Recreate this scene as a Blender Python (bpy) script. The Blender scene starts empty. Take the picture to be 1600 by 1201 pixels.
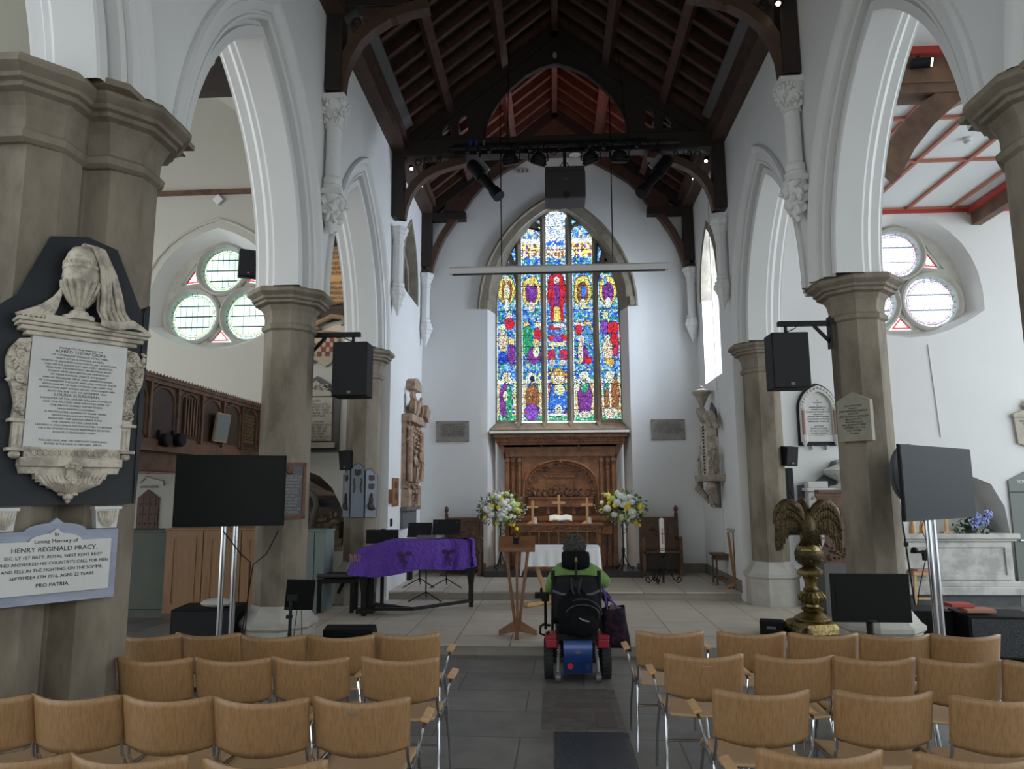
import bpy, bmesh, math, random
import numpy as np
from mathutils import Vector, Matrix, Euler
from mathutils.geometry import tessellate_polygon
random.seed(7)
PI = math.pi
SC = bpy.context.scene
COL = SC.collection

# ------------------------------------------------------------------ camera
CX, CH = -0.11, 1.80
cam = bpy.data.cameras.new('camera'); camo = bpy.data.objects.new('camera', cam); COL.objects.link(camo)
cam.sensor_fit = 'HORIZONTAL'; cam.sensor_width = 36.0; cam.lens = 36.0 * 1120.0 / 1600.0
# rows: world X, Y, Z written in camera axes (right, up, forward)
RW = ((0.99829, 0.01385, -0.05679), (0.05820, -0.14507, 0.98771), (-0.00544, 0.98932, 0.14563))
m3 = Matrix(((RW[0][0], RW[0][1], -RW[0][2]), (RW[1][0], RW[1][1], -RW[1][2]), (RW[2][0], RW[2][1], -RW[2][2])))
camo.matrix_world = Matrix.Translation((CX, 0, CH)) @ m3.to_4x4()
cam.clip_start = 0.05; cam.clip_end = 300
SC.camera = camo

# ------------------------------------------------------------------ world, sun and daylight
SC.view_settings.view_transform = 'Standard'; SC.view_settings.look = 'None'
SC.view_settings.gamma = 1.0; SC.view_settings.use_curve_mapping = False
SC.view_settings.exposure = 0.66
W = bpy.data.worlds.new('world'); SC.world = W; W.use_nodes = True
wn = W.node_tree.nodes; wl = W.node_tree.links
wn['Background'].inputs['Color'].default_value = (0.86, 0.94, 1.0, 1)
wn['Background'].inputs['Strength'].default_value = 1.35

def area(name, loc, rot, sx, sy, power, color=(1, 1, 1)):
    l = bpy.data.lights.new(name, 'AREA'); l.shape = 'RECTANGLE'; l.size = sx; l.size_y = sy
    l.energy = power; l.color = color
    o = bpy.data.objects.new(name, l); COL.objects.link(o); o.location = loc; o.rotation_euler = rot
    return o
# unseen west and north fill lights added; daylight of south aisle and chancel windows
area('west_fill_light', (0.3, -6.8, 4.6), (math.radians(84), 0, 0), 3.5, 4.5, 105, (0.93, 0.97, 1.0))
area('south_window_daylight', (10.2, 7.0, 4.0), (math.radians(82), 0, math.radians(90)), 7, 4, 125, (0.86, 0.94, 1.0))
area('chancel_window_daylight', (3.9, 12.68, 5.0), (math.radians(86), 0, math.radians(90)), 1.2, 2.2, 330, (0.93, 0.94, 1.0))
area('north_fill_light', (-9.4, 5.0, 4.2), (math.radians(84), 0, math.radians(-90)), 4, 3, 40, (1.0, 0.93, 0.82))

# the church's own lamps: roof-edge spotlights aimed at the reredos, the altar and the hatchment, and a red uplighter above the tie beam
def spotl(name, loc, tgt, power, color, ang, blend=.5):
    l = bpy.data.lights.new(name, 'SPOT'); l.energy = power; l.color = color; l.spot_size = math.radians(ang); l.spot_blend = blend; l.shadow_soft_size = .04
    o = bpy.data.objects.new(name, l); COL.objects.link(o); o.location = loc
    o.rotation_euler = (Vector(tgt) - Vector(loc)).to_track_quat('-Z', 'Y').to_euler(); return o
spotl('reredos_spotlight', (-2.3, 12.0, 7.2), (0, 14.2, 1.6), 210, (1.0, .80, .58), 26)
spotl('reredos_spotlight', (2.3, 12.0, 7.2), (0, 14.2, 1.6), 210, (1.0, .80, .58), 26)
spotl('hatchment_spotlight', (-4.6, 9.6, 6.3), (-3.95, 11.8, 5.1), 70, (1.0, .70, .40), 34)
for x_ in (-.75, .75):
    spotl('red_uplighter', (x_, 11.9, 7.75), (x_ * 1.2, 12.5, 9.4), 16, (1.0, .28, .16), 125, 1.0)

# ------------------------------------------------------------------ materials
MATS = {}
def mat(name, col, rough=0.7, metal=0.0, noise=0.0, nscale=6.0, col2=None, bump=0.0, bscale=40.0, stretch=(1, 1, 1), emis=None, estr=0.0, spec=0.5, coord='Object', detail=5.0):
    if name in MATS: return MATS[name]
    m = bpy.data.materials.new(name); m.use_nodes = True
    nt = m.node_tree; N = nt.nodes; L = nt.links; b = N['Principled BSDF']
    b.inputs['Roughness'].default_value = rough; b.inputs['Metallic'].default_value = metal
    b.inputs['Specular IOR Level'].default_value = spec
    b.inputs['Base Color'].default_value = (*col, 1)
    if emis: b.inputs['Emission Color'].default_value = (*emis, 1); b.inputs['Emission Strength'].default_value = estr
    if noise > 0 or bump > 0:
        tc = N.new('ShaderNodeTexCoord'); mp = N.new('ShaderNodeMapping'); mp.inputs['Scale'].default_value = stretch
        L.new(tc.outputs[coord], mp.inputs['Vector'])
    if noise > 0:
        n = N.new('ShaderNodeTexNoise'); n.inputs['Scale'].default_value = nscale; n.inputs['Detail'].default_value = detail
        n.inputs['Roughness'].default_value = 0.62
        L.new(mp.outputs[0], n.inputs['Vector'])
        r = N.new('ShaderNodeValToRGB'); c2 = col2 or tuple(c * 0.55 for c in col)
        r.color_ramp.elements[0].color = (*c2, 1); r.color_ramp.elements[1].color = (*col, 1)
        r.color_ramp.elements[0].position = 0.5 - 0.35 * (1.05 - noise) - 0.02; r.color_ramp.elements[1].position = 0.5 + 0.35 * (1.05 - noise) * 0.6
        mx = N.new('ShaderNodeMixRGB'); mx.inputs['Fac'].default_value = min(1, 0.4 + noise * 0.6)
        mx.inputs['Color1'].default_value = (*col, 1)
        L.new(n.outputs['Fac'], r.inputs['Fac']); L.new(r.outputs['Color'], mx.inputs['Color2']); L.new(mx.outputs['Color'], b.inputs['Base Color'])
    if bump > 0:
        n2 = N.new('ShaderNodeTexNoise'); n2.inputs['Scale'].default_value = bscale; n2.inputs['Detail'].default_value = 4
        L.new(mp.outputs[0], n2.inputs['Vector'])
        bp = N.new('ShaderNodeBump'); bp.inputs['Strength'].default_value = bump; bp.inputs['Distance'].default_value = 0.02
        L.new(n2.outputs['Fac'], bp.inputs['Height']); L.new(bp.outputs['Normal'], b.inputs['Normal'])
    MATS[name] = m
    return m

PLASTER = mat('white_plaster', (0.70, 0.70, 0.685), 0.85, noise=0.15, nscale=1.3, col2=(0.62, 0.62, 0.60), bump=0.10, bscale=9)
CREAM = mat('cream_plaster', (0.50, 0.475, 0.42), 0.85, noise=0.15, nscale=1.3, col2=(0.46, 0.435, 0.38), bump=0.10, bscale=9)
PLASTER_C = mat('painted_carving', (0.72, 0.72, 0.70), 0.7, bump=0.4, bscale=30)
STONE = mat('pier_stone', (0.25, 0.212, 0.158), 0.85, noise=0.75, nscale=2.2, col2=(0.125, 0.102, 0.073), bump=0.25, bscale=22, stretch=(1, 1, 0.45))
STONE2 = mat('window_stone', (0.27, 0.235, 0.175), 0.85, noise=0.6, nscale=5, col2=(0.15, 0.13, 0.10), bump=0.25, bscale=25)
STONE3 = mat('pale_stone', (0.46, 0.44, 0.39), 0.8, noise=0.6, nscale=4, col2=(0.33, 0.31, 0.27), bump=0.15, bscale=25)
OAKD = mat('dark_roof_timber', (0.024, 0.014, 0.010), 0.6, noise=0.7, nscale=5, col2=(0.016, 0.010, 0.008), bump=0.2, bscale=20, stretch=(1, 1, 1))
RAFT = mat('rafter_timber', (0.095, 0.042, 0.028), 0.65, noise=0.7, nscale=7, col2=(0.05, 0.022, 0.015), bump=0.2, bscale=20)
OAKA = mat('aisle_beam_timber', (0.16, 0.09, 0.055), 0.6, noise=0.7, nscale=4, col2=(0.08, 0.045, 0.03), bump=0.25, bscale=18)
OAKC = mat('carved_oak', (0.27, 0.115, 0.045), 0.42, noise=0.7, nscale=6, col2=(0.13, 0.052, 0.020), bump=0.3, bscale=45)
OAKC2 = mat('old_gallery_oak', (0.14, 0.070, 0.038), 0.5, noise=0.7, nscale=5, col2=(0.05, 0.026, 0.016), bump=0.2, bscale=35)
OAKL = mat('honey_oak', (0.31, 0.155, 0.056), 0.45, noise=0.6, nscale=5, col2=(0.21, 0.10, 0.035), stretch=(4, 4, 0.5))
PINE = mat('pale_wood', (0.60, 0.36, 0.16), 0.45, noise=0.5, nscale=5, col2=(0.46, 0.26, 0.11), stretch=(5, 5, 0.6))
PLY = mat('beech_ply', (0.36, 0.205, 0.088), 0.42, noise=0.7, nscale=7, col2=(0.25, 0.135, 0.056), stretch=(14, 14, 0.7))
PLYS = mat('beech_seat_ply', (0.50, 0.33, 0.18), 0.38, noise=0.6, nscale=5, col2=(0.46, 0.29, 0.15), stretch=(14, 0.9, 1))
CHROME = mat('chrome', (0.50, 0.51, 0.53), 0.14, 1.0)
BLACK = mat('black_plastic', (0.007, 0.007, 0.007), 0.55, spec=0.18)
BLACKM = mat('black_metal', (0.009, 0.009, 0.010), 0.5, spec=0.25)
SCREEN = mat('screen_glass', (0.006, 0.006, 0.006), 0.5, spec=0.2)
GREY = mat('grey_metal', (0.16, 0.16, 0.165), 0.45, 0.4)
RED = mat('red_moulding', (0.42, 0.045, 0.035), 0.6)
RIB = mat('pink_rib', (0.42, 0.16, 0.11), 0.65)
GREEN = mat('sage_paint', (0.095, 0.110, 0.082), 0.6, noise=0.15, nscale=2)
MARBLE = mat('carved_marble', (0.58, 0.52, 0.42), 0.5, noise=0.8, nscale=9, col2=(0.27, 0.235, 0.185), bump=0.35, bscale=30)
MARBLEW = mat('white_marble', (0.60, 0.60, 0.57), 0.35, noise=0.35, nscale=5, col2=(0.50, 0.49, 0.46))
MARBLEB = mat('black_marble', (0.014, 0.017, 0.021), 0.45, noise=0.4, nscale=3, col2=(0.028, 0.032, 0.038), spec=0.25)
MARBLEG = mat('blue_grey_marble', (0.25, 0.28, 0.36), 0.4, noise=0.6, nscale=3, col2=(0.38, 0.41, 0.48), stretch=(1, 1, 3))
INK = mat('engraved_ink', (0.05, 0.045, 0.04), 0.8)
INKB = mat('black_ink', (0.012, 0.012, 0.012), 0.7)
BRASS = mat('old_brass', (0.27, 0.205, 0.085), 0.38, 1.0, noise=0.7, nscale=9, col2=(0.09, 0.068, 0.032), bump=0.3, bscale=40)
BRONZE = mat('dark_bronze', (0.10, 0.072, 0.035), 0.4, 0.85, noise=0.5, nscale=12, col2=(0.04, 0.03, 0.018), bump=0.6, bscale=55)
CLOTHW = mat('white_linen', (0.80, 0.80, 0.81), 0.9, bump=0.15, bscale=60)
PAPER = mat('paper', (0.80, 0.78, 0.72), 0.8)
GLOW = mat('lamp_glow', (1, 0.9, 0.7), 0.5, emis=(1.0, 0.80, 0.50), estr=5.0)
TERRA = mat('alabaster', (0.40, 0.27, 0.185), 0.55, noise=0.8, nscale=6, col2=(0.20, 0.125, 0.085), bump=0.6, bscale=35)
LINEN = mat('aged_canvas', (0.42, 0.27, 0.13), 0.8, noise=0.7, nscale=5, col2=(0.24, 0.15, 0.075), bump=0.3, bscale=12)

# ------------------------------------------------------------------ mesh building
class MB:
    def __init__(s): s.v = []; s.f = []
    def add(s, vs, fs, M=None):
        o = len(s.v)
        s.v += [tuple(M @ Vector(p)) for p in vs] if M is not None else [tuple(p) for p in vs]
        s.f += [tuple(i + o for i in f) for f in fs]; return s
    def box(s, x0, x1, y0, y1, z0, z1, M=None):
        vs = [(x0, y0, z0), (x1, y0, z0), (x1, y1, z0), (x0, y1, z0), (x0, y0, z1), (x1, y0, z1), (x1, y1, z1), (x0, y1, z1)]
        return s.add(vs, [(0, 3, 2, 1), (4, 5, 6, 7), (0, 1, 5, 4), (1, 2, 6, 5), (2, 3, 7, 6), (3, 0, 4, 7)], M)
    def cb(s, c, d, rot=(0, 0, 0), M=None):
        T = Matrix.Translation(c) @ Euler(rot).to_matrix().to_4x4()
        if M is not None: T = M @ T
        return s.box(-d[0] / 2, d[0] / 2, -d[1] / 2, d[1] / 2, -d[2] / 2, d[2] / 2, T)
    def bar(s, p0, p1, w, h, up=(0, 0, 1), M=None):
        p0 = Vector(p0); p1 = Vector(p1); d = (p1 - p0); L = d.length; d.normalize(); u = Vector(up)
        if abs(d.dot(u)) > 0.99: u = Vector((0, 1, 0))
        x = d.cross(u).normalized(); u = x.cross(d).normalized()
        T = Matrix(((x.x, d.x, u.x, p0.x), (x.y, d.y, u.y, p0.y), (x.z, d.z, u.z, p0.z), (0, 0, 0, 1)))
        if M is not None: T = M @ T
        return s.box(-w / 2, w / 2, 0, L, -h / 2, h / 2, T)
    def lathe(s, prof, n=24, c=(0, 0, 0), ph=0.0, M=None, cap=True, sx=1, sy=1):
        vs = []; fs = []
        for r, z in prof:
            for k in range(n):
                a = ph + 2 * PI * k / n; vs.append((c[0] + sx * r * math.cos(a), c[1] + sy * r * math.sin(a), c[2] + z))
        for i in range(len(prof) - 1):
            for k in range(n):
                k2 = (k + 1) % n; fs.append((i * n + k, i * n + k2, (i + 1) * n + k2, (i + 1) * n + k))
        if cap:
            fs.append(tuple(reversed(range(n)))); m = (len(prof) - 1) * n; fs.append(tuple(m + k for k in range(n)))
        return s.add(vs, fs, M)
    def octo(s, prof, c, M=None, cap=True):   # prof in apothem, z
        k = 1 / math.cos(PI / 8); return s.lathe([(r * k, z) for r, z in prof], 8, c, PI / 8, M, cap)
    def cyl(s, p0, p1, r0, r1=None, n=12, M=None):
        return s.tube([p0, p1], [r0, r0 if r1 is None else r1], n, M)
    def tube(s, pts, r, n=8, M=None, closed=False):
        P = [Vector(p) for p in pts]; m = len(P); rr = r if isinstance(r, (list, tuple)) else [r] * m
        vs = []; fs = []; u = None
        for i in range(m):
            if closed: d = P[(i + 1) % m] - P[i - 1]
            else: d = P[min(i + 1, m - 1)] - P[max(i - 1, 0)]
            if d.length < 1e-9: d = Vector((0, 0, 1))
            d.normalize()
            if u is None:
                u = d.cross(Vector((0, 0, 1)));
                if u.length < 0.1: u = d.cross(Vector((0, 1, 0)))
            u = (u - d * u.dot(d)).normalized(); w = d.cross(u)
            for k in range(n):
                a = 2 * PI * k / n; vs.append(P[i] + (u * math.cos(a) + w * math.sin(a)) * rr[i])
        for i in range(m if closed else m - 1):
            for k in range(n):
                k2 = (k + 1) % n; j = (i + 1) % m; fs.append((i * n + k, i * n + k2, j * n + k2, j * n + k))
        if not closed: fs.append(tuple(reversed(range(n)))); fs.append(tuple((m - 1) * n + k for k in range(n)))
        return s.add(vs, fs, M)
    def ell(s, c, r, rot=(0, 0, 0), nu=12, nv=8, M=None):
        T = Matrix.Translation(c) @ Euler(rot).to_matrix().to_4x4()
        if M is not None: T = M @ T
        if not isinstance(r, (list, tuple)): r = (r, r, r)
        vs = [(0, 0, -r[2])]; fs = []
        for j in range(1, nv):
            t = -PI / 2 + PI * j / nv
            for k in range(nu):
                a = 2 * PI * k / nu; vs.append((r[0] * math.cos(t) * math.cos(a), r[1] * math.cos(t) * math.sin(a), r[2] * math.sin(t)))
        vs.append((0, 0, r[2])); e = len(vs) - 1
        for k in range(nu):
            k2 = (k + 1) % nu; fs.append((0, 1 + k2, 1 + k)); fs.append((e, e - nu + k, e - nu + k2))
            for j in range(nv - 2): fs.append((1 + j * nu + k, 1 + j * nu + k2, 1 + (j + 1) * nu + k2, 1 + (j + 1) * nu + k))
        return s.add(vs, fs, T)
    def plate(s, loops, t0, t1, F):
        """flat plate: first loop is the outline, the rest are holes; F(u, v, t) gives the 3-D point"""
        loops = [[(float(a), float(b)) for a, b in lp] for lp in loops]
        flat = [p for lp in loops for p in lp]
        tri = tessellate_polygon([[Vector((a, b, 0)) for a, b in lp] for lp in loops])
        n = len(flat); vs = [F(a, b, t0) for a, b in flat] + [F(a, b, t1) for a, b in flat]
        fs = []
        for t in tri: fs.append(tuple(t)); fs.append(tuple(i + n for i in reversed(t)))
        o = 0
        for lp in loops:
            m = len(lp)
            for k in range(m): a = o + k; b = o + (k + 1) % m; fs.append((a, b, b + n, a + n))
            o += m
        return s.add(vs, fs)
    def sweep(s, path, prof, F, closed=False, pclosed=False):
        """path: points (u, v, nu, nv) with outward normal; prof: (d, t); F(u, v, t)"""
        m = len(prof); vs = []; fs = []
        for (u, v, nu, nv) in path:
            for d, t in prof: vs.append(F(u + nu * d, v + nv * d, t))
        k = len(path)
        for i in range(k if closed else k - 1):
            j = (i + 1) % k
            for q in range(m if pclosed else m - 1): fs.append((i * m + q, i * m + (q + 1) % m, j * m + (q + 1) % m, j * m + q))
        return s.add(vs, fs)
    def grid(s, fn, nu, nv, cu=False, cv=False):
        vs = [fn(i / (nu if cu else nu - 1), j / (nv if cv else nv - 1)) for i in range(nu) for j in range(nv)]; fs = []
        for i in range(nu if cu else nu - 1):
            for j in range(nv if cv else nv - 1):
                i2 = (i + 1) % nu; j2 = (j + 1) % nv; fs.append((i * nv + j, i2 * nv + j, i2 * nv + j2, i * nv + j2))
        return s.add(vs, fs)

def obj(name, mb, m, parent=None, smooth=False, bevel=0.0, thick=0.0, sub=0, angle=40):
    me = bpy.data.meshes.new(name); me.from_pydata([tuple(v) for v in mb.v], [], mb.f); me.update()
    bm = bmesh.new(); bm.from_mesh(me); bmesh.ops.recalc_face_normals(bm, faces=bm.faces); bm.to_mesh(me); bm.free()
    me.materials.append(m)
    o = bpy.data.objects.new(name, me); COL.objects.link(o)
    if parent is not None: o.parent = parent
    if thick: md = o.modifiers.new('solid', 'SOLIDIFY'); md.thickness = thick; md.offset = 0
    if sub: md = o.modifiers.new('sub', 'SUBSURF'); md.levels = sub; md.render_levels = sub
    if bevel: md = o.modifiers.new('bevel', 'BEVEL'); md.width = bevel; md.segments = 2; md.limit_method = 'ANGLE'; md.angle_limit = math.radians(50)
    if smooth:
        me.polygons.foreach_set('use_smooth', [True] * len(me.polygons))
        try: me.set_sharp_from_angle(angle=math.radians(angle))
        except Exception: pass
    return o
def tag(o, label, cat, group=None, kind=None):
    o['label'] = label; o['category'] = cat
    if group: o['group'] = group
    if kind: o['kind'] = kind
    return o
def T(name, label, cat, loc=(0, 0, 0), rz=0.0, group=None):
    o = bpy.data.objects.new(name, None); o.empty_display_size = 0.1; COL.objects.link(o); o.location = loc; o.rotation_euler = (0, 0, rz)
    return tag(o, label, cat, group)
def S(name, mb, m, **k):
    o = obj(name, mb, m, **k); o['kind'] = 'structure'; return o
def dup(root, loc=None, rz=None, label=None, group=None):
    def cp(o, par):
        c = o.copy(); COL.objects.link(c); c.parent = par
        for ch in o.children: cp(ch, c)
        return c
    r = cp(root, None)
    if loc is not None: r.location = loc
    if rz is not None: r.rotation_euler = (0, 0, rz)
    if label: r['label'] = label
    if group: r['group'] = group
    return r
FONTM = {}
def txt(name, s, size, m, parent, M, align='CENTER', ext=0.001, shear=0.0, sx=1.0, space=1.0, line=1.0, up=False):
    cu = bpy.data.curves.new(name, 'FONT'); cu.body = s; cu.size = size; cu.align_x = align; cu.extrude = ext; cu.shear = shear
    cu.space_character = space; cu.space_line = line; cu.resolution_u = 2
    t = bpy.data.objects.new(name, cu); COL.objects.link(t)
    dg = bpy.context.evaluated_depsgraph_get(); me = bpy.data.meshes.new_from_object(t.evaluated_get(dg)); 
    bpy.data.objects.remove(t); bpy.data.curves.remove(cu)
    me.transform(M @ Matrix.Diagonal((sx, 1, 1, 1))); me.name = name
    me.materials.clear(); me.materials.append(m)
    o = bpy.data.objects.new(name, me); COL.objects.link(o)
    if parent is not None: o.parent = parent
    return o
def frame(origin, xdir, ydir=(0, 0, 1)):
    """matrix whose local XY plane lies in the surface: x along xdir, y along ydir, z out of it"""
    x = Vector(xdir).normalized(); y = Vector(ydir); y = (y - x * y.dot(x)).normalized(); z = x.cross(y)
    return Matrix(((x.x, y.x, z.x, origin[0]), (x.y, y.y, z.y, origin[1]), (x.z, y.z, z.z, origin[2]), (0, 0, 0, 1)))
FX = lambda X: (lambda u, v, t: (X + t, u, v))      # u = Y, v = Z, plate thick along X
FY = lambda Y: (lambda u, v, t: (u, Y + t, v))      # u = X, v = Z, plate thick along Y
def FM(M): return lambda u, v, t: tuple(M @ Vector((u, v, t)))
def arch2(c, r0, rise_z, n=14):
    """two-centred arch of half span r0 and centres +-c: points from right spring over apex to left, with outward normals"""
    R = r0 + c; a1 = math.acos(c / R); out = []
    for i in range(n + 1):
        a = a1 * i / n; out.append((-c + R * math.cos(a), rise_z + R * math.sin(a), math.cos(a), math.sin(a)))
    ap = out[-1]; out[-1] = (0.0, ap[1], 0.0, 1 / max(0.2, ap[3]))
    left = [(-u, v, -nu, nv) for (u, v, nu, nv) in reversed(out[:-1])]
    return out + left
def leafy(mb, area_fn, n, r0, r1, M=None, seed=1, flat=0.5):
    """carved ornament: clusters of lobes; area_fn(random) gives a point"""
    rd = random.Random(seed)
    for _ in range(n):
        p = area_fn(rd); r = rd.uniform(r0, r1)
        mb.ell(p, (r, r * rd.uniform(0.4, 0.7), r * flat), (rd.uniform(-.5, .5), rd.uniform(-.5, .5), rd.uniform(0, 6.28)), 8, 5, M)
# ------------------------------------------------------------------ survey helpers: photograph pixel -> point on a world plane
def _ray(x, y):
    c = ((x - 800.0) / 1120.0, (600.5 - y) / 1120.0, 1.0)
    return [sum(RW[i][k] * c[k] for k in range(3)) for i in range(3)]
def atY(x, y, Y): w = _ray(x, y); t = Y / w[1]; return (CX + w[0] * t, Y, CH + w[2] * t)
def atX(x, y, X): w = _ray(x, y); t = (X - CX) / w[0]; return (X, w[1] * t, CH + w[2] * t)
def atZ(x, y, Z): w = _ray(x, y); t = (Z - CH) / w[2]; return (CX + w[0] * t, w[1] * t, Z)
# ================================================================== THE SETTING
HW = 2.72                 # half width of nave and chancel between wall faces
PX = 3.10                 # pier centres
PY = (4.4, 7.75, 11.15)   # pier positions along the nave
AC = (2.64, 6.08, 9.45)   # arch centres
SP = 4.0                  # springing height
YE = 14.0                 # east wall face
YA = 11.8                 # aisle east wall face
# ---- floor: worn slabs
def slab_material(name, cols, sx, sy, mortar, rough, bias=0.0, wear=(0.5, 0.5, 0.5)):
    m = bpy.data.materials.new(name); m.use_nodes = True; nt = m.node_tree; N = nt.nodes; L = nt.links; b = N['Principled BSDF']
    tc = N.new('ShaderNodeTexCoord'); mp = N.new('ShaderNodeMapping'); mp.inputs['Rotation'].default_value = (0, 0, bias)
    L.new(tc.outputs['Object'], mp.inputs['Vector'])
    br = N.new('ShaderNodeTexBrick'); br.inputs['Scale'].default_value = 1.0
    br.inputs['Brick Width'].default_value = sx; br.inputs['Row Height'].default_value = sy; br.inputs['Mortar Size'].default_value = 0.006
    br.inputs['Mortar Smooth'].default_value = 0.2; br.offset = 0.43
    br.inputs['Color1'].default_value = (*cols[0], 1); br.inputs['Color2'].default_value = (*cols[1], 1); br.inputs['Mortar'].default_value = (*mortar, 1)
    L.new(mp.outputs[0], br.inputs['Vector'])
    n = N.new('ShaderNodeTexNoise'); n.inputs['Scale'].default_value = 3.5; n.inputs['Detail'].default_value = 8; n.inputs['Roughness'].default_value = 0.65
    L.new(tc.outputs['Object'], n.inputs['Vector'])
    r = N.new('ShaderNodeValToRGB'); r.color_ramp.elements[0].color = (*wear, 1); r.color_ramp.elements[1].color = (1, 1, 1, 1)
    r.color_ramp.elements[0].position = 0.3; r.color_ramp.elements[1].position = 0.7
    L.new(n.outputs['Fac'], r.inputs['Fac'])
    mx = N.new('ShaderNodeMixRGB'); mx.blend_type = 'MULTIPLY'; mx.inputs['Fac'].default_value = 0.8
    L.new(br.outputs['Color'], mx.inputs['Color1']); L.new(r.outputs['Color'], mx.inputs['Color2']); L.new(mx.outputs[0], b.inputs['Base Color'])
    b.inputs['Roughness'].default_value = rough
    bp = N.new('ShaderNodeBump'); bp.inputs['Strength'].default_value = 0.25; bp.inputs['Distance'].default_value = 0.01
    L.new(n.outputs['Fac'], bp.inputs['Height']); L.new(bp.outputs['Normal'], b.inputs['Normal'])
    return m
SLATE = slab_material('grey_floor_slabs', ((0.27, 0.25, 0.222), (0.175, 0.166, 0.152)), 1.15, 0.62, (0.060, 0.057, 0.052), 0.42, 0.02)
LIME = slab_material('limestone_paving', ((0.62, 0.55, 0.46), (0.55, 0.49, 0.41)), 0.92, 0.62, (0.13, 0.12, 0.105), 0.5, PI / 2, (0.80, 0.78, 0.74))
LIMEK = mat('limestone_kerb', (0.32, 0.29, 0.245), 0.6, noise=0.5, nscale=5, col2=(0.22, 0.20, 0.17))
S('floor', MB().box(-11, 11.5, -7.2, 12.0, -0.2, 0.0), SLATE)
mb = MB().box(-3.4, 3.4, 8.22, YE + 0.7, 0.0, 0.118)
S('trim_1', mb, LIMEK)
S('floor_chancel', MB().box(-3.4, 3.4, 8.20, 11.45, 0.100, 0.124), LIME)
S('trim_2', MB().box(-2.74, 2.74, 11.46, YE + 0.7, 0.12, 0.238), LIMEK)
S('floor_sanctuary', MB().box(-2.74, 2.74, 11.43, YE + 0.7, 0.222, 0.244), LIME)
# ---- arcade walls
S('wall_west', MB().box(-11, 11.5, -7.25, -7.05, 0, 9.9), PLASTER)
def arch_hole(yc, r0, c, zs, n=20):
    p = arch2(c, r0, zs, n); return [(yc + u, v) for (u, v, a, b) in p]
AP = [(0, -.001), (-.075, .0), (-.08, .035), (-.10, .035), (-.112, .018), (-.13, .018), (-.142, .035), (-.145, .12), (-.165, .135), (-.19, .12), (-.20, .085), (-.272, .085), (-.285, .10), (-.285, .36), (-.27, .385), (-.25, .39), (-.25, .44), (-.17, .50), (-.17, .58), (-.11, .62), (-.11, .64), (0, .641)]
for side, sg in (('left', -1), ('right', 1)):
    mb = MB()
    pts = [(-0.6, SP)]
    for i, yc in enumerate(AC):
        a = arch_hole(yc, 1.5, 1.12, SP)[::-1]
        pts += [q for q in a if not (q[1] < SP + .29 and ((i == 0 and q[0] > yc) or (i == 1 and q[0] < yc)))]
    outline = [(-7.0, 7.52), (-7.0, SP)] + pts[1:] + [(11.28, SP), (11.28, 0.0), (YE + 0.75, 0.0), (YE + 0.75, 7.52)]
    # openings in the chancel wall
    if sg > 0: hole = [(12.03, 3.72), (12.03, 5.3)] + [(12.68 + u, v) for (u, v, a, b) in arch2(0.75, 0.65, 5.3, 10)][::-1] + [(13.33, 3.72)]
    else: hole = [(12.08, 5.35)] + [(12.74 + u, v) for (u, v, a, b) in arch2(0.75, 0.66, 5.55, 10)][::-1] + [(13.4, 5.35)]
    mb.plate([outline, hole], 0, 0.64, lambda u, v, t, sg=sg: (sg * (HW + t), u, v))
    S('wall_' + side, mb, PLASTER)
    for i, yc in enumerate(AC):
        mb = MB()
        path = [(u, v, a, b) for (u, v, a, b) in arch2(1.12, 1.5, 0, 20)]
        path = [(path[0][0], -0.01, 1, 0)] + path + [(path[-1][0], -0.01, -1, 0)]
        path = [q for q in path if not (q[1] < .26 and ((i == 0 and q[0] > 0) or (i == 1 and q[0] < 0)))]
        mb.sweep(path, AP, lambda u, v, t, sg=sg, yc=yc: (sg * (HW + t), yc + u, SP + v))
        S('trim_arch_' + side, mb, PLASTER, smooth=True, angle=14)
        hd = MB(); hp = [(-0.004, 0.004), (0.012, -.02), (0.03, -.045), (0.05, -.055), (0.085, -.06), (0.10, -.03), (0.10, 0.01)]
        hd.sweep(path, hp, lambda u, v, t, sg=sg, yc=yc: (sg * (HW + t), yc + u, SP + v))
        S('trim_hood_' + side, hd, PLASTER, smooth=True, angle=25)
# blocked tracery window, north side of chancel, and open window, south side
mb = MB(); mb.box(-HW - 0.30, -HW - 0.22, 12.0, 13.5, 5.3, 6.9)
S('window_1', mb, STONE2)
mb = MB()
for yy in (12.74,): mb.box(-HW - 0.24, -HW - 0.12, yy - 0.04, yy + 0.04, 5.35, 6.7)
mb.tube([(-HW - 0.18, 12.12, 5.6), (-HW - 0.18, 12.25, 6.05), (-HW - 0.18, 12.74, 6.35), (-HW - 0.18, 13.22, 6.05), (-HW - 0.18, 13.36, 5.6)], 0.045, 6)
S('trim_tracery', mb, STONE2)
mb = MB(); p = arch2(0.75, 0.66, 5.55, 12)
mb.sweep([(p[0][0], 5.35, 1, 0)] + p + [(p[-1][0], 5.35, -1, 0)], [(0.09, 0.003), (0.09, -0.012), (0, -0.012), (-0.03, 0.16), (0.09, 0.16)], lambda u, v, t: (-(HW + t), 12.74 + u, v))
S('trim_window_arch', mb, STONE2)
mb = MB(); p = arch2(0.75, 0.65, 5.3, 12)
mb.sweep(p, [(0.13, 0.003), (0.13, -0.012), (0, -0.012), (-0.05, 0.25), (0.1, 0.25)], lambda u, v, t: ((HW + t), 12.68 + u, v))
S('trim_window_arch', mb, STONE2)
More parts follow.
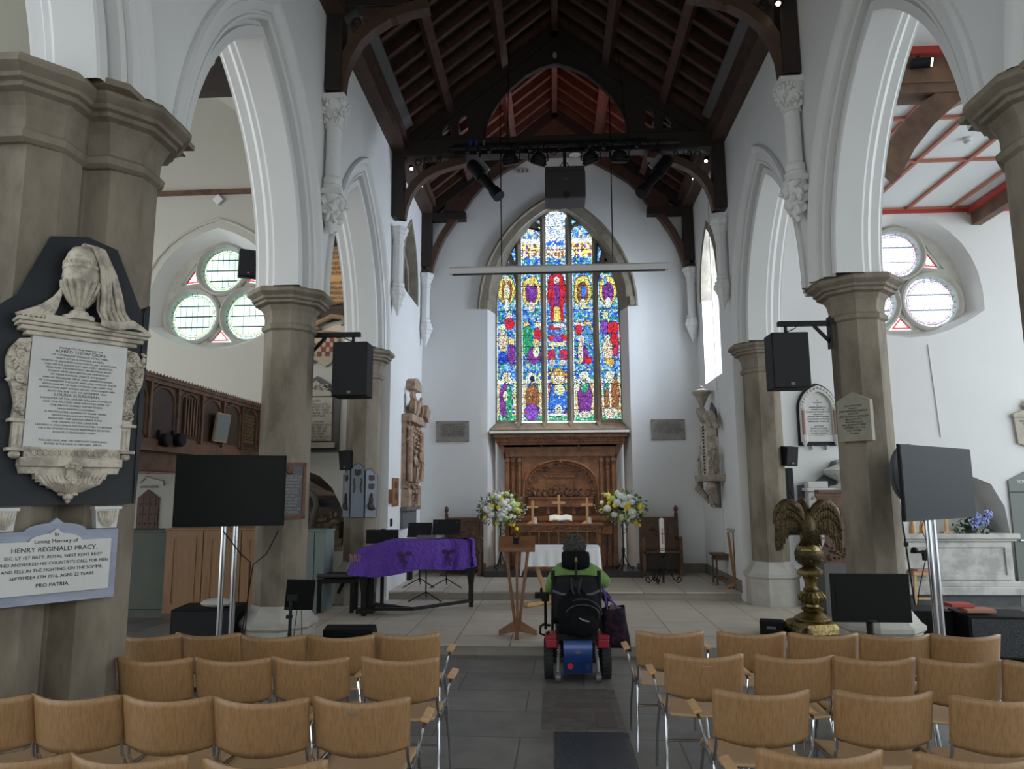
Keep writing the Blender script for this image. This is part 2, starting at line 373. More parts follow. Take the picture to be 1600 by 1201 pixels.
# ---- east wall with the recess of the great window
def win_path(r, c, zs, zb, n=18):
    p = arch2(c, r, zs, n); return [(p[0][0], zb, 1, 0)] + p + [(p[-1][0], zb, -1, 0)]
path = win_path(1.40, 1.0, 5.4, 0.2, 18); loop = [(u, v) for (u, v, a, b) in path]
mb = MB().plate([[(-3.6, 0.0), (-3.6, 10.2), (3.6, 10.2), (3.6, 0.0)], loop], 0, 0.04, FY(YE))
S('wall_east', mb, PLASTER)
p = arch2(1.0, 1.40, 5.4, 18); low = [(p[0][0], 0.24, 1, 0), (p[0][0], 5.40, 1, 0)]
mb = MB()      # splayed jambs of the recess
for sg in (1, -1):
    mb.add([(sg * 1.41, YE - .001, .24), (sg * 1.41, YE - .001, 5.41), (sg * 1.28, YE + .44, 5.41), (sg * 1.28, YE + .44, .24)], [(0, 1, 2, 3)])
S('wall_recess', mb, PLASTER)
st = MB()
hoodp = [(p[0][0], 5.42, 1, 0)] + p + [(p[-1][0], 5.42, -1, 0)]
st.sweep(hoodp, [(0.20, 0.0), (0.20, -0.05), (0.16, -0.065), (0.13, -0.03), (0.0, -0.022), (-0.006, 0.0)], FY(YE))
pB = arch2(1.55, 1.27, 5.4, 18); vs = []; fs = []; PR = [(-.01, -.004), (.08, .05), (.12, .10), (.15, .20), (.45, .26), (.50, .34), (.88, .42), (1.0, .50)]
for (a_, b_) in zip(p, pB):
    for q_, t_ in PR: vs.append((a_[0] + (b_[0] - a_[0]) * q_, YE + t_, a_[1] + (b_[1] - a_[1]) * q_))
m_ = len(PR)
for i in range(len(p) - 1):
    for k in range(m_ - 1): fs.append((i * m_ + k, i * m_ + k + 1, (i + 1) * m_ + k + 1, (i + 1) * m_ + k))
st.add(vs, fs)
S('trim_window_stone', st, STONE2, smooth=True, angle=30)
mb = MB()
for sg in (1, -1): mb.box(*sorted((sg * 1.44, sg * 1.585)), YE - 0.05, YE + 0.02, 5.42, 5.60); mb.box(*sorted((sg * 1.37, sg * 1.5)), YE - 0.03, YE + 0.1, 5.6, 5.95)
S('trim_stone_stop', mb, STONE2)
# tracery of the east window
WY = YE + 0.5
def wp(x, y): q = atY(x, y, WY); return (q[0], q[2])
def zp(x, y): return wp(740 + x / 5.926, 310 + y / 5.926)          # from the enlarged view
yb = 657.0
L1 = [wp(777, yb)] + [zp(*q) for q in ((214, 1300), (218, 1126), (220, 950), (232, 800), (250, 700), (305, 612), (360, 680), (395, 800), (402, 950), (403, 1126))] + [wp(806.5, yb)]
L5 = [(-a, b) for a, b in L1][::-1]; L5 = [(a + 0.015, b) for a, b in L5]
def head(xa, xb, s1, ap, s2): return [wp(xa, yb)] + [zp(*s1)] + [zp(*((s1[0] + ap[0]) / 2 - 8, (s1[1] + ap[1]) / 2 - 12))] + [zp(*ap)] + [zp((ap[0] + s2[0]) / 2 + 8, (ap[1] + s2[1]) / 2 - 12)] + [zp(*s2)] + [wp(xb, yb)]
L2 = head(816, 847.5, (437, 330), (530, 250), (624, 300)); L4 = head(897.5, 928.5, (905, 290), (990, 240), (1095, 315)); L3 = head(855, 886.5, (664, 150), (762, 108), (861, 150))
small = [[zp(*q) for q in Q] for Q in (((565, 218), (622, 178), (626, 258)), ((906, 180), (958, 212), (910, 255)), ((340, 480), (396, 400), (400, 600), (382, 600)), ((1139, 380), (1208, 455), (1158, 588), (1141, 588)), ((305, 535), (276, 606), (338, 606)), ((1236, 518), (1203, 590), (1270, 590)))]
LIGHTS = [L1, L2, L3, L4, L5]
gp = arch2(1.55, 1.30, 5.4, 18); outl = [(gp[0][0], 3.06)] + [(u, v) for (u, v, a, b) in gp] + [(gp[-1][0], 3.06)]
mb = MB().plate([outl] + LIGHTS + small, -0.06, 0.06, FY(WY))
S('window_2', mb, STONE2)
mb = MB()
for a, b in ((L1, L2), (L2, L3), (L3, L4), (L4, L5)):
    xm = (a[-1][0] + b[0][0]) / 2; top = 7.45 if (a is L2 or a is L3) else 6.88
    mb.add([(xm - .055, WY - .05, 3.1), (xm + .055, WY - .05, 3.1), (xm, WY - .13, 3.1), (xm - .055, WY - .05, top), (xm + .055, WY - .05, top), (xm, WY - .13, top)], [(0, 2, 5, 3), (2, 1, 4, 5), (0, 1, 2), (3, 5, 4)])
S('trim_mullions', mb, STONE2)
sl = MB()       # sloping sill with mullion stops
sl.add([(-1.3, WY - .05, 3.14), (1.3, WY - .05, 3.14), (1.34, YE + .08, 2.98), (-1.34, YE + .08, 2.98), (-1.34, YE + .08, 2.94), (1.34, YE + .08, 2.94), (1.3, WY + .1, 2.94), (-1.3, WY + .1, 2.94)], [(0, 1, 2, 3), (3, 2, 5, 4), (4, 5, 6, 7)])
for a, b in ((L1, L2), (L2, L3), (L3, L4), (L4, L5)):
    xm = (a[-1][0] + b[0][0]) / 2
    sl.add([(xm - .07, WY - .05, 3.2), (xm + .07, WY - .05, 3.2), (xm, YE + .1, 2.99)], [(0, 1, 2)])
S('trim_window_sill', sl, STONE2)
S('trim_sill_ledge', MB().box(-1.36, 1.36, YE - .04, WY, 2.90, 2.945), PLASTER)
S('trim_recess_back', MB().box(-1.42, 1.42, WY - .02, WY + .06, 0.2, 3.07), PLASTER)
# ---- aisle east walls with triangular rose windows
def tri_outline(cx, cz, s, n=8):
    V = [(0, 1.33), (1.20, -0.42), (-1.20, -0.42)]
    out = []
    mids = [(0.94, 0.72), (0.0, -0.86), (-0.94, 0.72)]
    for i in range(3):
        a = V[i]; b = V[(i + 1) % 3]; m = mids[i]
        c = (2 * m[0] - (a[0] + b[0]) / 2, 2 * m[1] - (a[1] + b[1]) / 2)
        for k in range(n): t = k / n; out.append((cx + s * ((1 - t) ** 2 * a[0] + 2 * t * (1 - t) * c[0] + t * t * b[0]), cz + s * ((1 - t) ** 2 * a[1] + 2 * t * (1 - t) * c[1] + t * t * b[1])))
    return out
def circ(cx, cz, r, n=32): return [(cx + r * math.cos(2 * PI * k / n), cz + r * math.sin(2 * PI * k / n)) for k in range(n)]
ROSE = {}
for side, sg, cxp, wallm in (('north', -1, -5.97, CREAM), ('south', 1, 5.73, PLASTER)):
    cz = 5.08
    o1 = tri_outline(cxp, cz, 1.0); o2 = tri_outline(cxp, cz, 0.86)
    if side == 'south': tomb = [(5.55, 0.17), (5.55, 1.45), (5.75, 1.85), (6.3, 2.05), (6.75, 1.85), (6.92, 1.50), (7.06, 0.17)]; hs = [o1, tomb]
    else: hs = [o1]
    if side == 'north': hs.append([(-3.58, 0.82), (-3.56, 1.3), (-3.62, 1.55), (-3.78, 1.85), (-4.0, 2.05), (-4.25, 2.14), (-4.5, 2.1), (-4.75, 1.95), (-4.95, 1.6), (-4.98, 0.82)])
    rect = [(2.95, 0), (2.95, 9.6), (12, 9.6), (12, 0)] if sg > 0 else [(-12, 0), (-12, 9.6), (-2.95, 9.6), (-2.95, 0)]
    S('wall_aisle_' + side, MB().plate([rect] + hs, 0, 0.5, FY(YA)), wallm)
    mb = MB(); n = len(o1)
    vs = [(a, YA, b) for a, b in o1] + [(a, YA + .30, b) for a, b in o2]
    mb.add(vs, [(k, (k + 1) % n, (k + 1) % n + n, k + n) for k in range(n)])
    S('trim_rose_splay_' + side, mb, PLASTER, smooth=True, angle=35)
    C = [(cxp, cz + .66 - .02, .40), (cxp + .505, cz - .20, .435), (cxp - .505, cz - .20, .435)]
    tr = [[(cxp + .47, cz + .82), (cxp + .76, cz + .36), (cxp + .43, cz + .40)], [(cxp - .47, cz + .82), (cxp - .43, cz + .40), (cxp - .76, cz + .36)], [(cxp, cz - .40), (cxp + .23, cz - .68), (cxp - .23, cz - .68)]]
    S('window_' + side, MB().plate([tri_outline(cxp, cz, 0.92)] + [circ(*c) for c in C] + tr, 0, 0.14, FY(YA + .26)), STONE3)
    mb = MB()
    for c in C:
        pth = [(c[0] + c[2] * math.cos(2 * PI * k / 36), c[1] + c[2] * math.sin(2 * PI * k / 36), math.cos(2 * PI * k / 36), math.sin(2 * PI * k / 36)) for k in range(36)]
        mb.sweep(pth, [(0.0, 0.02), (0.0, -0.02), (0.05, -0.06), (0.085, -0.035), (0.09, 0.02)], FY(YA + .26), closed=True)
    S('trim_rose_rings_' + side, mb, STONE3, smooth=True)
    ROSE[side] = (C, tr)
# cornice and plaster hood over the north rose
S('trim_cornice_north', MB().box(-9, -3.4, YA - .06, YA, 7.02, 7.10), OAKC2)
o = tri_outline(-5.97, 5.08, 1.12); k = [q for q in o if q[1] > 5.0]
k.sort(key=lambda q: q[0])
S('trim_rose_hood', MB().tube([(a, YA - .01, b) for a, b in k], 0.028, 6), CREAM, smooth=True)
# skirtings
SK = mat('dark_stone_skirting', (0.085, 0.09, 0.095), 0.5, noise=0.5, nscale=5)
S('baseboard_south', MB().box(3.6, 12, YA - .03, YA + .01, 0, 0.175), SK)
SK2 = mat('stone_skirting', (0.20, 0.185, 0.155), 0.7, noise=0.5, nscale=5)
S('baseboard_right', MB().box(HW - .02, HW + .02, 11.4, YE, .24, .42), SK2)
S('baseboard_east', MB().box(1.43, HW, YE - .02, YE + .01, .24, .42).box(-HW, -1.43, YE - .02, YE + .01, .24, .42), SK2)
# ---- ceilings
def rz(x): return 9.62 - 0.79 * abs(x)          # underside of nave rafters
mb = MB()
for sg in (1, -1):
    mb.add([(0, -7.0, rz(0) + .16), (0, YE + .4, rz(0) + .16), (sg * 3.7, YE + .4, rz(3.7) + .16), (sg * 3.7, -7.0, rz(3.7) + .16)], [(0, 1, 2, 3)])
S('ceiling', mb, mat('roof_boards', (0.02, 0.013, 0.010), 0.8, noise=0.5, nscale=6))
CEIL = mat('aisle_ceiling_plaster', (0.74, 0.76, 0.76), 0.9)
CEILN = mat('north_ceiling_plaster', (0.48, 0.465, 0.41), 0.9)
S('ceiling_south', MB().box(3.5, 11.5, 1.5, 12.0, 6.42, 6.5), CEIL)
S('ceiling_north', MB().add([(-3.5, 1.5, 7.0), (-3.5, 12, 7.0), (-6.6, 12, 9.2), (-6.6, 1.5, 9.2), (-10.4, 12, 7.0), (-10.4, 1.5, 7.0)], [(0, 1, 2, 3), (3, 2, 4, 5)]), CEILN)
mb = MB()
for Y in (11.76, 10.9 - .95, 8.72, 7.8): mb.box(3.6, 11, Y - .025, Y + .025, 6.38, 6.425)
x = 3.66
while x < 9.5: mb.box(x - .025, x + .025, 7.35, 11.8, 6.378, 6.424); x += .72
S('trim_ceiling_ribs', mb, RIB)
S('trim_red_moulding', MB().box(3.5, 11, 7.22, 7.28, 6.34, 6.42).box(3.5, 11, YA - .05, YA, 6.33, 6.42).box(5.02, 5.08, 3, 7.25, 6.34, 6.42).box(3.5, 11, 7.57, 7.62, 6.34, 6.42), RED)
mb = MB()
mb.bar((-4.1, 3, 7.36), (-4.1, 11.8, 7.36), .05, .05).bar((-4.25, 3, 7.46), (-4.25, 11.8, 7.46), .02, .04)
S('trim_north_ribs', mb, RIB)
# purlins, ridge, wall plates, rafters belong to the nave roof
RF = T('nave_roof_frame', 'dark open timber nave roof with close-set rafters and long purlins', 'roof timbers', (0, 11.2, 7.3))
for sg in (1, -1):
    for X in (0.88, 1.79):
        mb = MB(); a = math.atan(0.79) * sg; z = rz(X) - .07 - 7.3
        mb.cb((sg * X, -3.2 - 0.1, z), (.13, 14.8 + 3, .17), (0, a, 0)); obj('purlin', mb, RAFT, RF)
    mb = MB().box(*sorted((sg * 2.50, sg * 2.72)), -14.5, 2.8, .06, .22).box(*sorted((sg * 2.44, sg * 2.60)), -14.5, 2.8, .20, .36)
    obj('wall_plate', mb, mat('wall_plate_timber', (0.075, 0.04, 0.027), .6, noise=.6, nscale=6), RF)
    mb = MB().add([(sg * 2.51, -7, .27), (sg * 2.51, -.35, .27), (sg * 2.33, -.35, .40), (sg * 2.33, -7, .40), (sg * 2.51, -7, .31), (sg * 2.51, -.35, .31), (sg * 2.33, -.35, .44), (sg * 2.33, -7, .44)], [(0, 1, 2, 3), (4, 5, 6, 7), (0, 1, 5, 4), (3, 2, 6, 7), (1, 2, 6, 5)])
    obj('duct_board', mb, mat('grey_duct_board', (0.10, 0.10, 0.095), .6), RF)
obj('ridge_beam', MB().box(-.05, .05, -14.5, 3.0, rz(0) - 7.3 - .16, rz(0) - 7.3 + .1), RAFT, RF)
k = 0; Y = 5.2
while Y < 13.9:
    for sg in (1, -1):
        mb = MB(); y = Y - 11.2
        mb.bar((sg * 0.03, y, rz(0.03) - 7.3 + .07), (sg * 2.75, y, rz(2.75) - 7.3 + .07), .085, .14, up=(0, 0, 1)); obj('rafter', mb, RAFT, RF)
    Y += 0.39
# ---- trusses
def truss(Y, kind, where):
    t = T('roof_truss', 'dark timber roof truss with curved braces ' + where, 'roof truss', (0, Y, 6.2))
    h = .10
    for sg in (-1, 1):
        obj('post', MB().box(*sorted((sg * 2.52, sg * 2.71)), -.11, .11, 0.05 if kind != 1 else .2, 1.25), OAKD, t, bevel=.01)
        # curved brace
        if kind == 2: c = [(2.50, .02), (2.47, .22), (2.40, .42), (2.30, .58), (2.15, .72), (1.96, .82), (1.75, .885), (1.48, .95)]
        elif kind == 1: c = [(2.50, .20), (2.48, .42), (2.42, .62), (2.30, .84), (2.15, .98), (1.96, 1.10), (1.75, 1.17), (1.5, 1.22)]
        else: c = [(2.53, -.2), (2.47, .10), (2.38, .38), (2.25, .66), (2.08, .92), (1.90, 1.14)]
        pth = []
        for i, (x, z) in enumerate(c):
            a = c[max(0, i - 1)]; b = c[min(len(c) - 1, i + 1)]; d = Vector((b[0] - a[0], b[1] - a[1])).normalized(); pth.append((x, z, d.y, -d.x))
        mb = MB().sweep([(sg * x, z, sg * nx, nz) for x, z, nx, nz in pth], [(0, -.075), (0, .075), (.13, .075), (.13, -.075)], FY(0), pclosed=True)
        obj('brace', mb, mat('brace_timber', (0.085, 0.045, 0.028), .5, noise=.5, nscale=8), t, smooth=True, angle=30)
        # principal rafter
        obj('principal_rafter', MB().bar((sg * 2.7, 0, rz(2.7) - 6.2 - .12), (sg * 0.0, 0, rz(0) - 6.2 - .12), .16, .26), OAKD, t)
        # spandrel tracery
        mb = MB()
        if kind == 2:
            for (x, z, r) in ((2.3, 1.02, .05), (2.12, 1.06, .04), (1.95, 1.04, .03)): mb.tube([(sg * x + r * math.cos(q), 0, z + r * math.sin(q)) for q in [i * PI / 5 for i in range(10)]], .014, 5, closed=True)
            mb.bar((sg * 2.2, 0, .72), (sg * 2.2, 0, 1.1), .03, .03)
        else:
            for (x, z, r) in ((2.38, 1.12, .05),): mb.tube([(sg * x + r * math.cos(q), 0, z + r * math.sin(q)) for q in [i * PI / 5 for i in range(10)]], .014, 5, closed=True)
        obj('spandrel_tracery', mb, OAKD, t)
    if kind == 2:
        obj('tie_beam', MB().box(-2.55, 2.55, -.12, .12, 1.07, 1.37), OAKD, t, bevel=.015)
        arc = [(-1.19, 1.37), (-1.16, 1.60), (-1.08, 1.80), (-.95, 2.02), (-.74, 2.27), (-.5, 2.48), (-.25, 2.61), (0, 2.68)]
        arc = arc + [(-x, z) for x, z in arc[:-1]][::-1]
        hl = []
        for sg in (-1, 1):
            hl.append([(sg * 1.62, 1.46), (sg * 1.46, 1.46), (sg * 1.46, 1.78), (sg * 1.54, 1.86), (sg * 1.62, 1.72)])
            hl.append([(sg * 1.90, 1.46), (sg * 1.73, 1.46), (sg * 1.73, 1.60), (sg * 1.80, 1.68), (sg * 1.90, 1.55)])
        out = [(-2.55, 1.37)] + arc + [(2.55, 1.37), (0, rz(0) - 6.2 - .1)]
        mb = MB().plate([out] + hl, -.05, .05, FY(0)); obj('arched_spandrel', mb, OAKD, t)
        rim = MB(); pts = [(x, z) for x, z in arc]
        rim.tube([(x, -.06, z) for x, z in pts], .018, 6); obj('arch_moulding', rim, OAKD, t, smooth=True)
        obj('roof_boss', MB().ell((0, -.10, 2.80), (.045, .04, .06)), mat('boss_wood', (.30, .20, .12), .6), t, smooth=True)
        obj('beam_moulding', MB().box(-.85, .85, -.15, -.12, 1.045, 1.075), RAFT, t)
    else:
        zz = 1.0 if kind == 3 else 1.24
        for sg in (-1, 1):
            mb = MB().box(*sorted((sg * 2.7, sg * 1.82)), -.09, .09, zz + .02, zz + .18)
            obj('hammer_beam', mb, OAKD, t, bevel=.01)
            cv = MB()
            for i in range(6): cv.ell((sg * (1.84 - .028 * i), 0, zz + .03 + .035 * i), (.05, .085, .035), nu=8, nv=6)
            if kind == 1: obj('carved_end', cv, OAKD, t, smooth=True)
        arc = [(-1.90, 1.10), (-1.86, 1.22), (-1.66, 1.52), (-1.47, 1.73), (-1.05, 2.02), (-.53, 2.33), (0, 2.46)]
        arc = arc + [(-x, z) for x, z in arc[:-1]][::-1]
        top = [(2.2, rz(2.2) - 6.28), (0, rz(0) - 6.28), (-2.2, rz(2.2) - 6.28)]
        mb = MB().plate([arc + [(2.3, 1.10)] + top + [(-2.3, 1.10)]], -.06, .06, FY(0)); obj('arched_spandrel', mb, mat('far_truss_timber', (0.075, 0.035, 0.024), .6, noise=.6, nscale=5), t)
    return t
truss(7.7, 1, 'nearest the camera')
truss(11.2, 2, 'with the tie beam above the lighting bar')
truss(13.86, 3, 'against the east wall')
# short wall posts run down the east wall corners
for sg, w in ((-1, 'left'), (1, 'right')):
    o = obj('timber_post', MB().box(*sorted((sg * 2.56, sg * 2.71)), YE - .22, YE - .04, 5.98, 6.2), OAKD); tag(o, 'foot of the dark timber roof post, %s corner of east wall' % w, 'post')
# ---- piers
PIERP = [(.37, 0), (.37, .38), (.40, .41), (.40, .45), (.36, .48), (.31, .55), (.265, .62)]
def pier(X, Y, z0, label, twin=None, top=4.0, sr=.25):
    t = T('stone_pier', label, 'pier', (X, Y, z0))
    cs = [(0, 0)] + ([twin] if twin else [])
    b = MB(); s = MB(); c = MB(); q = top - z0 - 4.0; e = sr - .262
    for dx, dy in cs:
        b.octo([(r * sr / .262, z) for r, z in PIERP], (dx, dy, 0))
        s.octo([(sr, .60), (sr, 3.60 + q)], (dx, dy, 0))
        k_ = .95 if twin else 1.0
        c.lathe([((r + e) * (k_ if r > .33 else 1) * 1.0824, z + q) for r, z in [(.262, 3.54), (.29, 3.56), (.295, 3.60), (.265, 3.63), (.266, 3.69), (.28, 3.76), (.315, 3.82), (.37, 3.835), (.37, 3.865), (.40, 3.875), (.40, 3.905), (.43, 3.925), (.45, 3.94), (.45, 3.97), (.43, 4.0)]], 8, (dx, dy, 0), PI / 8, sx=1, sy=(1.13 if twin else 1))
    if twin:
        k2 = math.copysign(1, twin[0]); ab = [(-.30, -.42), (-.2, -.50), (.05, -.48), (.28, -.30), (.28, .39), (-.30, .39)]
        c.plate([[(k2 * a, b) for a, b in ab]], 4.262, 4.302, lambda u, v, q_: (u, v, q_))
    if twin: s.cb((twin[0] / 2 * 1.3, twin[1] / 2, 2.12), (.36, .22, 4.1), (0, 0, math.atan2(twin[1], twin[0])))
    obj('base', b, STONE3 if not twin else STONE, t); obj('shaft', s, STONE, t); obj('capital', c, STONE, t)
    return t
pier(-3.0, PY[0], 0, 'nearest left twin stone pier carrying the large memorials', (-.28, -.37), 4.3, .22)
pier(3.0, PY[0], 0, 'stone pier capital cut off by the right edge of the photo', (.28, -.37), 4.3, .22)
pier(-3.06, PY[1], 0, 'octagonal stone pier behind the wide screen on the left')
pier(3.17, PY[1], 0, 'octagonal stone pier behind the angled screen on the right')
pier(-PX, PY[2], .12, 'octagonal stone pier with the blue memorial, left of the chancel')
pier(PX, PY[2], .12, 'octagonal stone pier at the right side of the chancel step')
# ---- wall shafts under the trusses
def wall_shaft(sg, Y, kind, label):
    t = T('wall_shaft', label, 'corbel column', (sg * 2.62, Y, 4.6))
    k = .105
    if kind == 1:
        obj('shaft', MB().lathe([(.085, .82), (.085, 1.37)], 16), PLASTER_C, t, smooth=True)
        obj('base', MB().lathe([(.05, .60), (.115, .61), (.12, .66), (.10, .68), (.11, .72), (.105, .76), (.085, .78), (.085, .82)], 16), PLASTER_C, t, smooth=True)
        cp = MB().lathe([(.085, 1.37), (.11, 1.38), (.10, 1.41), (.10, 1.45), (.14, 1.62), (.16, 1.68)], 16)
        rd = random.Random(3)
        for i in range(70):
            a = rd.uniform(0, 6.28); zz = rd.uniform(1.43, 1.68); r = .105 + (zz - 1.43) * .25
            cp.ell((r * math.cos(a), r * math.sin(a), zz), (.028, .018, .035), (rd.uniform(-.6, .6), rd.uniform(-.6, .6), a), 6, 4)
        cp.box(-.155, .155, -.155, .155, 1.68, 1.75)
        obj('capital', cp, PLASTER_C, t, smooth=True, angle=50)
        cb = MB().box(-.11, .14, -.13, .13, .54, .61)
        cb.lathe([(.02, .10), (.05, .16), (.10, .30), (.13, .45), (.13, .54)], 14)
        for i in range(26):
            a = rd.uniform(-2.6, 2.6) + (PI if sg > 0 else 0); zz = rd.uniform(.18, .52); r = .04 + zz * .19
            cb.ell((r * math.cos(a), r * math.sin(a), zz), (.05, .03, .06), (rd.uniform(-.8, .8), rd.uniform(-.8, .8), a), 8, 5)
        cb.ell((-sg * .13, -.03, .42), (.05, .045, .06)); cb.ell((-sg * .19, -.04, .40), (.035, .025, .025))
        obj('carved_corbel', cb, PLASTER_C, t, smooth=True, angle=50)
    else:
        obj('shaft', MB().octo([(.075, .58), (.075, 1.20)], (0, 0, 0)), PLASTER_C, t)
        obj('base', MB().octo([(.09, .40), (.115, .41), (.115, .47), (.09, .50), (.10, .54), (.075, .58)], (0, 0, 0)), PLASTER_C, t)
        obj('capital', MB().octo([(.075, 1.20), (.09, 1.21), (.09, 1.25), (.08, 1.27), (.11, 1.37), (.13, 1.39), (.13, 1.43), (.15, 1.45), (.15, 1.49)], (0, 0, 0)), PLASTER_C, t)
        obj('corbel', MB().octo([(.012, .02), (.03, .06), (.03, .08), (.07, .18), (.08, .19), (.085, .24), (.11, .30), (.115, .33), (.135, .35), (.14, .40)], (0, 0, 0)), PLASTER_C, t)
for sg, w in ((-1, 'left'), (1, 'right')):
    wall_shaft(sg, 7.72, 1, 'white corbel column with leafy capital above the %s pier with the hanging speaker' % w)
    wall_shaft(sg, 11.25, 2, 'plain white corbel column on the %s wall under the middle truss' % w)
    wall_shaft(sg, 13.8, 2, 'plain white corbel column in the %s corner of the east wall' % w)
# ================================================================== LEADED AND STAINED GLASS
def glass_material(name):
    m = bpy.data.materials.new(name); m.use_nodes = True; nt = m.node_tree; N = nt.nodes; L = nt.links
    N.remove(N['Principled BSDF']); out = [n for n in N if n.type == 'OUTPUT_MATERIAL'][0]
    at = N.new('ShaderNodeAttribute'); at.attribute_name = 'Col'
    tr = N.new('ShaderNodeBsdfTransparent'); gl = N.new('ShaderNodeBsdfGlossy'); gl.inputs['Roughness'].default_value = 0.3
    gl.inputs['Color'].default_value = (0.3, 0.3, 0.3, 1)
    mx = N.new('ShaderNodeMixShader'); mx.inputs['Fac'].default_value = 0.03
    L.new(at.outputs['Color'], tr.inputs['Color']); L.new(tr.outputs[0], mx.inputs[1]); L.new(gl.outputs[0], mx.inputs[2]); L.new(mx.outputs[0], out.inputs['Surface'])
    return m
GLASSM = glass_material('leaded_glass')
def inpoly(px, py, poly):
    ins = np.zeros(px.shape, bool); n = len(poly)
    for i in range(n):
        x1, y1 = poly[i]; x2, y2 = poly[(i + 1) % n]
        c = ((y1 > py) != (y2 > py)) & (px < (x2 - x1) * (py - y1) / ((y2 - y1) or 1e-9) + x1); ins ^= c
    return ins
def paned(name, poly, Y, cell, color_fn, parent=None):
    P = np.array(poly); x0, z0 = P.min(0) - .01; x1, z1 = P.max(0) + .01
    nx = int((x1 - x0) / cell) + 1; nz = int((z1 - z0) / cell) + 1
    gx = x0 + (np.arange(nx) + .5) * cell; gz = z0 + (np.arange(nz) + .5) * cell
    X, Z = np.meshgrid(gx, gz, indexing='ij')
    # keep cells with a margin so that the glass runs into the stone
    keep = np.zeros(X.shape, bool)
    for dx, dz in ((0, 0), (.012, 0), (-.012, 0), (0, .012), (0, -.012)): keep |= inpoly(X + dx, Z + dz, poly)
    col = color_fn(X, Z)
    idx = -np.ones((nx + 1, nz + 1), int); ks = np.argwhere(keep); vs = []; fs = []; cs = []
    def vid(i, j):
        if idx[i, j] < 0: idx[i, j] = len(vs); vs.append((x0 + i * cell, Y, z0 + j * cell))
        return int(idx[i, j])
    for i, j in ks: fs.append((vid(i, j), vid(i + 1, j), vid(i + 1, j + 1), vid(i, j + 1))); cs.append(col[i, j])
    me = bpy.data.meshes.new(name); me.from_pydata(vs, [], fs); me.update(); me.materials.append(GLASSM)
    a = me.color_attributes.new('Col', 'FLOAT_COLOR', 'CORNER')
    arr = np.ones((len(fs), 4, 4), np.float32); arr[:, :, :3] = np.array(cs)[:, None, :]
    a.data.foreach_set('color', arr.ravel())
    o = bpy.data.objects.new(name, me); COL.objects.link(o)
    if parent is not None: o.parent = parent
    else: o['kind'] = 'structure'
    return o
def vor(X, Z, s, seed):
    rs = np.random.RandomState(seed); n = 220; J = rs.rand(n, n, 2) * .8 + .1
    I = np.floor(X / s).astype(int); K = np.floor(Z / s).astype(int)
    b1 = np.full(X.shape, 9.0); b2 = np.full(X.shape, 9.0); sx = np.zeros(X.shape); sz = np.zeros(X.shape)
    for a in (-1, 0, 1):
        for b in (-1, 0, 1):
            ii = I + a; kk = K + b; q = J[ii % n, kk % n]; px = (ii + q[..., 0]) * s; pz = (kk + q[..., 1]) * s
            d = np.hypot(X - px, Z - pz); m = d < b1
            b2 = np.where(m, b1, np.minimum(b2, d)); sx = np.where(m, px, sx); sz = np.where(m, pz, sz); b1 = np.where(m, d, b1)
    return sx, sz, b2 - b1
def hsh(a, b, k): v = np.sin(a * 127.1 + b * 311.7 + k * 74.7) * 43758.5453; return v - np.floor(v)
CB = dict(B=(.05, .20, .85), D=(.02, .07, .50), l=(.35, .60, 1.0), G=(.04, .42, .20), g=(.35, .70, .45), Y=(1.0, .80, .20), O=(.75, .42, .08), W=(1, 1, .93), R=(.80, .03, .04), P=(.26, .05, .30), N=(.36, .13, .06), C=(.82, .88, .60), V=(.30, .10, .60), K=(.02, .02, .03), S=(.85, .65, .45), T=(.12, .35, .65))
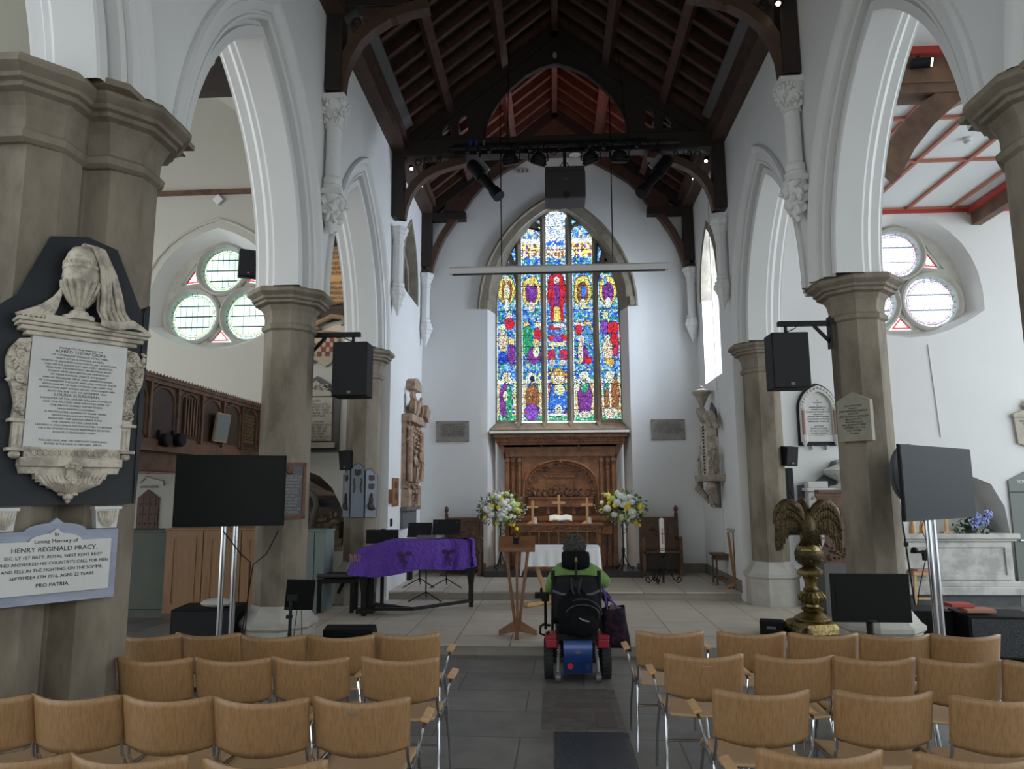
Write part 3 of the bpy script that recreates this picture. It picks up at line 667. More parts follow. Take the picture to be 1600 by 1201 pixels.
# figures: light -> list of (u, y, ru, ry, colour), y in photograph pixels from 330 (top) to 657 (sill)
FIG = {0: [(.5, 437, .10, 7, 'C'), (.5, 452, .42, 22, 'Y'), (.5, 452, .26, 20, 'N'), (.5, 456, .14, 14, 'C'), (.5, 474, .09, 10, 'W'), (.5, 434, .14, 5, 'W'),
           (.62, 492, .15, 6, 'W'), (.62, 503, .26, 9, 'R'), (.3, 508, .14, 5, 'C'), (.32, 530, .24, 17, 'S'), (.3, 555, .26, 10, 'D'), (.72, 531, .14, 6, 'Y'), (.72, 550, .2, 16, 'P'),
           (.46, 585, .2, 8, 'W'), (.46, 585, .10, 5, 'Y'), (.42, 618, .30, 26, 'P'), (.58, 622, .15, 28, 'G'), (.42, 612, .12, 8, 'C')],
       1: [(.5, 440, .22, 7, 'W'), (.5, 455, .44, 24, 'Y'), (.5, 456, .30, 16, 'P'), (.5, 442, .13, 5, 'Y'), (.5, 478, .16, 8, 'W'), (.5, 455, .10, 6, 'V'),
           (.25, 506, .14, 6, 'Y'), (.28, 530, .26, 24, 'G'), (.8, 505, .14, 5, 'C'), (.78, 520, .18, 10, 'R'), (.7, 533, .15, 6, 'Y'), (.6, 552, .34, 12, 'P'), (.7, 545, .16, 10, 'C'),
           (.5, 586, .22, 8, 'W'), (.5, 588, .12, 6, 'K'), (.5, 616, .32, 22, 'N'), (.45, 636, .34, 12, 'V'), (.9, 600, .12, 8, 'C')],
       2: [(.5, 436, .22, 8, 'Y'), (.5, 455, .42, 30, 'R'), (.5, 460, .12, 26, 'P'), (.5, 438, .12, 6, 'W'), (.5, 490, .24, 12, 'Y'), (.28, 486, .08, 18, 'R'), (.72, 486, .08, 18, 'R'),
           (.4, 510, .3, 4, 'R'), (.6, 507, .3, 3, 'W'), (.3, 526, .22, 5, 'R'), (.75, 526, .22, 5, 'R'), (.5, 527, .2, 5, 'V'), (.5, 536, .4, 4, 'C'), (.22, 552, .18, 9, 'R'), (.78, 552, .18, 9, 'R'), (.25, 562, .12, 5, 'W'), (.72, 562, .12, 5, 'W'),
           (.5, 585, .32, 14, 'O'), (.5, 588, .18, 6, 'W'), (.5, 618, .42, 24, 'B'), (.55, 603, .24, 8, 'C'), (.5, 632, .16, 7, 'W')],
       3: [(.5, 438, .22, 7, 'W'), (.5, 455, .42, 24, 'Y'), (.5, 458, .26, 17, 'N'), (.55, 456, .12, 10, 'B'), (.5, 475, .16, 8, 'W'),
           (.28, 505, .2, 6, 'W'), (.28, 514, .16, 8, 'R'), (.7, 505, .18, 5, 'Y'), (.7, 522, .22, 15, 'T'), (.4, 529, .16, 6, 'W'), (.45, 552, .26, 14, 'P'), (.35, 548, .12, 18, 'S'), (.7, 560, .18, 6, 'R'),
           (.5, 584, .22, 8, 'W'), (.5, 584, .10, 5, 'C'), (.5, 616, .34, 26, 'P'), (.5, 600, .18, 8, 'G'), (.15, 600, .12, 6, 'C'), (.5, 640, .3, 5, 'W')],
       4: [(.4, 437, .2, 7, 'W'), (.5, 455, .42, 22, 'Y'), (.5, 458, .28, 15, 'P'), (.4, 440, .10, 5, 'T'), (.5, 474, .14, 9, 'W'),
           (.35, 493, .14, 6, 'C'), (.3, 510, .2, 10, 'V'), (.7, 512, .28, 10, 'R'), (.4, 527, .14, 5, 'W'), (.75, 535, .2, 20, 'R'), (.42, 545, .24, 18, 'S'), (.5, 563, .24, 5, 'O'),
           (.5, 584, .22, 8, 'W'), (.5, 584, .11, 5, 'C'), (.4, 616, .2, 24, 'G'), (.72, 612, .2, 28, 'N'), (.35, 622, .14, 20, 'N'), (.5, 612, .05, 22, 'W'), (.5, 638, .34, 8, 'W')]}
def stained(li, poly, seed):
    P = np.array(poly); xa, xb = P[:, 0].min(), P[:, 0].max()
    def fn(X, Z):
        sx, sz, e = vor(X + 3, Z, .037, seed)
        sx = sx - 3; u = (sx - xa) / (xb - xa); y = 657 - (sz - 3.07) / 4.557 * 327
        h = hsh(sx * 9.1, sz * 7.3, 1.0); h2 = hsh(sx * 5.7, sz * 3.1, 2.0)
        col = np.zeros(X.shape + (3,))
        def put(m, c): col[m] = CB[c]
        A = np.ones(X.shape, bool)
        put(A, 'B'); put(h < .30, 'l'); put((h > .30) & (h < .42), 'T'); put((h > .42) & (h < .56), 'G'); put(h > .93, 'Y'); put((h > .8) & (h < .9), 'D')
        if li is not None:
            m = (y > 427) & (y < 480); put(m & (h < .35), 'l'); put(m & (h > .8), 'C')
            m = (y < 402)
            if li == 2: put(m, 'W'); put(m & (h2 < .22), 'l'); put(m & (y > 375) & (y < 384) & (h2 < .6), 'B'); put(m & (y > 386) & (np.sin(u * 40) > 0), 'S'); put(m & (y > 388) & (np.sin(u * 40 + 1) > .7), 'N')
            elif li in (1, 3):
                put(m & (h > .42) & (h < .56), 'T'); ray = (y < 372) & (np.abs(((u - (.15 if li == 1 else .85)) * 22 * (1 if li == 1 else -1)) % 11 - (y - 345) * .5) < 2.2) & (y > 352); put(ray, 'C')
                put(m & (y > 371), 'W'); put(m & (y > 380) & (np.sin(u * 19 + li) > -.1), 'N'); put(m & (y > 384) & (np.sin(u * 19 + 2) > .6), 'V'); put(m & (y > 380) & (h2 > .6), 'Y')
            if li != 2:
                m = (y > 590) & (y < 648) & ((u < .2) | (u > .8)); put(m, 'O'); put(m & (h2 < .45), 'C'); put(m & (h2 > .8), 'S')
            else: m = (y > 572) & (y < 650); put(m & (h2 < .4), 'P'); put(m & (h2 > .6), 'O'); put(m & (h > .7), 'D')
            m = (y > 640) & (y < 650); put(m, 'g'); put(m & (h < .5), 'G')
            m = (y > 588) & (y < 592); put(m, 'C')
            rd = random.Random(seed)
            ur = (X - xa) / (xb - xa); yr = 657 - (Z - 3.07) / 4.557 * 327; dark = np.ones(X.shape)
            for n_, (fu, fy, ru, ry, c) in enumerate(FIG[li]):
                wob = 1 + .10 * np.sin(np.arctan2((yr - fy) / ry, (ur - fu) / ru) * 5 + n_); rad = (((ur - fu) / ru) ** 2 + np.abs((yr - fy) / ry) ** 2.3) / wob
                q = rad < 1.0; put(q, c); dark[q] = 1.0
                put(q & (h > .86), {'R': 'P', 'B': 'l', 'D': 'B', 'G': 'g', 'P': 'V', 'N': 'O', 'Y': 'O', 'O': 'Y', 'S': 'C', 'T': 'l', 'V': 'P', 'K': 'K', 'C': 'Y', 'W': 'C'}.get(c, 'S'))
                if ry > 12: dark[q & (np.abs(np.sin((ur - fu) * 16 + (yr - fy) * .10 * (1 if n_ % 2 else -1))) < .16)] = .35
                if c in 'WY' and 5 <= ry <= 8: put(((ur - fu) / (ru * .5)) ** 2 + ((yr - fy - 1) / (ry * .6)) ** 2 < 1, 'S'); dark[(((ur - fu) / (ru * .5)) ** 2 + ((yr - fy - 1) / (ry * .6)) ** 2 > .8) & (((ur - fu) / (ru * .5)) ** 2 + ((yr - fy - 1) / (ry * .6)) ** 2 < 1.25)] = .4
                dark[(rad > .92) & (rad < 1.06)] = .12
            ex = (np.abs(y - 586) < 9) & (np.abs(u - .5) < .24) & (((u - .5) / .22) ** 2 + ((y - 585) / 9) ** 2 > .55) & (((u - .5) / .22) ** 2 + ((y - 585) / 9) ** 2 < 1.05)
            put(ex, 'W')
        else: put(h < .45, 'l')
        col *= (0.60 + .45 * h2)[..., None]
        if li is not None: col[y > 427] *= .84; col *= dark[..., None]
        py = 657 - (Z - 3.07) / 4.557 * 327; uu = (X - xa) / (xb - xa)
        if li is not None:
            if li == 2: m = (py > 628 + 10) & (py < 641.5) & (np.abs(uu - .5) < .36); col[m] = (.9, .9, .8)
            m = (py > 650.0); col[m] = (.80, .88, .74)
            edge = (uu < .045) | (uu > .955); col[edge] = np.array((.85, .9, .8)) * .8
        lead = e < .0052; col[lead] = (.012, .012, .015)
        bars = np.abs(((py - 437.0 + 2000) % 18.6)) < .75; col[bars] = (.01, .01, .01)
        return np.clip(col, 0, 1.15)
    return fn
WIN2 = bpy.data.objects['window_2']
for i, L_ in enumerate(LIGHTS): paned('pane', L_, WY + .02, .0105, stained(i, L_, 11 + i), WIN2)
for i, L_ in enumerate(small): paned('pane', L_, WY + .02, .0105, stained(None, L_, 31 + i), WIN2)
# inscription along the foot of the lights: black bands with letters left clear
for L_, s_ in zip(LIGHTS, ('+ BE THOU', 'MADE O GOD', 'E IN THEE', 'LOVE TO BE', 'THE LORD')):
    xa = L_[0][0]; xb = L_[-1][0]; z1 = 3.075; xm = (xa + xb) / 2
    txt('inscription', s_, .088, INKB, WIN2, frame((xm, WY - .005, z1 + .012), (1, 0, 0)), sx=.72, ext=.002)
def rose_fn(c, kind):
    cx, cz, r = c
    def fn(X, Z):
        d = np.hypot(X - cx, Z - cz) / r; ang = np.arctan2(Z - cz, X - cx)
        col = np.ones(X.shape + (3,))
        if kind == 's':
            i = np.floor((X + Z * .75) / .098); j = np.floor((X - Z * .75) / .098); h = hsh(i, j, 3.0)
            col[:] = (.95, .98, 1.0); col[h < .2] = (.75, .93, 1.0); col[h > .85] = (1.0, .95, .70)
            fx = ((X + Z * .75) / .098) % 1; fz = ((X - Z * .75) / .098) % 1; lead = (np.minimum(fx, 1 - fx) < .05) | (np.minimum(fz, 1 - fz) < .05)
            col[lead] = (.42, .45, .50)
            ringc = (.70, .25, .38); outc = (.70, .88, 1.0)
            bars = (np.abs(Z - cz - .13) < .010) | (np.abs(Z - cz + .13) < .010); col[bars] = (.10, .12, .16)
        else:
            n = np.sin(X * 9 + np.sin(Z * 13)) * .5 + .5; n2 = hsh(np.floor(X / .11), np.floor(Z / .16), 5.)
            col[:] = (.60, .80, .62); col += (n * .25)[..., None] * np.array((.9, .8, .9)); col -= (n2 * .12)[..., None]
            fx = (X / .105) % 1; lead = (np.minimum(fx, 1 - fx) < .05); col[lead] = (.20, .25, .23)
            bars = (np.abs(((Z - cz) / .19 + .5) % 1 - .5) < .055); col[bars] = (.02, .03, .03)
            ringc = (.55, .75, .40); outc = (.60, .85, .80)
        a = ((ang / (2 * PI)) * 26) % 1; m = d > .88; col[m] = outc; col[(d > (.80 if kind == 'n' else .835)) & (d < .865)] = ringc
        col[m & (a < .12)] = (.15, .2, .25); col[(d > .87) & (d < .895)] = (.12, .12, .15); col[(d > .79) & (d < .805)] = (.12, .12, .15)
        if kind == 'n': col[(d > .83) & (d < .865) & (hsh(np.floor(a * 0 + ang * 6), 1, 2) > .75)] = (.85, .55, .15)
        return np.clip(col, 0, 1)
    return fn
def tri_fn(tr):
    cx = sum(p[0] for p in tr) / 3; cz = sum(p[1] for p in tr) / 3
    def fn(X, Z):
        col = np.ones(X.shape + (3,)); col[:] = (.95, .9, .8)
        P = np.array(tr); dm = np.full(X.shape, 9.)
        for i in range(3):
            a = P[i]; b = P[(i + 1) % 3]; n = np.array((b[1] - a[1], a[0] - b[0])); n = n / np.linalg.norm(n); dm = np.minimum(dm, np.abs((X - a[0]) * n[0] + (Z - a[1]) * n[1]))
        col[dm < .060] = (.80, .05, .05); col[dm < .038] = (.10, .25, .30); col[dm < .030] = (.8, .95, .95)
        return col
    return fn
for side in ('north', 'south'):
    C, tr = ROSE[side]; w = bpy.data.objects['window_' + side]
    for c in C: paned('pane', circ(*c), YA + .31, .012, rose_fn(c, side[0]), w)
    for t_ in tr: paned('pane', t_, YA + .31, .010, tri_fn(t_), w)
# clear quarries of the south chancel window
mb = MB().box(HW + .52, HW + .53, 11.9, 13.45, 3.6, 6.8)
gm = bpy.data.materials.new('clear_quarries'); gm.use_nodes = True; nt = gm.node_tree; N = nt.nodes; N.remove(N['Principled BSDF'])
o_ = [n for n in N if n.type == 'OUTPUT_MATERIAL'][0]; tb = N.new('ShaderNodeBsdfTransparent'); br = N.new('ShaderNodeTexBrick'); tc = N.new('ShaderNodeTexCoord'); mp = N.new('ShaderNodeMapping')
mp.inputs['Rotation'].default_value = (0, PI / 2, 0); br.inputs['Scale'].default_value = 7; br.inputs['Color1'].default_value = (.9, .95, 1, 1); br.inputs['Color2'].default_value = (.85, .92, 1, 1); br.inputs['Mortar'].default_value = (.1, .1, .1, 1)
nt.links.new(tc.outputs['Object'], mp.inputs[0]); nt.links.new(mp.outputs[0], br.inputs['Vector']); nt.links.new(br.outputs['Color'], tb.inputs['Color']); nt.links.new(tb.outputs[0], o_.inputs['Surface'])
S('window_3', mb, gm)
# ================================================================== CONGREGATION CHAIRS
def make_chair(armed):
    t = T('stacking_chair', 'x', 'chair')
    hw = .238
    def back(u, v):                                    # u across, v up
        x = (u - .5) * 2 * hw * (1 - .03 * (1 - v)); bulge = .085 * (1 - (2 * u - 1) ** 2)
        z = .545 + .275 * v - .016 * v * (1 - (2 * u - 1) ** 2)
        e = abs(2 * u - 1)
        if v < .02: z += .028 * e ** 2
        if e > .93: z += (.014 if v < .1 else (-.009 if v > .9 else 0)) * (e - .93) / .07
        return (x, -.02 - bulge + .0 - .05 * (v - .5), z)
    obj('backrest', MB().grid(back, 21, 9), PLY, t, smooth=True, thick=.011)
    def seat(u, v):
        x = (u - .5) * 2 * .222 * (.92 + .08 * v); y = -.02 + .43 * v; z = .452 - .012 * (1 - (2 * u - 1) ** 2) - (.05 * ((v - .82) / .18) ** 2 if v > .82 else 0)
        return (x, y, z)
    obj('seat', MB().grid(seat, 13, 14), PLYS, t, smooth=True, thick=.012)
    for sg in (-1, 1):
        obj('back_support', MB().tube([(sg * .205, -.030, .76), (sg * .215, -.005, .60), (sg * .220, .01, .52), (sg * .222, .06, .44)], .0085, 8), CHROME, t, smooth=True)
        obj('leg', MB().tube([(sg * .222, .06, .44), (sg * .235, -.02, .25), (sg * .245, -.06, .012)], .009, 8), CHROME, t, smooth=True)
        obj('leg', MB().tube([(sg * .222, .30, .435), (sg * .235, .37, .22), (sg * .24, .40, .012)], .009, 8), CHROME, t, smooth=True)
        obj('side_rail', MB().tube([(sg * .222, .05, .438), (sg * .222, .32, .432)], .009, 8), CHROME, t, smooth=True)
        if armed:
            rod = obj('arm_support', MB().tube([(sg * .235, .05, .43), (sg * .262, .03, .52), (sg * .285, .06, .635), (sg * .29, .10, .655), (sg * .29, .24, .652)], .009, 8), CHROME, t, smooth=True)
            obj('arm_pad', MB().cb((sg * .29, .17, .668), (.045, .20, .02), (0, sg * .25, 0)), PINE, rod, bevel=.006)
    obj('stretcher', MB().tube([(-.235, .0, .30), (.235, .0, .30)], .007, 8), CHROME, t, smooth=True)
    obj('stretcher', MB().tube([(-.222, .27, .425), (.222, .27, .425)], .007, 8), CHROME, t, smooth=True)
    return t
STICK = {}
base_chair = {False: None, True: None}
ROWS = [('left', 'front', [(225, 992), (320, 990), (423, 993), (529, 993), (632, 990)]),
        ('left', 'second', [(235, 1029), (358, 1029), (481, 1028), (622, 1028)]),
        ('left', 'third', [(-32, 1088), (109, 1088), (255, 1090), (401, 1093), (560, 1092)]),
        ('left', 'nearest', [(10, 1182), (187, 1184), (405, 1192)]),
        ('right', 'front', [(1048, 987), (1177, 988), (1290, 990), (1403, 992), (1513, 992)]),
        ('right', 'second', [(1102, 1023), (1245, 1025), (1371, 1028), (1506, 1031), (1642, 1034)]),
        ('right', 'third', [(1193, 1080), (1387, 1082), (1573, 1090)]),
        ('right', 'nearest', [(1287, 1176), (1541, 1183)])]
NUM = ['first', 'second', 'third', 'fourth', 'fifth']
LBL = {('left', 'front', 0): 'with grey tape on its back at the far left end', ('left', 'front', 2): 'with a worn scrap of tape on its back', ('left', 'front', 4): 'with arm pads and a grey tape patch beside the aisle',
       ('left', 'second', 2): 'with a long strip of grey tape on its back', ('left', 'third', 4): 'with arm pads and torn grey tape beside the aisle',
       ('right', 'second', 0): 'with arm pads and a small pale label beside the aisle', ('right', 'second', 2): 'with a small pale label on its back'}
TAPE = mat('grey_tape', (.13, .12, .11), .6); LAB = mat('pale_label', (.55, .38, .27), .6)
for side, row, pts in ROWS:
    n = len(pts)
    for i, (px, py) in enumerate(pts):
        armed = (side == 'left' and i == n - 1 and row != 'nearest') or (side == 'right' and i == 0)
        if base_chair[armed] is None: base_chair[armed] = c = make_chair(armed)
        else: c = dup(base_chair[armed])
        X, Y, Z = atZ(px, py, .815)
        c.location = (X, Y + .10, 0); c.rotation_euler = (0, 0, random.uniform(-.02, .02))
        k = i if side == 'right' else n - 1 - i
        extra = LBL.get((side, row, i))
        if extra: lab = 'beech chair %s, %s row left' % (extra, row) if side == 'left' else 'beech chair %s, %s row right' % (extra, row)
        else: lab = 'beech chair%s in %s row %s of the aisle, %s from it' % (' with arm pads' if armed else '', row, side, NUM[k])
        c['label'] = lab; c['category'] = 'chair'; c['group'] = 'beech chairs in rows across the nave'
for o in [o for o in COL.objects if o.name.startswith('stacking_chair')]:
    lab = o['label']; s = None
    if 'tape' in lab: s = (.075 if 'long' in lab else .05, .022 if 'torn' not in lab else .035, TAPE)
    if 'label' in lab: s = (.05, .022, LAB)
    if s:
        M = Matrix.Translation((.0 if 'torn' not in lab else -.02, -.1235, .765)) @ Euler((-.18, 0, 0)).to_matrix().to_4x4()
        obj('back_sticker', MB().box(-s[0] / 2, s[0] / 2, -.001, .001, -s[1] / 2, s[1] / 2, M), s[2], o)

# ================================================================== SCREENS, SPEAKERS AND STANDS
def screen(name, label, loc, rz, w, h, brand=None, bez=.012, stand='twin', base=None, thick=.06, cat='screen', tiltx=0, lift=0):
    """loc = centre of the panel, front faces local -Y"""
    X, Y, Z = loc; t = T(name, label, cat, (X, Y, 0), rz)
    obj('housing', MB().box(-w / 2, w / 2, 0, thick * .5, Z - h / 2, Z + h / 2).box(-w * .3, w * .3, thick * .4, thick, Z - h * .3, Z + h * .3), BLACK, t, bevel=.004)
    obj('display_panel', MB().box(-w / 2 + bez, w / 2 - bez, -.003, .001, Z - h / 2 + bez * 1.6, Z + h / 2 - bez), SCREEN, t)
    if brand: txt('logo', brand, .016, GREY, t, frame((0, -.004, Z - h / 2 + .008), (1, 0, 0)))
    if stand == 'twin':
        for dx in (-.055, .055):
            obj('pole', MB().cyl((dx * 1.0, .12, .03), (dx, .12, Z + .1), .026, n=16), CHROME, t, smooth=True)
        obj('stand_base', MB().box(-.35, .35, -.15, .38, 0.012, .035), BLACKM, t, bevel=.005)
        obj('mount_bracket', MB().box(-.2, .2, .05, .10, Z - .15, Z + .12), BLACKM, t)
    elif stand == 'single':
        obj('pole', MB().cyl((0, .07, .02), (0, .07, Z), .028, n=16), BLACKM, t, smooth=True)
        obj('stand_base', MB().lathe([(.26, 0.0), (.26, .012), (.05, .03), (.03, .06)], 28, (0, .07, 0)), BLACKM, t, smooth=True)
    return t
# big left screen: corners (275,713) (447,708) (443,822) (270,822)
a = atY(272, 768, 6.72); b = atY(446, 765, 7.05); mid = [(a[i] + b[i]) / 2 for i in range(3)]
zt = atY(360, 711, 6.9)[2]; zb_ = atY(358, 822, 6.9)[2]
screen('display_screen', 'large black flat screen on twin chrome poles before the left pier', (mid[0], mid[1], (zt + zb_) / 2), math.atan2(b[1] - a[1], b[0] - a[0]), math.hypot(b[0] - a[0], b[1] - a[1]), zt - zb_)
# big right screen, turned towards the middle
a = atY(1410, 750, 6.30); b = atY(1521, 755, 7.05 + .25); mid = [(a[i] + b[i]) / 2 for i in range(3)]
zt = atY(1408, 693, 6.3)[2]; zb_ = atY(1414, 815, 6.3)[2]
SCREENB = mat('screen_glass_bright', (0.012, 0.015, 0.018), 0.55, spec=0.12)
rs = screen('display_screen', 'large grey-lit flat screen angled on chrome poles at the right', (mid[0], mid[1], (zt + zb_) / 2), math.atan2(b[1] - a[1], b[0] - a[0]), math.hypot(b[0] - a[0], b[1] - a[1]), zt - zb_)
for ch in rs.children:
    if ch.name.startswith('display_panel'): ch.data.materials[0] = SCREENB
# low monitor
a = atY(1361, 934, 6.3); w_ = atY(1422, 934, 6.3)[0] - atY(1300, 934, 6.3)[0]; h_ = atY(1361, 896, 6.3)[2] - atY(1361, 972, 6.3)[2]
screen('television', 'small wide black television on a low single pole behind right chairs', a, -.03, w_, h_, 'TOSHIBA', .035, 'single', cat='television')
# small monitor turned away beside the left pier
t = T('monitor_stand', 'small black monitor seen from behind on a pole by the left pier', 'monitor', (atY(458, 930, 7.05)[0], 7.05, 0), 0)
obj('pole', MB().cyl((-.02, 0, .02), (-.02, 0, .80), .016, n=12).cyl((-.02, 0, .02), (-.02, 0, .45), .02, n=12), BLACKM, t, smooth=True)
mo = obj('monitor', MB().cb((.05, .05, .80), (.27, .035, .30), (.25, .06, .35)), BLACK, t, bevel=.006)
obj('bracket', MB().cb((0, .0, .78), (.10, .05, .06)).cb((-.03, 0, .68), (.05, .05, .03)).cb((-.03, 0, .60), (.05, .05, .03)), BLACKM, t)
obj('cable', MB().tube([(.08, .02, .68), (.10, .0, .45), (.07, -.01, .25), (.12, 0, .05)], .004, 5).tube([(.04, .02, .68), (.02, .0, .42), (.09, -.01, .28), (.06, 0, .05)], .004, 5), BLACK, t)
obj('stand_base', MB().bar((-.02, 0, .02), (.25, -.12, .015), .03, .02).bar((-.02, 0, .02), (-.25, -.12, .015), .03, .02).bar((-.02, 0, .02), (-.02, .27, .015), .03, .02), BLACKM, t)
# hanging column speakers on brackets
def hang_speaker(label, px, Y, sg, pierx, arm_y):
    x0 = atY(px[0], px[2], Y)[0]; x1 = atY(px[1], px[2], Y)[0]; z1 = atY(px[0], px[2], Y)[2]; z0 = atY(px[0], px[3], Y)[2]; za = atY(px[0], arm_y, Y)[2]
    xm = (x0 + x1) / 2; t = T('hanging_speaker', label, 'speaker', (xm, Y, z0))
    h = z1 - z0; w = x1 - x0
    obj('cabinet', MB().box(-w / 2, w / 2, 0, .28, 0, h), BLACK, t, bevel=.01)
    obj('grille', MB().box(-w / 2 + .01, w / 2 - .01, -.006, 0, .01, h - .01), mat('speaker_grille', (.008, .008, .009), .7, bump=.5, bscale=200), t)
    obj('badge', MB().box(-.02, .02, -.009, -.006, .03, .06), GREY, t)
    L = sg * (abs(pierx) - abs(xm))
    obj('bracket_arm', MB().box(*sorted((-sg * .08, sg * (abs(pierx) - abs(xm)))), .10, .16, za - z0 - .02, za - z0 + .03).cyl((0, .13, h), (0, .13, za - z0), .018), BLACKM, t)
    e = sg * (abs(pierx) - abs(xm))
    obj('wall_plate', MB().cb((e, .13, za - z0 - .10), (.02, .10, .34)).bar((e - sg * .16, .13, za - z0 - .02), (e, .13, za - z0 - .2), .03, .03), BLACKM, t)
    obj('cable', MB().tube([(.05 * -sg, .12, h), (.09 * sg, .1, h + .06), (.12 * sg, .12, za - z0 - .01)], .006, 5), BLACK, t)
    return t
hang_speaker('black column speaker hanging from an arm on the left octagonal pier', (520, 574, 534, 619), 7.75, -1, PX - .25, 520)
hang_speaker('black column speaker hanging from an arm on the right octagonal pier', (1205, 1263, 519, 606), 7.55, 1, PX - .25, 503)
def box_speaker(label, x0, x1, y0, y1, Y, rz=0.0, d=.16, name='wall_speaker', tilt=0.15, floor=None):
    a = atY(x0, y0, Y); b = atY(x1, y1, Y); cx = (a[0] + b[0]) / 2; cz = (a[2] + b[2]) / 2; w = abs(b[0] - a[0]); h = abs(a[2] - b[2])
    t = T(name, label, 'speaker', (cx, Y, cz), rz)
    obj('cabinet', MB().cb((0, d / 2, 0), (w, d, h), (tilt, 0, 0)), BLACK, t, bevel=.008)
    obj('grille', MB().cb((0, -.004, -.0), (w * .92, .008, h * .94), (tilt, 0, 0)), MATS['speaker_grille'], t)
    obj('badge', MB().cb((w * .0, -.012, -h * .38), (.03, .004, .02)), GREY, t)
    return t
sp = box_speaker('small black speaker on the wall beside the grey-blue memorial pier', 528, 550, 703, 733, 10.9, -.35); obj('bracket', MB().bar((.02, .12, 0), (.15, .22, 0), .03, .03), BLACKM, sp)
sp = box_speaker('small black speaker beside the right chancel pier under the arched tablet', 1226, 1250, 697, 727, 10.9, .35); obj('bracket', MB().bar((-.02, .12, 0), (-.14, .22, 0), .03, .03), BLACKM, sp)
sp = box_speaker('small black speaker high on the arch left of the rose window', 376, 402, 390, 431, 8.6, .5); obj('bracket', MB().bar((.0, .1, .0), (.13, .25, -.02), .03, .03), BLACKM, sp)
sp = box_speaker('slim black column speaker on the far face of the right chancel pier', 1229, 1243, 731, 800, 11.3, 0, .1, tilt=0)
# subwoofer pair and wedge monitors on the floor
t = T('subwoofer', 'black bass speaker cabinet on the floor under the left screen', 'speaker', (-3.72, 7.55, 0), .12)
obj('cabinet', MB().box(-.31, .31, -.22, .25, 0.02, .62), BLACK, t, bevel=.01); obj('grille', MB().box(-.29, .29, -.228, -.22, .04, .60), MATS['speaker_grille'], t); obj('badge', MB().box(-.26, -.22, -.232, -.228, .06, .09), GREY, t)
o = obj('white_pouch', MB().ell((0, 0, .04), (.17, .12, .045), nu=16, nv=8), mat('pale_bag', (.50, .47, .44), .8), smooth=True); o.location = (-3.62, 7.5, .62); tag(o, 'pale soft pouch lying on the left bass speaker', 'pouch')
def wedge(label, x, y, z, w, d, h, rz):
    t = T('stage_monitor', label, 'speaker', (x, y, z), rz)
    obj('cabinet', MB().add([(-w / 2, -d / 2, 0), (w / 2, -d / 2, 0), (w / 2, d / 2, 0), (-w / 2, d / 2, 0), (-w / 2, -d / 2, h * .9), (w / 2, -d / 2, h * .9), (w / 2, 0, h), (-w / 2, 0, h), (-w / 2, d / 2, h * .25), (w / 2, d / 2, h * .25)],
        [(0, 3, 2, 1), (0, 1, 5, 4), (4, 5, 6, 7), (7, 6, 9, 8), (8, 9, 2, 3), (0, 4, 7, 8, 3), (1, 2, 9, 6, 5)]), BLACK, t, bevel=.006)
    obj('handle', MB().cb((0, -d / 2 - .004, h * .5), (.1, .008, .03)), GREY, t)
    return t
wx = atZ(556, 1012, 0); wedge('black wedge stage monitor on the floor behind the left front chairs', wx[0], wx[1] - .2, 0, .56, .35, .30, .03)
wx = atZ(1212, 993, .124); wedge('small black stage monitor beside the base of the brass eagle lectern', wx[0], wx[1] + .12, .124, .26, .22, .17, -.35)
t = T('subwoofer', 'black mesh-fronted speaker cabinet on the floor under the right screen', 'speaker', (4.62, 8.3, 0), -.12)
obj('cabinet', MB().box(-.36, .36, -.22, .3, 0.02, .46).box(-.95, -.40, .05, .5, .02, .46), BLACK, t, bevel=.01); obj('grille', MB().box(-.33, .33, -.228, -.22, .05, .43), mat('cabinet_mesh', (.035, .037, .04), .6, bump=1.0, bscale=90), t); obj('badge', MB().box(-.30, -.25, -.232, -.228, .06, .10), GREY, t)
for i, (dx, dy, dz, w, m_, l) in enumerate(((-.35, .05, .44, .24, 'brick_red_book', 'reddish-brown hymn book stack top on the right bass speaker'), (-.22, -.05, .42, .30, 'brown_book', 'brown book lying flat on the right bass speaker edge'))):
    o = obj('book', MB().cb((0, 0, .03), (w, .2, .035)), mat(m_, ((.38, .06, .04), (.35, .15, .09))[i], .6), bevel=.004); o.location = (4.62 + dx, 8.3 + dy, .46 + .01 + (.04 if i == 0 else 0)); tag(o, l, 'book')
# round dark disc behind the right screen
o = obj('round_drum_case', MB().lathe([(.28, 0), (.29, .01), (.29, .04), (.28, .05)], 36, M=Matrix.Rotation(PI / 2, 4, 'Y')), mat('grey_case', (.075, .08, .085), .7), smooth=True)
q = atY(1420, 740, 7.3); o.location = (q[0] - .02, q[1], q[2]); o.rotation_euler = (0, 0, -1.0); tag(o, 'dark round disc fixed on the right pier behind the angled screen', 'disc')
# cables and clamp hanging from the right screen
t = T('cable_stand', 'thin black microphone stand with clamp and looping cables left of chrome poles', 'stand', (*atZ(1438, 1000, 0)[:2], 0))
obj('pole', MB().cyl((0, 0, .02), (-.12, 0, 1.75), .011, n=8), BLACKM, t, smooth=True)
obj('clamp', MB().cb((.06, 0, 1.03), (.16, .04, .03)).cb((.14, 0, .99), (.05, .05, .12)).ell((.02, 0, 1.05), .04).cb((-.08, 0, 1.12), (.05, .05, .05)), BLACK, t)
obj('cable', MB().tube([(.14, 0, .93), (.04, 0, .6), (-.02, .0, .3), (.05, 0, .03)], .006, 5).tube([(.2, 0, 1.5), (.12, 0, 1.3), (.2, 0, 1.1), (.1, 0, 1.0)], .005, 5), BLACK, t)
obj('stand_base', MB().lathe([(.14, 0), (.14, .01), (.02, .03)], 20), BLACKM, t)
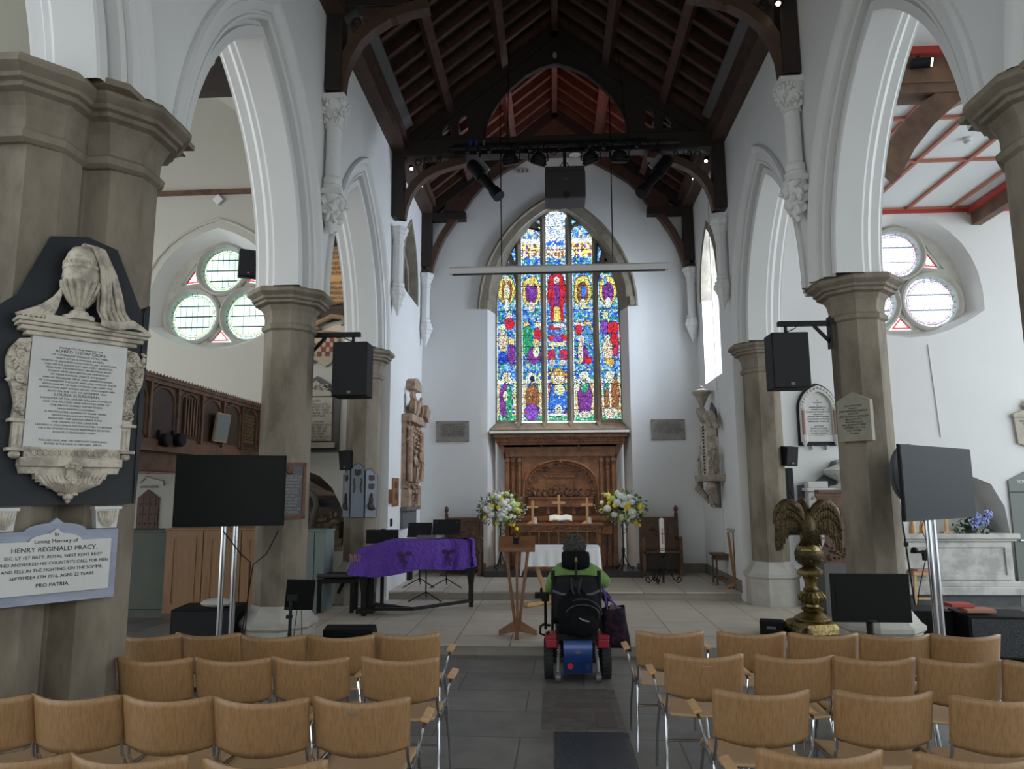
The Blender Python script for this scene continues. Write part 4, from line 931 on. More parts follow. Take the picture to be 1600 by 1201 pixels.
# loose cables under the left screen
o = obj('hanging_cable', MB().tube([(-3.34, 6.95, 1.42), (-3.15, 6.95, 1.2), (-3.05, 6.95, 1.12), (-3.08, 6.97, .5), (-3.2, 7.0, .02)], .006, 5).tube([(-2.8, 6.97, 1.42), (-2.9, 6.95, 1.2), (-3.03, 6.96, 1.1), (-3.12, 6.97, .4), (-3.0, 7, .02)], .006, 5), BLACK)
tag(o, 'thin black cables hanging below the left screen', 'cable')

# ================================================================== LIGHTING BAR, PROJECTOR AND SCREEN CASE
BY = 10.75
q0 = atY(705, 232, BY); q1 = atY(1062, 223, BY)
t = T('lighting_bar', 'long black lighting bar strung with cables below the tie beam', 'lighting bar', ((q0[0] + q1[0]) / 2, BY, q0[2]))
L = (q1[0] - q0[0]) / 2
obj('pipe', MB().cyl((-L, 0, 0), (L, 0, 0), .03, n=12), BLACKM, t, smooth=True)
obj('socket_rail', MB().box(-L + .02, L * .72, .02, .08, .03, .09), BLACK, t)
for x in (-1.55, -1.38, -1.2, -.75, -.55, .35, .62, 1.15): obj('clamp', MB().cb((x, 0, -.03), (.05, .07, .11)), BLACKM, t)
rd = random.Random(5); cb = MB()
for i in range(16):
    x = -1.3 + i * .17; pts = [(x + .0, -.03, .05), (x + rd.uniform(-.1, .1), -.06, rd.uniform(-.16, .02)), (x + .12, -.05, rd.uniform(-.2, -.06)), (x + rd.uniform(.1, .3), -.03, .04)]
    cb.tube([Vector(pts[0]).lerp(Vector(pts[1]), .5)] + pts[1:], .009, 5)
obj('cable_loops', cb, BLACK, t, smooth=True)
for x, c in ((-1.5, 0), (-1.4, 0), (-1.28, 1)): obj('plug', MB().cyl((x, -.03, .02), (x, -.03, .10), .02), mat('blue_plug', (.02, .03, .30), .5) if c == 0 else GREY, t)
for sg in (-1, 1):
    obj('hanger_cable', MB().cyl((sg * .95 + .05, 0, .02), (sg * .88, 0, 1.7), .007, n=6), BLACK, t)
def profile_spot(label, p0, p1, Y):
    a = Vector(atY(*p0, Y)); b = Vector(atY(*p1, Y - .25)); t = T('profile_spotlight', label, 'stage light', a)
    d = b - a; n = d.normalized(); q = lambda k: tuple(d * k)
    obj('lamp_housing', MB().tube([q(.0), q(.06), q(.42)], [.07, .10, .10], 14), BLACKM, t, smooth=True)
    obj('lens_barrel', MB().tube([q(.42), q(.46), q(.80), q(.82), q(1)], [.07, .075, .07, .09, .095], 14), BLACK, t, smooth=True)
    sd = n.cross(Vector((0, 1, 0))).normalized()
    obj('heat_sink', MB().bar(tuple(sd * .10 * (1 if sd.x * d.x > 0 else -1) + d * .05), tuple(sd * .10 * (1 if sd.x * d.x > 0 else -1) + d * .40), .02, .16), mat('alu_fin', (.30, .31, .32), .4, .5), t)
    obj('yoke', MB().tube([q(.45), tuple(d * .3 + Vector((0, .13, .12))), (d.x * .3, .1, .24)], .014, 6).cyl((d.x * .3, .1, .2), (d.x * .3, .1, .34), .014), BLACKM, t)
    return t
profile_spot('long black stage spotlight pointing down at the left end of the bar', (735, 255), (780, 307), BY - .1)
profile_spot('long black stage spotlight pointing down at the right end of the bar', (1045, 248), (1001, 303), BY - .1)
def wash(label, px, py, tilt):
    a = atY(px, py, BY - .12); t = T('wash_light', label, 'stage light', a)
    M = Euler((.35, tilt, 0)).to_matrix().to_4x4()
    obj('body', MB().lathe([(.05, .13), (.10, .10), (.125, .02), (.13, -.05), (.12, -.055)], 18, M=M), BLACK, t, smooth=True)
    obj('fins', MB().lathe([(.128, -.02), (.145, -.02), (.145, 0), (.128, 0)], 18, M=M).lathe([(.12, .03), (.135, .03), (.135, .045), (.12, .045)], 18, M=M), BLACKM, t)
    obj('lens', MB().lathe([(.115, -.058), (.05, -.062), (.001, -.064)], 18, M=M), SCREEN, t)
    obj('yoke', MB().tube([(-.15, 0, 0), (-.15, 0, .12), (-.08, 0, .19), (.08, 0, .19), (.15, 0, .12), (.15, 0, 0)], .010, 6), BLACKM, t, smooth=True)
    return t
wash('round black stage light, first left of the hanging projector', 841, 252, .35)
wash('round black stage light between projector and left long spotlight', 797, 252, -.15)
wash('round black stage light, first right of the hanging projector', 923, 250, -.35)
wash('round black stage light between projector and right long spotlight', 968, 248, .05)
a = atY(851, 262, BY - .15); b = atY(915, 312, BY - .15)
t = T('projector', 'black projector hanging under the middle of the lighting bar', 'projector', ((a[0] + b[0]) / 2, BY - .15, b[2])); w_ = (b[0] - a[0]) / 2; h_ = a[2] - b[2]
obj('body', MB().box(-w_, w_, -.1, .35, 0, h_ * .82).box(-w_ * .98, w_ * .98, -.05, .33, h_ * .8, h_), mat('projector_case', (.028, .026, .028), .5), t, bevel=.015)
obj('lens', MB().cyl((0.02, -.12, .04), (.02, -.02, .06), .05, n=16), BLACK, t, smooth=True)
obj('hanger', MB().cyl((0, .1, h_), (0, .1, h_ + .32), .025).bar((-.12, .1, h_), (0, .1, h_ + .16), .012, .012).bar((.12, .1, h_), (0, .1, h_ + .16), .012, .012), BLACKM, t)
txt('logo', 'maxell', .035, GREY, t, frame((0, -.101, h_ * .55), (1, 0, 0)))
o = obj('sensor_disc', MB().lathe([(.085, 0), (.09, .012), (.02, .03)], 24), mat('white_plastic', (.7, .7, .7), .5), smooth=True); o.location = atY(898, 243, BY - .35); o.rotation_euler = (.1, 0, 0); tag(o, 'small white disc sensor above and right of the projector', 'sensor')
o = obj('direction_sign', MB().box(-.13, .13, 0, .01, -.045, .045), mat('sign_white', (.55, .53, .50), .7)); o.location = atY(817, 267, 13.98); tag(o, 'small white sign with black marks high on the east wall', 'sign')
s_ = obj('sign_marks', MB().box(-.035, .035, -.003, 0, -.007, .007).box(-.007, .007, -.003, 0, -.035, .035).box(-.115, -.06, -.003, 0, .015, .028).box(-.115, -.06, -.003, 0, -.028, -.015).box(.06, .115, -.003, 0, .015, .028).box(.06, .115, -.003, 0, -.028, -.015), INKB, o)
a = atY(702, 420, 11.0); b = atY(1045, 417, 11.0)
t = T('projection_screen_case', 'long white rolled-up projection screen case hanging across the east window', 'projection screen', ((a[0] + b[0]) / 2, 11.0, a[2] - .02)); w_ = (b[0] - a[0]) / 2
obj('case', MB().add([(-w_, 0, -.06), (-w_, .12, -.06), (-w_, .12, .06), (-w_, .03, .06), (-w_, 0, .03), (w_, 0, -.06), (w_, .12, -.06), (w_, .12, .06), (w_, .03, .06), (w_, 0, .03)], [(0, 1, 2, 3, 4), (9, 8, 7, 6, 5), (0, 4, 9, 5), (4, 3, 8, 9), (3, 2, 7, 8), (2, 1, 6, 7), (1, 0, 5, 6)]), mat('screen_case_white', (.66, .64, .61), .5), t)
obj('slot', MB().box(-w_ + .05, w_ - .05, .02, .09, -.068, -.06), BLACK, t)
for sg in (-.9, .87): obj('suspension_cable', MB().cyl((sg, .06, .05), (sg * 1.02, .06, 2.9), .009, n=6), BLACK, t)
# small track spotlights
def spot(label, px, py, Y, d, r=.035):
    a = atY(px, py, Y); t = T('track_spotlight', label, 'spotlight', a); d = Vector(d).normalized()
    obj('lamp_body', MB().tube([tuple(d * -.20), tuple(d * -.01)], [r, r], 14), BLACKM, t, smooth=True)
    obj('lens', MB().tube([tuple(d * -.012), tuple(d * .002)], [r * .8, r * .75], 14), GLOW, t)
    obj('bracket', MB().bar(tuple(d * -.12), tuple(d * -.12 + Vector((0, .02, .10))), .02, .02), BLACKM, t)
    return t
for i, (px, py, Y, d) in enumerate(((562, 79, 8.4, (.2, -.5, -1)), (568, 97, 8.8, (.2, -.5, -1)), (576, 118, 9.3, (.2, -.5, -1)), (643, 264, 11.6, (.3, -.4, -1)), (658, 291, 12.6, (.3, -.4, -1)), (1103, 252, 11.6, (-.3, -.4, -1)), (1084, 280, 12.6, (-.3, -.4, -1)), (1216, 6, 7.5, (-.2, -.6, -1)), (1194, 53, 8.4, (-.3, -.5, -1)), (1178, 72, 8.9, (-.3, -.5, -1)))):
    spot('small black spotlight with lit lens at the %s roof edge, %s from camera' % ('left' if px < 800 else 'right', ['first', 'second', 'third', 'fourth', 'fifth', 'fourth', 'fifth', 'first', 'second', 'third'][i]), px, py, Y, d)
spot('large dark spotlight with lit lens on the right aisle beam', 1457, 97, 7.15, (1, -.5, -.25), .055)
spot('small round lamp set under the end of the right aisle beam', 1560, 132, 7.3, (.1, -.3, -1), .05)
spot('dark lamp hanging under the right aisle brace joint', 1436, 143, 7.5, (0, .3, -1), .05)
# ================================================================== EAST END: PLATFORM, ALTAR, REREDOS
o = obj('altar_platform', MB().box(-1.41, 1.46, 13.28, 14.48, .244, .35), mat('black_platform_slab', (.03, .03, .032), .3, noise=.5, nscale=8), bevel=.006); tag(o, 'low black polished step under the altar', 'step')
# reredos
t = T('reredos', 'tall carved oak reredos with scalloped arch and supper relief under window', 'reredos', (0.015, 14.2, .35))
def Zr(y, Y=14.0): return atY(872, y, Y)[2] - .35
xl = 1.14
obj('body', MB().box(-1.10, 1.10, .10, .26, 0, 2.36), OAKC, t)
for sg in (-1, 1):
    pl = MB()
    for i, (x, w, d) in enumerate(((1.04, .07, .10), (.93, .06, .05), (.80, .055, .09))):
        pl.box(*sorted((sg * (x - w / 2), sg * (x + w / 2))), .10 - d, .12, .0, 2.10)
        pl.cb((sg * x, .09 - d, 2.03), (w * 1.3, .04, .06)); pl.cb((sg * x, .09 - d, .12), (w * 1.5, .05, .24)); pl.cb((sg * x, .09 - d, 1.25), (w * 1.4, .03, .05))
    pl.cb((sg * .93, .08, 1.9), (.09, .03, .12))
    obj('pilaster', pl, OAKC, t)
    lf = MB(); leafy(lf, lambda r, sg=sg: (sg * r.uniform(.89, .97), .055, r.uniform(1.84, 1.97)), 14, .015, .03, seed=3); leafy(lf, lambda r, sg=sg: (sg * r.uniform(.50, .76), .06, r.uniform(1.87, 2.02)), 34, .018, .035, seed=5); obj('leaf_carving', lf, OAKC, t, smooth=True)
# arched niche with scalloped rim
zc = 1.35
def narch(k, n=16):
    pts = []
    for i in range(n + 1):
        a = PI * i / n; pts.append((k * .74 * math.cos(a), zc + .02 + k * .66 * (math.sin(a) ** .75)))
    return pts
nb = MB()
outer = [(-.76, .98), (-.76, 2.10), (.76, 2.10), (.76, .98)]; inn = narch(.93)
loop = [(.688, .98)] + inn + [(-.688, .98)]
nb.plate([[(.76, .97), (.76, 2.10), (-.76, 2.10), (-.76, .97)][::1], [(x, max(z, .99)) for x, z in loop]], 0, .05, lambda u, v, q: (u, .03 + q, v))
obj('arched_frame', nb, OAKC, t)
rim = MB(); rim.tube([(x, .02, z) for x, z in [(.73, 1.0)] + narch(.99) + [(-.73, 1.0)]], .028, 8); rim.tube([(x, .025, z) for x, z in [(.675, 1.0)] + narch(.915)], .012, 6)
rim.lathe([(.03, 0), (.035, .04), (.025, .08)], 8, (0, .02, 1.98)); obj('arch_moulding', rim, OAKC, t, smooth=True)
cs = MB()
for i, a0 in enumerate([PI * k / 10 for k in range(10)]):
    a1 = a0 + PI / 10
    P = lambda a, k=.90: (k * .74 * math.cos(a), zc + .02 + k * .66 * (max(0, math.sin(a)) ** .75))
    p0 = P(a0); p1 = P(a1); m = P((a0 + a1) / 2, .93); c0 = P(a0, .80); c1 = P(a1, .80)
    pts = [(p0[0], .035, p0[1]), (c0[0], .035, c0[1])] + [((c0[0] * (1 - q) + c1[0] * q) + (m[0] - (c0[0] + c1[0]) / 2) * math.sin(PI * q), .035, (c0[1] * (1 - q) + c1[1] * q) + (m[1] - (c0[1] + c1[1]) / 2) * math.sin(PI * q)) for q in (.2, .4, .6, .8)] + [(c1[0], .035, c1[1]), (p1[0], .035, p1[1])]
    cs.tube(pts, .013, 5)
obj('cusping', cs, OAKC, t, smooth=True)
# room behind the supper scene in low relief
rb = MB()
for i in range(-4, 5): rb.tube([(i * .07, .085, 1.72), (i * .12, .07, 1.93)], .004, 4)
for z in (1.72, 1.76, 1.81, 1.87): rb.tube([(-.28 - (z - 1.72) * .8, .08, z), (.28 + (z - 1.72) * .8, .08, z)], .004, 4)
for sg in (-1, 1): rb.tube([(sg * .27, .085, 1.68), (sg * .52, .06, 1.95)], .008, 4); rb.tube([(sg * .27, .085, 1.68), (sg * .27, .085, 1.4)], .006, 4)
rb.tube([(-.28, .085, 1.70), (.28, .085, 1.70)], .009, 5); rb.tube([(-.12, .08, 1.42), (-.12, .08, 1.55), (0, .07, 1.60), (.12, .08, 1.55), (.12, .08, 1.42)], .012, 5)
obj('relief_room', rb, OAKC, t, smooth=True)
rd = random.Random(9); n = 13
for i in range(n):
    x = -.62 + 1.24 * i / (n - 1) + rd.uniform(-.02, .02); g = MB(); hz = 1.46 + rd.uniform(-.02, .03) + (.03 if i == 6 else 0)
    g.ell((x, .0, hz), (.026, .026, .034)); g.ell((x, .02, hz - .10), (.05, .035, .085), (0, rd.uniform(-.4, .4), 0)); g.tube([(x, 0, hz - .06), (x + rd.uniform(-.08, .08), -.03, hz - .11), (x + rd.uniform(-.1, .1), -.04, hz - .14)], .014, 6)
    obj('supper_figure', g, OAKC2, t, smooth=True)
sp = MB().box(-.62, .62, -.05, .06, 1.12, 1.29).box(-.64, .64, -.07, .06, 1.28, 1.31)
for x in (-.55, -.25, .0, .25, .55): sp.box(x - .03, x + .03, -.02, .03, .98, 1.12)
obj('supper_table', sp, OAKC, t)
obj('retable_shelf', MB().box(-1.0, 1.0, -.10, .12, .86, .95).box(-.98, .98, -.06, .12, .60, .86), OAKC, t)
ar = MB()
for i in range(9):
    x = -.72 + i * .18; ar.tube([(x - .07, -.07, .64), (x - .07, -.07, .74), (x, -.07, .82), (x + .07, -.07, .74), (x + .07, -.07, .64)], .010, 5)
obj('blind_arcading', ar, OAKC, t, smooth=True)
# cornice
obj('frieze', MB().box(-1.08, 1.08, -.02, .24, 2.10, 2.18).box(-1.12, 1.12, .02, .24, 2.18, 2.36).box(-.38, -.35, .0, .02, 2.18, 2.34).box(.35, .38, .0, .02, 2.18, 2.34), OAKC, t)
cn = MB()
for (w, d, z0, z1) in ((1.12, .06, 2.10, 2.13), (1.12, .02, 2.34, 2.38), (1.20, -.08, 2.38, 2.43), (1.26, -.14, 2.43, 2.52), (1.30, -.20, 2.52, 2.56)): cn.box(-w, w, d, .24, z0 - .05, z1 - .05)
for sg in (-1, 1): cn.add([(sg * 1.10, .0, 2.05), (sg * 1.27, -.12, 2.42), (sg * 1.10, -.0, 2.42), (sg * 1.10, .2, 2.05), (sg * 1.27, .2, 2.42), (sg * 1.10, .2, 2.42)], [(0, 1, 2), (3, 4, 5), (0, 1, 4, 3)])
obj('cornice', cn, OAKC, t)
cr = MB(); k = 0; x = -1.27
while x < 1.27: cr.ell((x, -.20, 2.575), (.02, .018, .03), nu=6, nv=4); x += .045
cr.box(-1.3, 1.3, -.17, -.12, 2.50, 2.62); obj('cresting', cr, OAKC2, t, smooth=True)
vn = MB(); leafy(vn, lambda r: (r.uniform(-1.22, 1.22), -.145, r.uniform(2.385, 2.45)), 110, .012, .028, seed=8); obj('vine_carving', vn, OAKC, t, smooth=True)
# altar
ax0 = atY(802, 820, 13.5)[0]; ax1 = atY(943, 820, 13.5)[0]; zt = atY(872, 818, 13.5)[2]
t = T('altar', 'carved oak altar with tracery front below the reredos', 'altar', ((ax0 + ax1) / 2, 13.5, .35)); w = (ax1 - ax0) / 2; h = zt - .35
obj('top', MB().box(-w, w, 0, .55, h - .035, h), OAKC, t, bevel=.005)
obj('frieze', MB().box(-w + .04, w - .04, .04, .52, h - .13, h - .035).box(-w + .02, w - .02, .02, .53, h - .155, h - .13), OAKC, t)
vn = MB(); leafy(vn, lambda r: (r.uniform(-w + .05, w - .05), .035, r.uniform(h - .12, h - .05)), 70, .012, .026, seed=12); obj('vine_carving', vn, OAKC, t, smooth=True)
obj('front_panel', MB().box(-w + .10, w - .10, .10, .5, 0, h - .15), OAKC2, t)
tr = MB(); n = 8
for i in range(n + 1):
    x = -w + .12 + (2 * w - .24) * i / n; tr.box(x - .018, x + .018, .06, .10, .05, h - .15)
    if i < n:
        s = (2 * w - .24) / n; m = x + s / 2
        tr.tube([(x + .02, .08, h - .36), (x + .04, .08, h - .27), (m, .08, h - .19), (x + s - .04, .08, h - .27), (x + s - .02, .08, h - .36)], .012, 5)
        tr.tube([(x + .03, .08, h - .2), (m, .08, h - .26), (x + s - .03, .08, h - .2)], .009, 5)
tr.box(-w + .06, w - .06, .04, .12, 0, .08); obj('tracery', tr, OAKC, t)
for sg in (-1, 1): obj('corner_post', MB().cb((sg * (w - .08), .08, h / 2 - .1), (.07, .07, h - .2)).cb((sg * (w - .08), .08, .08), (.11, .11, .16)).cb((sg * (w - .08), .08, h * .6), (.09, .09, .03)), OAKC, t, bevel=.005)
# crosses, book and candles on the altar
def cross(label, x, ytop, Y, zb, arm, foot=True):
    top = atY(x, ytop, Y); t = T('wooden_cross', label, 'cross', (top[0], Y, zb)); H = top[2] - zb
    obj('upright', MB().box(-.022, .022, -.014, .014, .02, H), PINE, t, bevel=.003); obj('crossbar', MB().box(-arm, arm, -.016, .012, H * .72 - .022, H * .72 + .022), PINE, t, bevel=.003)
    obj('foot', MB().add([(-.11, -.07, 0), (.11, -.07, 0), (.11, .07, 0), (-.11, .07, 0), (-.04, -.03, .05), (.04, -.03, .05), (.04, .03, .05), (-.04, .03, .05)], [(0, 3, 2, 1), (4, 5, 6, 7), (0, 1, 5, 4), (1, 2, 6, 5), (2, 3, 7, 6), (3, 0, 4, 7)]), PINE, t, bevel=.003)
cross('pale wooden cross at the left end of the altar', 832, 782, 13.62, zt, .105)
cross('tallest pale wooden cross behind the open bible on the altar', 873, 773, 13.85, zt, .12)
cross('pale wooden cross at the right end of the altar', 917, 777, 13.62, zt, .11)
CAND = mat('candle_wax', (.72, .66, .55), .5)
for px, l in ((836, 'short pale candle in front of the left altar cross'), (921, 'short pale candle in front of the right altar cross')):
    o = obj('pillar_candle', MB().lathe([(.035, 0), (.035, .11), (.02, .112), (.004, .112), (.003, .125)], 16), CAND, smooth=True); q = atY(px, 815, 13.56); o.location = (q[0], 13.55, zt); tag(o, l, 'candle')
t = T('open_bible', 'large open bible with white pages on a stand on the altar', 'book', (atY(876, 810, 13.6)[0], 13.62, zt))
pg = MB()
for sg in (-1, 1): pg.grid(lambda u, v, sg=sg: (sg * (.01 + u * .20), -.06 + v * .02 - .0, .05 + v * .09 + .018 * math.sin(u * PI) + .0), 8, 3); pg.grid(lambda u, v, sg=sg: (sg * (.01 + u * .20), -.04 + v * .12, .14 - 0 + .0 + .018 * math.sin(u * PI)), 8, 3)
obj('pages', MB().grid(lambda u, v: ((u - .5) * .42, -.06 + v * .10, .045 + v * .09 + .02 * abs(math.sin(u * 2 * PI))), 25, 4), PAPER, t, smooth=True, thick=.02)
obj('cover', MB().cb((0, .0, .075), (.44, .012, .13), (-.8, 0, 0)), mat('bible_cover', (.25, .12, .05), .6), t); obj('book_rest', MB().box(-.14, .14, -.05, .10, 0, .045), OAKC, t); obj('ribbon', MB().box(-.01, .05, -.085, -.07, -.005, .06), mat('ribbon_purple', (.10, .03, .12), .7), t)
# linen-covered small table (communion table) with slanted legs
t = T('communion_table', 'small table with white linen cloth and crossed pale wooden legs', 'table', (atY(876, 855, 11.0)[0], 11.0, .124))
zt2 = atY(876, 853, 11.0)[2] - .124; tw = (atY(936, 855, 11)[0] - atY(816, 855, 11)[0]) / 2
obj('tabletop', MB().box(-tw + .02, tw - .02, -.26, .27, zt2 - .03, zt2 - .004), OAKL, t)
obj('leg', MB().bar((-.45, -.05, zt2 - .03), (-.20, .02, .05), .09, .05), PINE, t); obj('leg', MB().bar((.45, -.05, zt2 - .03), (.20, .02, .05), .09, .05), PINE, t)
obj('foot_rail', MB().bar((-.52, -.30, .035), (-.14, .10, .035), .09, .06), PINE, t, bevel=.01); obj('foot_rail', MB().bar((.52, -.30, .035), (.14, .10, .035), .09, .06), PINE, t, bevel=.01)
def drape(name, w, d, ztop, drop_f, m, parent, r=.03, waves=26, amp=.012, n=120, inset=0.0):
    pts = []
    for (cx, cy, a0) in ((w - r, d - r, 0), (-w + r, d - r, PI / 2), (-w + r, -d + r, PI), (w - r, -d + r, 1.5 * PI)):
        for k in range(5): a = a0 + PI / 2 * k / 4; pts.append((cx + r * math.cos(a), cy + r * math.sin(a), math.cos(a), math.sin(a)))
    P = []
    per = [0];
    for i in range(len(pts)): a = pts[i]; b = pts[(i + 1) % len(pts)]; per.append(per[-1] + math.hypot(b[0] - a[0], b[1] - a[1]))
    for k in range(n):
        s = per[-1] * k / n; i = max(j for j in range(len(pts)) if per[j] <= s); a = pts[i]; b = pts[(i + 1) % len(pts)]; f = (s - per[i]) / max(1e-6, per[i + 1] - per[i])
        P.append([a[j] * (1 - f) + b[j] * f for j in range(4)])
    mb = MB(); vs = [(0, 0, ztop)]; rows = [.5, .97, 1.0]
    for q in rows:
        for p in P: vs.append((p[0] * q, p[1] * q, ztop - (.004 if q == 1.0 else 0)))
    K = 7
    for j in range(1, K + 1):
        v = j / K
        for i, p in enumerate(P):
            dr = drop_f(p[0], p[1]); wv = amp * v * math.sin(i / n * 2 * PI * waves + math.sin(i * .13) * 2) + .02 * v
            vs.append((p[0] + p[2] * wv, p[1] + p[3] * wv, ztop - .004 - dr * v))
    fs = [(0, 1 + i, 1 + (i + 1) % n) for i in range(n)]
    for q in range(len(rows) + K - 1):
        for i in range(n): fs.append((1 + q * n + i, 1 + q * n + (i + 1) % n, 1 + (q + 1) * n + (i + 1) % n, 1 + (q + 1) * n + i))
    mb.add(vs, fs); return obj(name, mb, m, parent, smooth=True, angle=60)
cl = drape('tablecloth', tw, .28, zt2 + .124, lambda x, y: .27 + .14 * max(0, abs(x) / tw - .93) / .07, CLOTHW, None, r=.05); cl.location = (t.location.x, 11.0, .004); tag(cl, 'white linen cloth with lace edge draped over the small communion table', 'tablecloth')
# side chairs (sedilia)
def throne(label, x0, x1, Y):
    xm = (x0 + x1) / 2; w = (x1 - x0) / 2; t = T('sanctuary_chair', label, 'chair', (xm, Y, .244))
    obj('backrest', MB().box(-w + .05, w - .05, .38, .42, .42, 1.02), OAKC2, t); obj('top_rail', MB().box(-w + .04, w - .04, .36, .43, .98, 1.04), OAKC2, t)
    cp = MB(); leafy(cp, lambda r: (r.uniform(-.2, .2), .375, r.uniform(.72, .86)), 26, .015, .035, seed=2); cp.box(-w + .08, w - .08, .37, .38, .90, .93).box(-w + .08, w - .08, .37, .38, .66, .69); obj('carved_panel', cp, OAKC2, t)
    obj('seat', MB().box(-w + .02, w - .02, -.05, .40, .40, .45), OAKC2, t, bevel=.006); obj('seat_apron', MB().box(-w + .05, w - .05, .0, .38, .12, .40), mat('dark_recess_wood', (.03, .018, .012), .6), t)
    for sg in (-1, 1):
        s = sg * (w - .03)
        p = obj('post', MB().box(s - .03, s + .03, .36, .43, 0, 1.08), OAKC2, t); obj('finial', MB().lathe([(.02, 0), (.04, .03), (.02, .06), (.045, .11), (.03, .16), (.005, .19)], 10, (s, .395, 1.07)), OAKC2, p, smooth=True)
        obj('arm', MB().box(s - .035, s + .035, -.04, .38, .64, .68).cyl((s, -.02, .60), (s, -.02, .70), .03), OAKC2, t, bevel=.005)
        obj('leg', MB().box(s - .03, s + .03, -.05, .02, 0, .64).cb((s, -.01, .04), (.09, .12, .08)), OAKC2, t, bevel=.004)
    return t
throne('dark carved oak armchair right of the right flower arrangement', atY(1003, 850, 13.5)[0], atY(1066, 850, 13.5)[0], 13.5)
throne('dark carved oak armchair behind the music stand on the left', atY(690, 850, 13.5)[0], atY(752, 850, 13.5)[0], 13.5)
# paschal candle
t = T('paschal_candlestick', 'tall wrought iron candle stand with scrolled feet right of centre', 'candle stand', (*atZ(1037, 912, .244)[:2], .244)); PYc = t.location.y
zc1 = atY(1036, 865, PYc)[2] - .244; zc2 = atY(1034, 809, PYc)[2] - .244
obj('stem', MB().cyl((0, 0, .02), (0, 0, zc1), .018).lathe([(.02, 0), (.06, .03), (.045, .05), (.045, .08)], 14, (0, 0, zc1 - .06)).cyl((0, 0, zc1 - .2), (0, 0, zc1 - .1), .028), BLACKM, t, smooth=True)
for a in (0, 2 * PI / 3, 4 * PI / 3):
    ca, sa = math.cos(a + .0), math.sin(a + .0); pts = [(0, .26), (.05, .25), (.12, .19), (.17, .08), (.24, .02), (.29, .05), (.29, .10), (.245, .115), (.225, .08), (.245, .06)]
    if a: ca, sa = math.cos(a), math.sin(a)
    obj('scroll_foot', MB().tube([(r * ca, r * sa, z) for r, z in pts], .010, 6), BLACKM, t, smooth=True)
obj('scroll_foot', MB().tube([(-r, 0.0, z) for r, z in [(0, .26), (.05, .25), (.12, .19), (.17, .08), (.24, .02), (.29, .05), (.29, .10), (.245, .115), (.225, .08), (.245, .06)]], .010, 6), BLACKM, t, smooth=True)
c = T('paschal_candle', 'tall thick white candle with red cross and dark band in iron stand', 'candle', (t.location.x, t.location.y, .244 + zc1))
H = zc2 - zc1; obj('wax', MB().lathe([(.043, 0), (.042, H - .03), (.03, H - .005), (.003, H), (.003, H + .02)], 18), mat('white_wax', (.75, .73, .68), .4), c, smooth=True)
obj('candle_cross', MB().box(-.006, .006, -.048, -.044, H * .28, H * .72).box(-.022, .022, -.048, -.044, H * .55, H * .575), mat('candle_mark', (.25, .03, .03), .5), c); obj('band', MB().lathe([(.0445, .05), (.0445, .065)], 18, cap=False).lathe([(.0445, .09), (.0445, .10)], 18, cap=False), mat('candle_band', (.16, .04, .03), .5), c)
# small side table and tall slatted stand
t = T('side_table', 'small dark turned-leg oak table against the right chancel wall', 'table', (atY(1140, 868, 12.35)[0] - .03, 12.35, .244)); zz = atY(1140, 866, 12.1)[2] - .244
obj('tabletop', MB().box(-.27, .22, -.2, .2, zz - .03, zz), OAKC2, t, bevel=.004); obj('apron', MB().box(-.23, .18, -.16, .16, zz - .10, zz - .03), OAKC2, t)
for sx in (-.22, .17):
    for sy in (-.15, .15): obj('leg', MB().lathe([(.02, 0), (.02, .08), (.012, .12), (.02, .2), (.014, .3), (.02, .42), (.012, zz - .14), (.02, zz - .1)], 10, (sx, sy, 0)), OAKC2, t, smooth=True)
obj('stretcher', MB().box(-.22, .17, -.16, -.14, .09, .12).box(-.22, .17, .14, .16, .09, .12), OAKC2, t)
q = atZ(1151, 920, .244)
t = T('candle_stand', 'tall narrow splayed wooden stand with glass dish beside the side table', 'stand', (q[0], q[1], .244)); hh = atY(1151, 827, q[1])[2] - .244
for dx, tx in ((-.09, -.02), (0, 0), (.09, .02)): obj('upright', MB().bar((dx * 1.0, 0, hh - .04), (tx, 0, .08), .035, .045, up=(0, 1, 0)), OAKL, t)
for a in (0.3, 2.4, 4.5): obj('foot', MB().bar((0, 0, .09), (.15 * math.cos(a), .15 * math.sin(a), .02), .04, .05), OAKL, t)
obj('dish', MB().lathe([(.05, 0), (.10, .02), (.115, .05), (.112, .055), (.09, .03)], 20, (0, 0, hh - .04)), mat('dish_glass', (.35, .37, .37), .15, spec=.8), t, smooth=True)
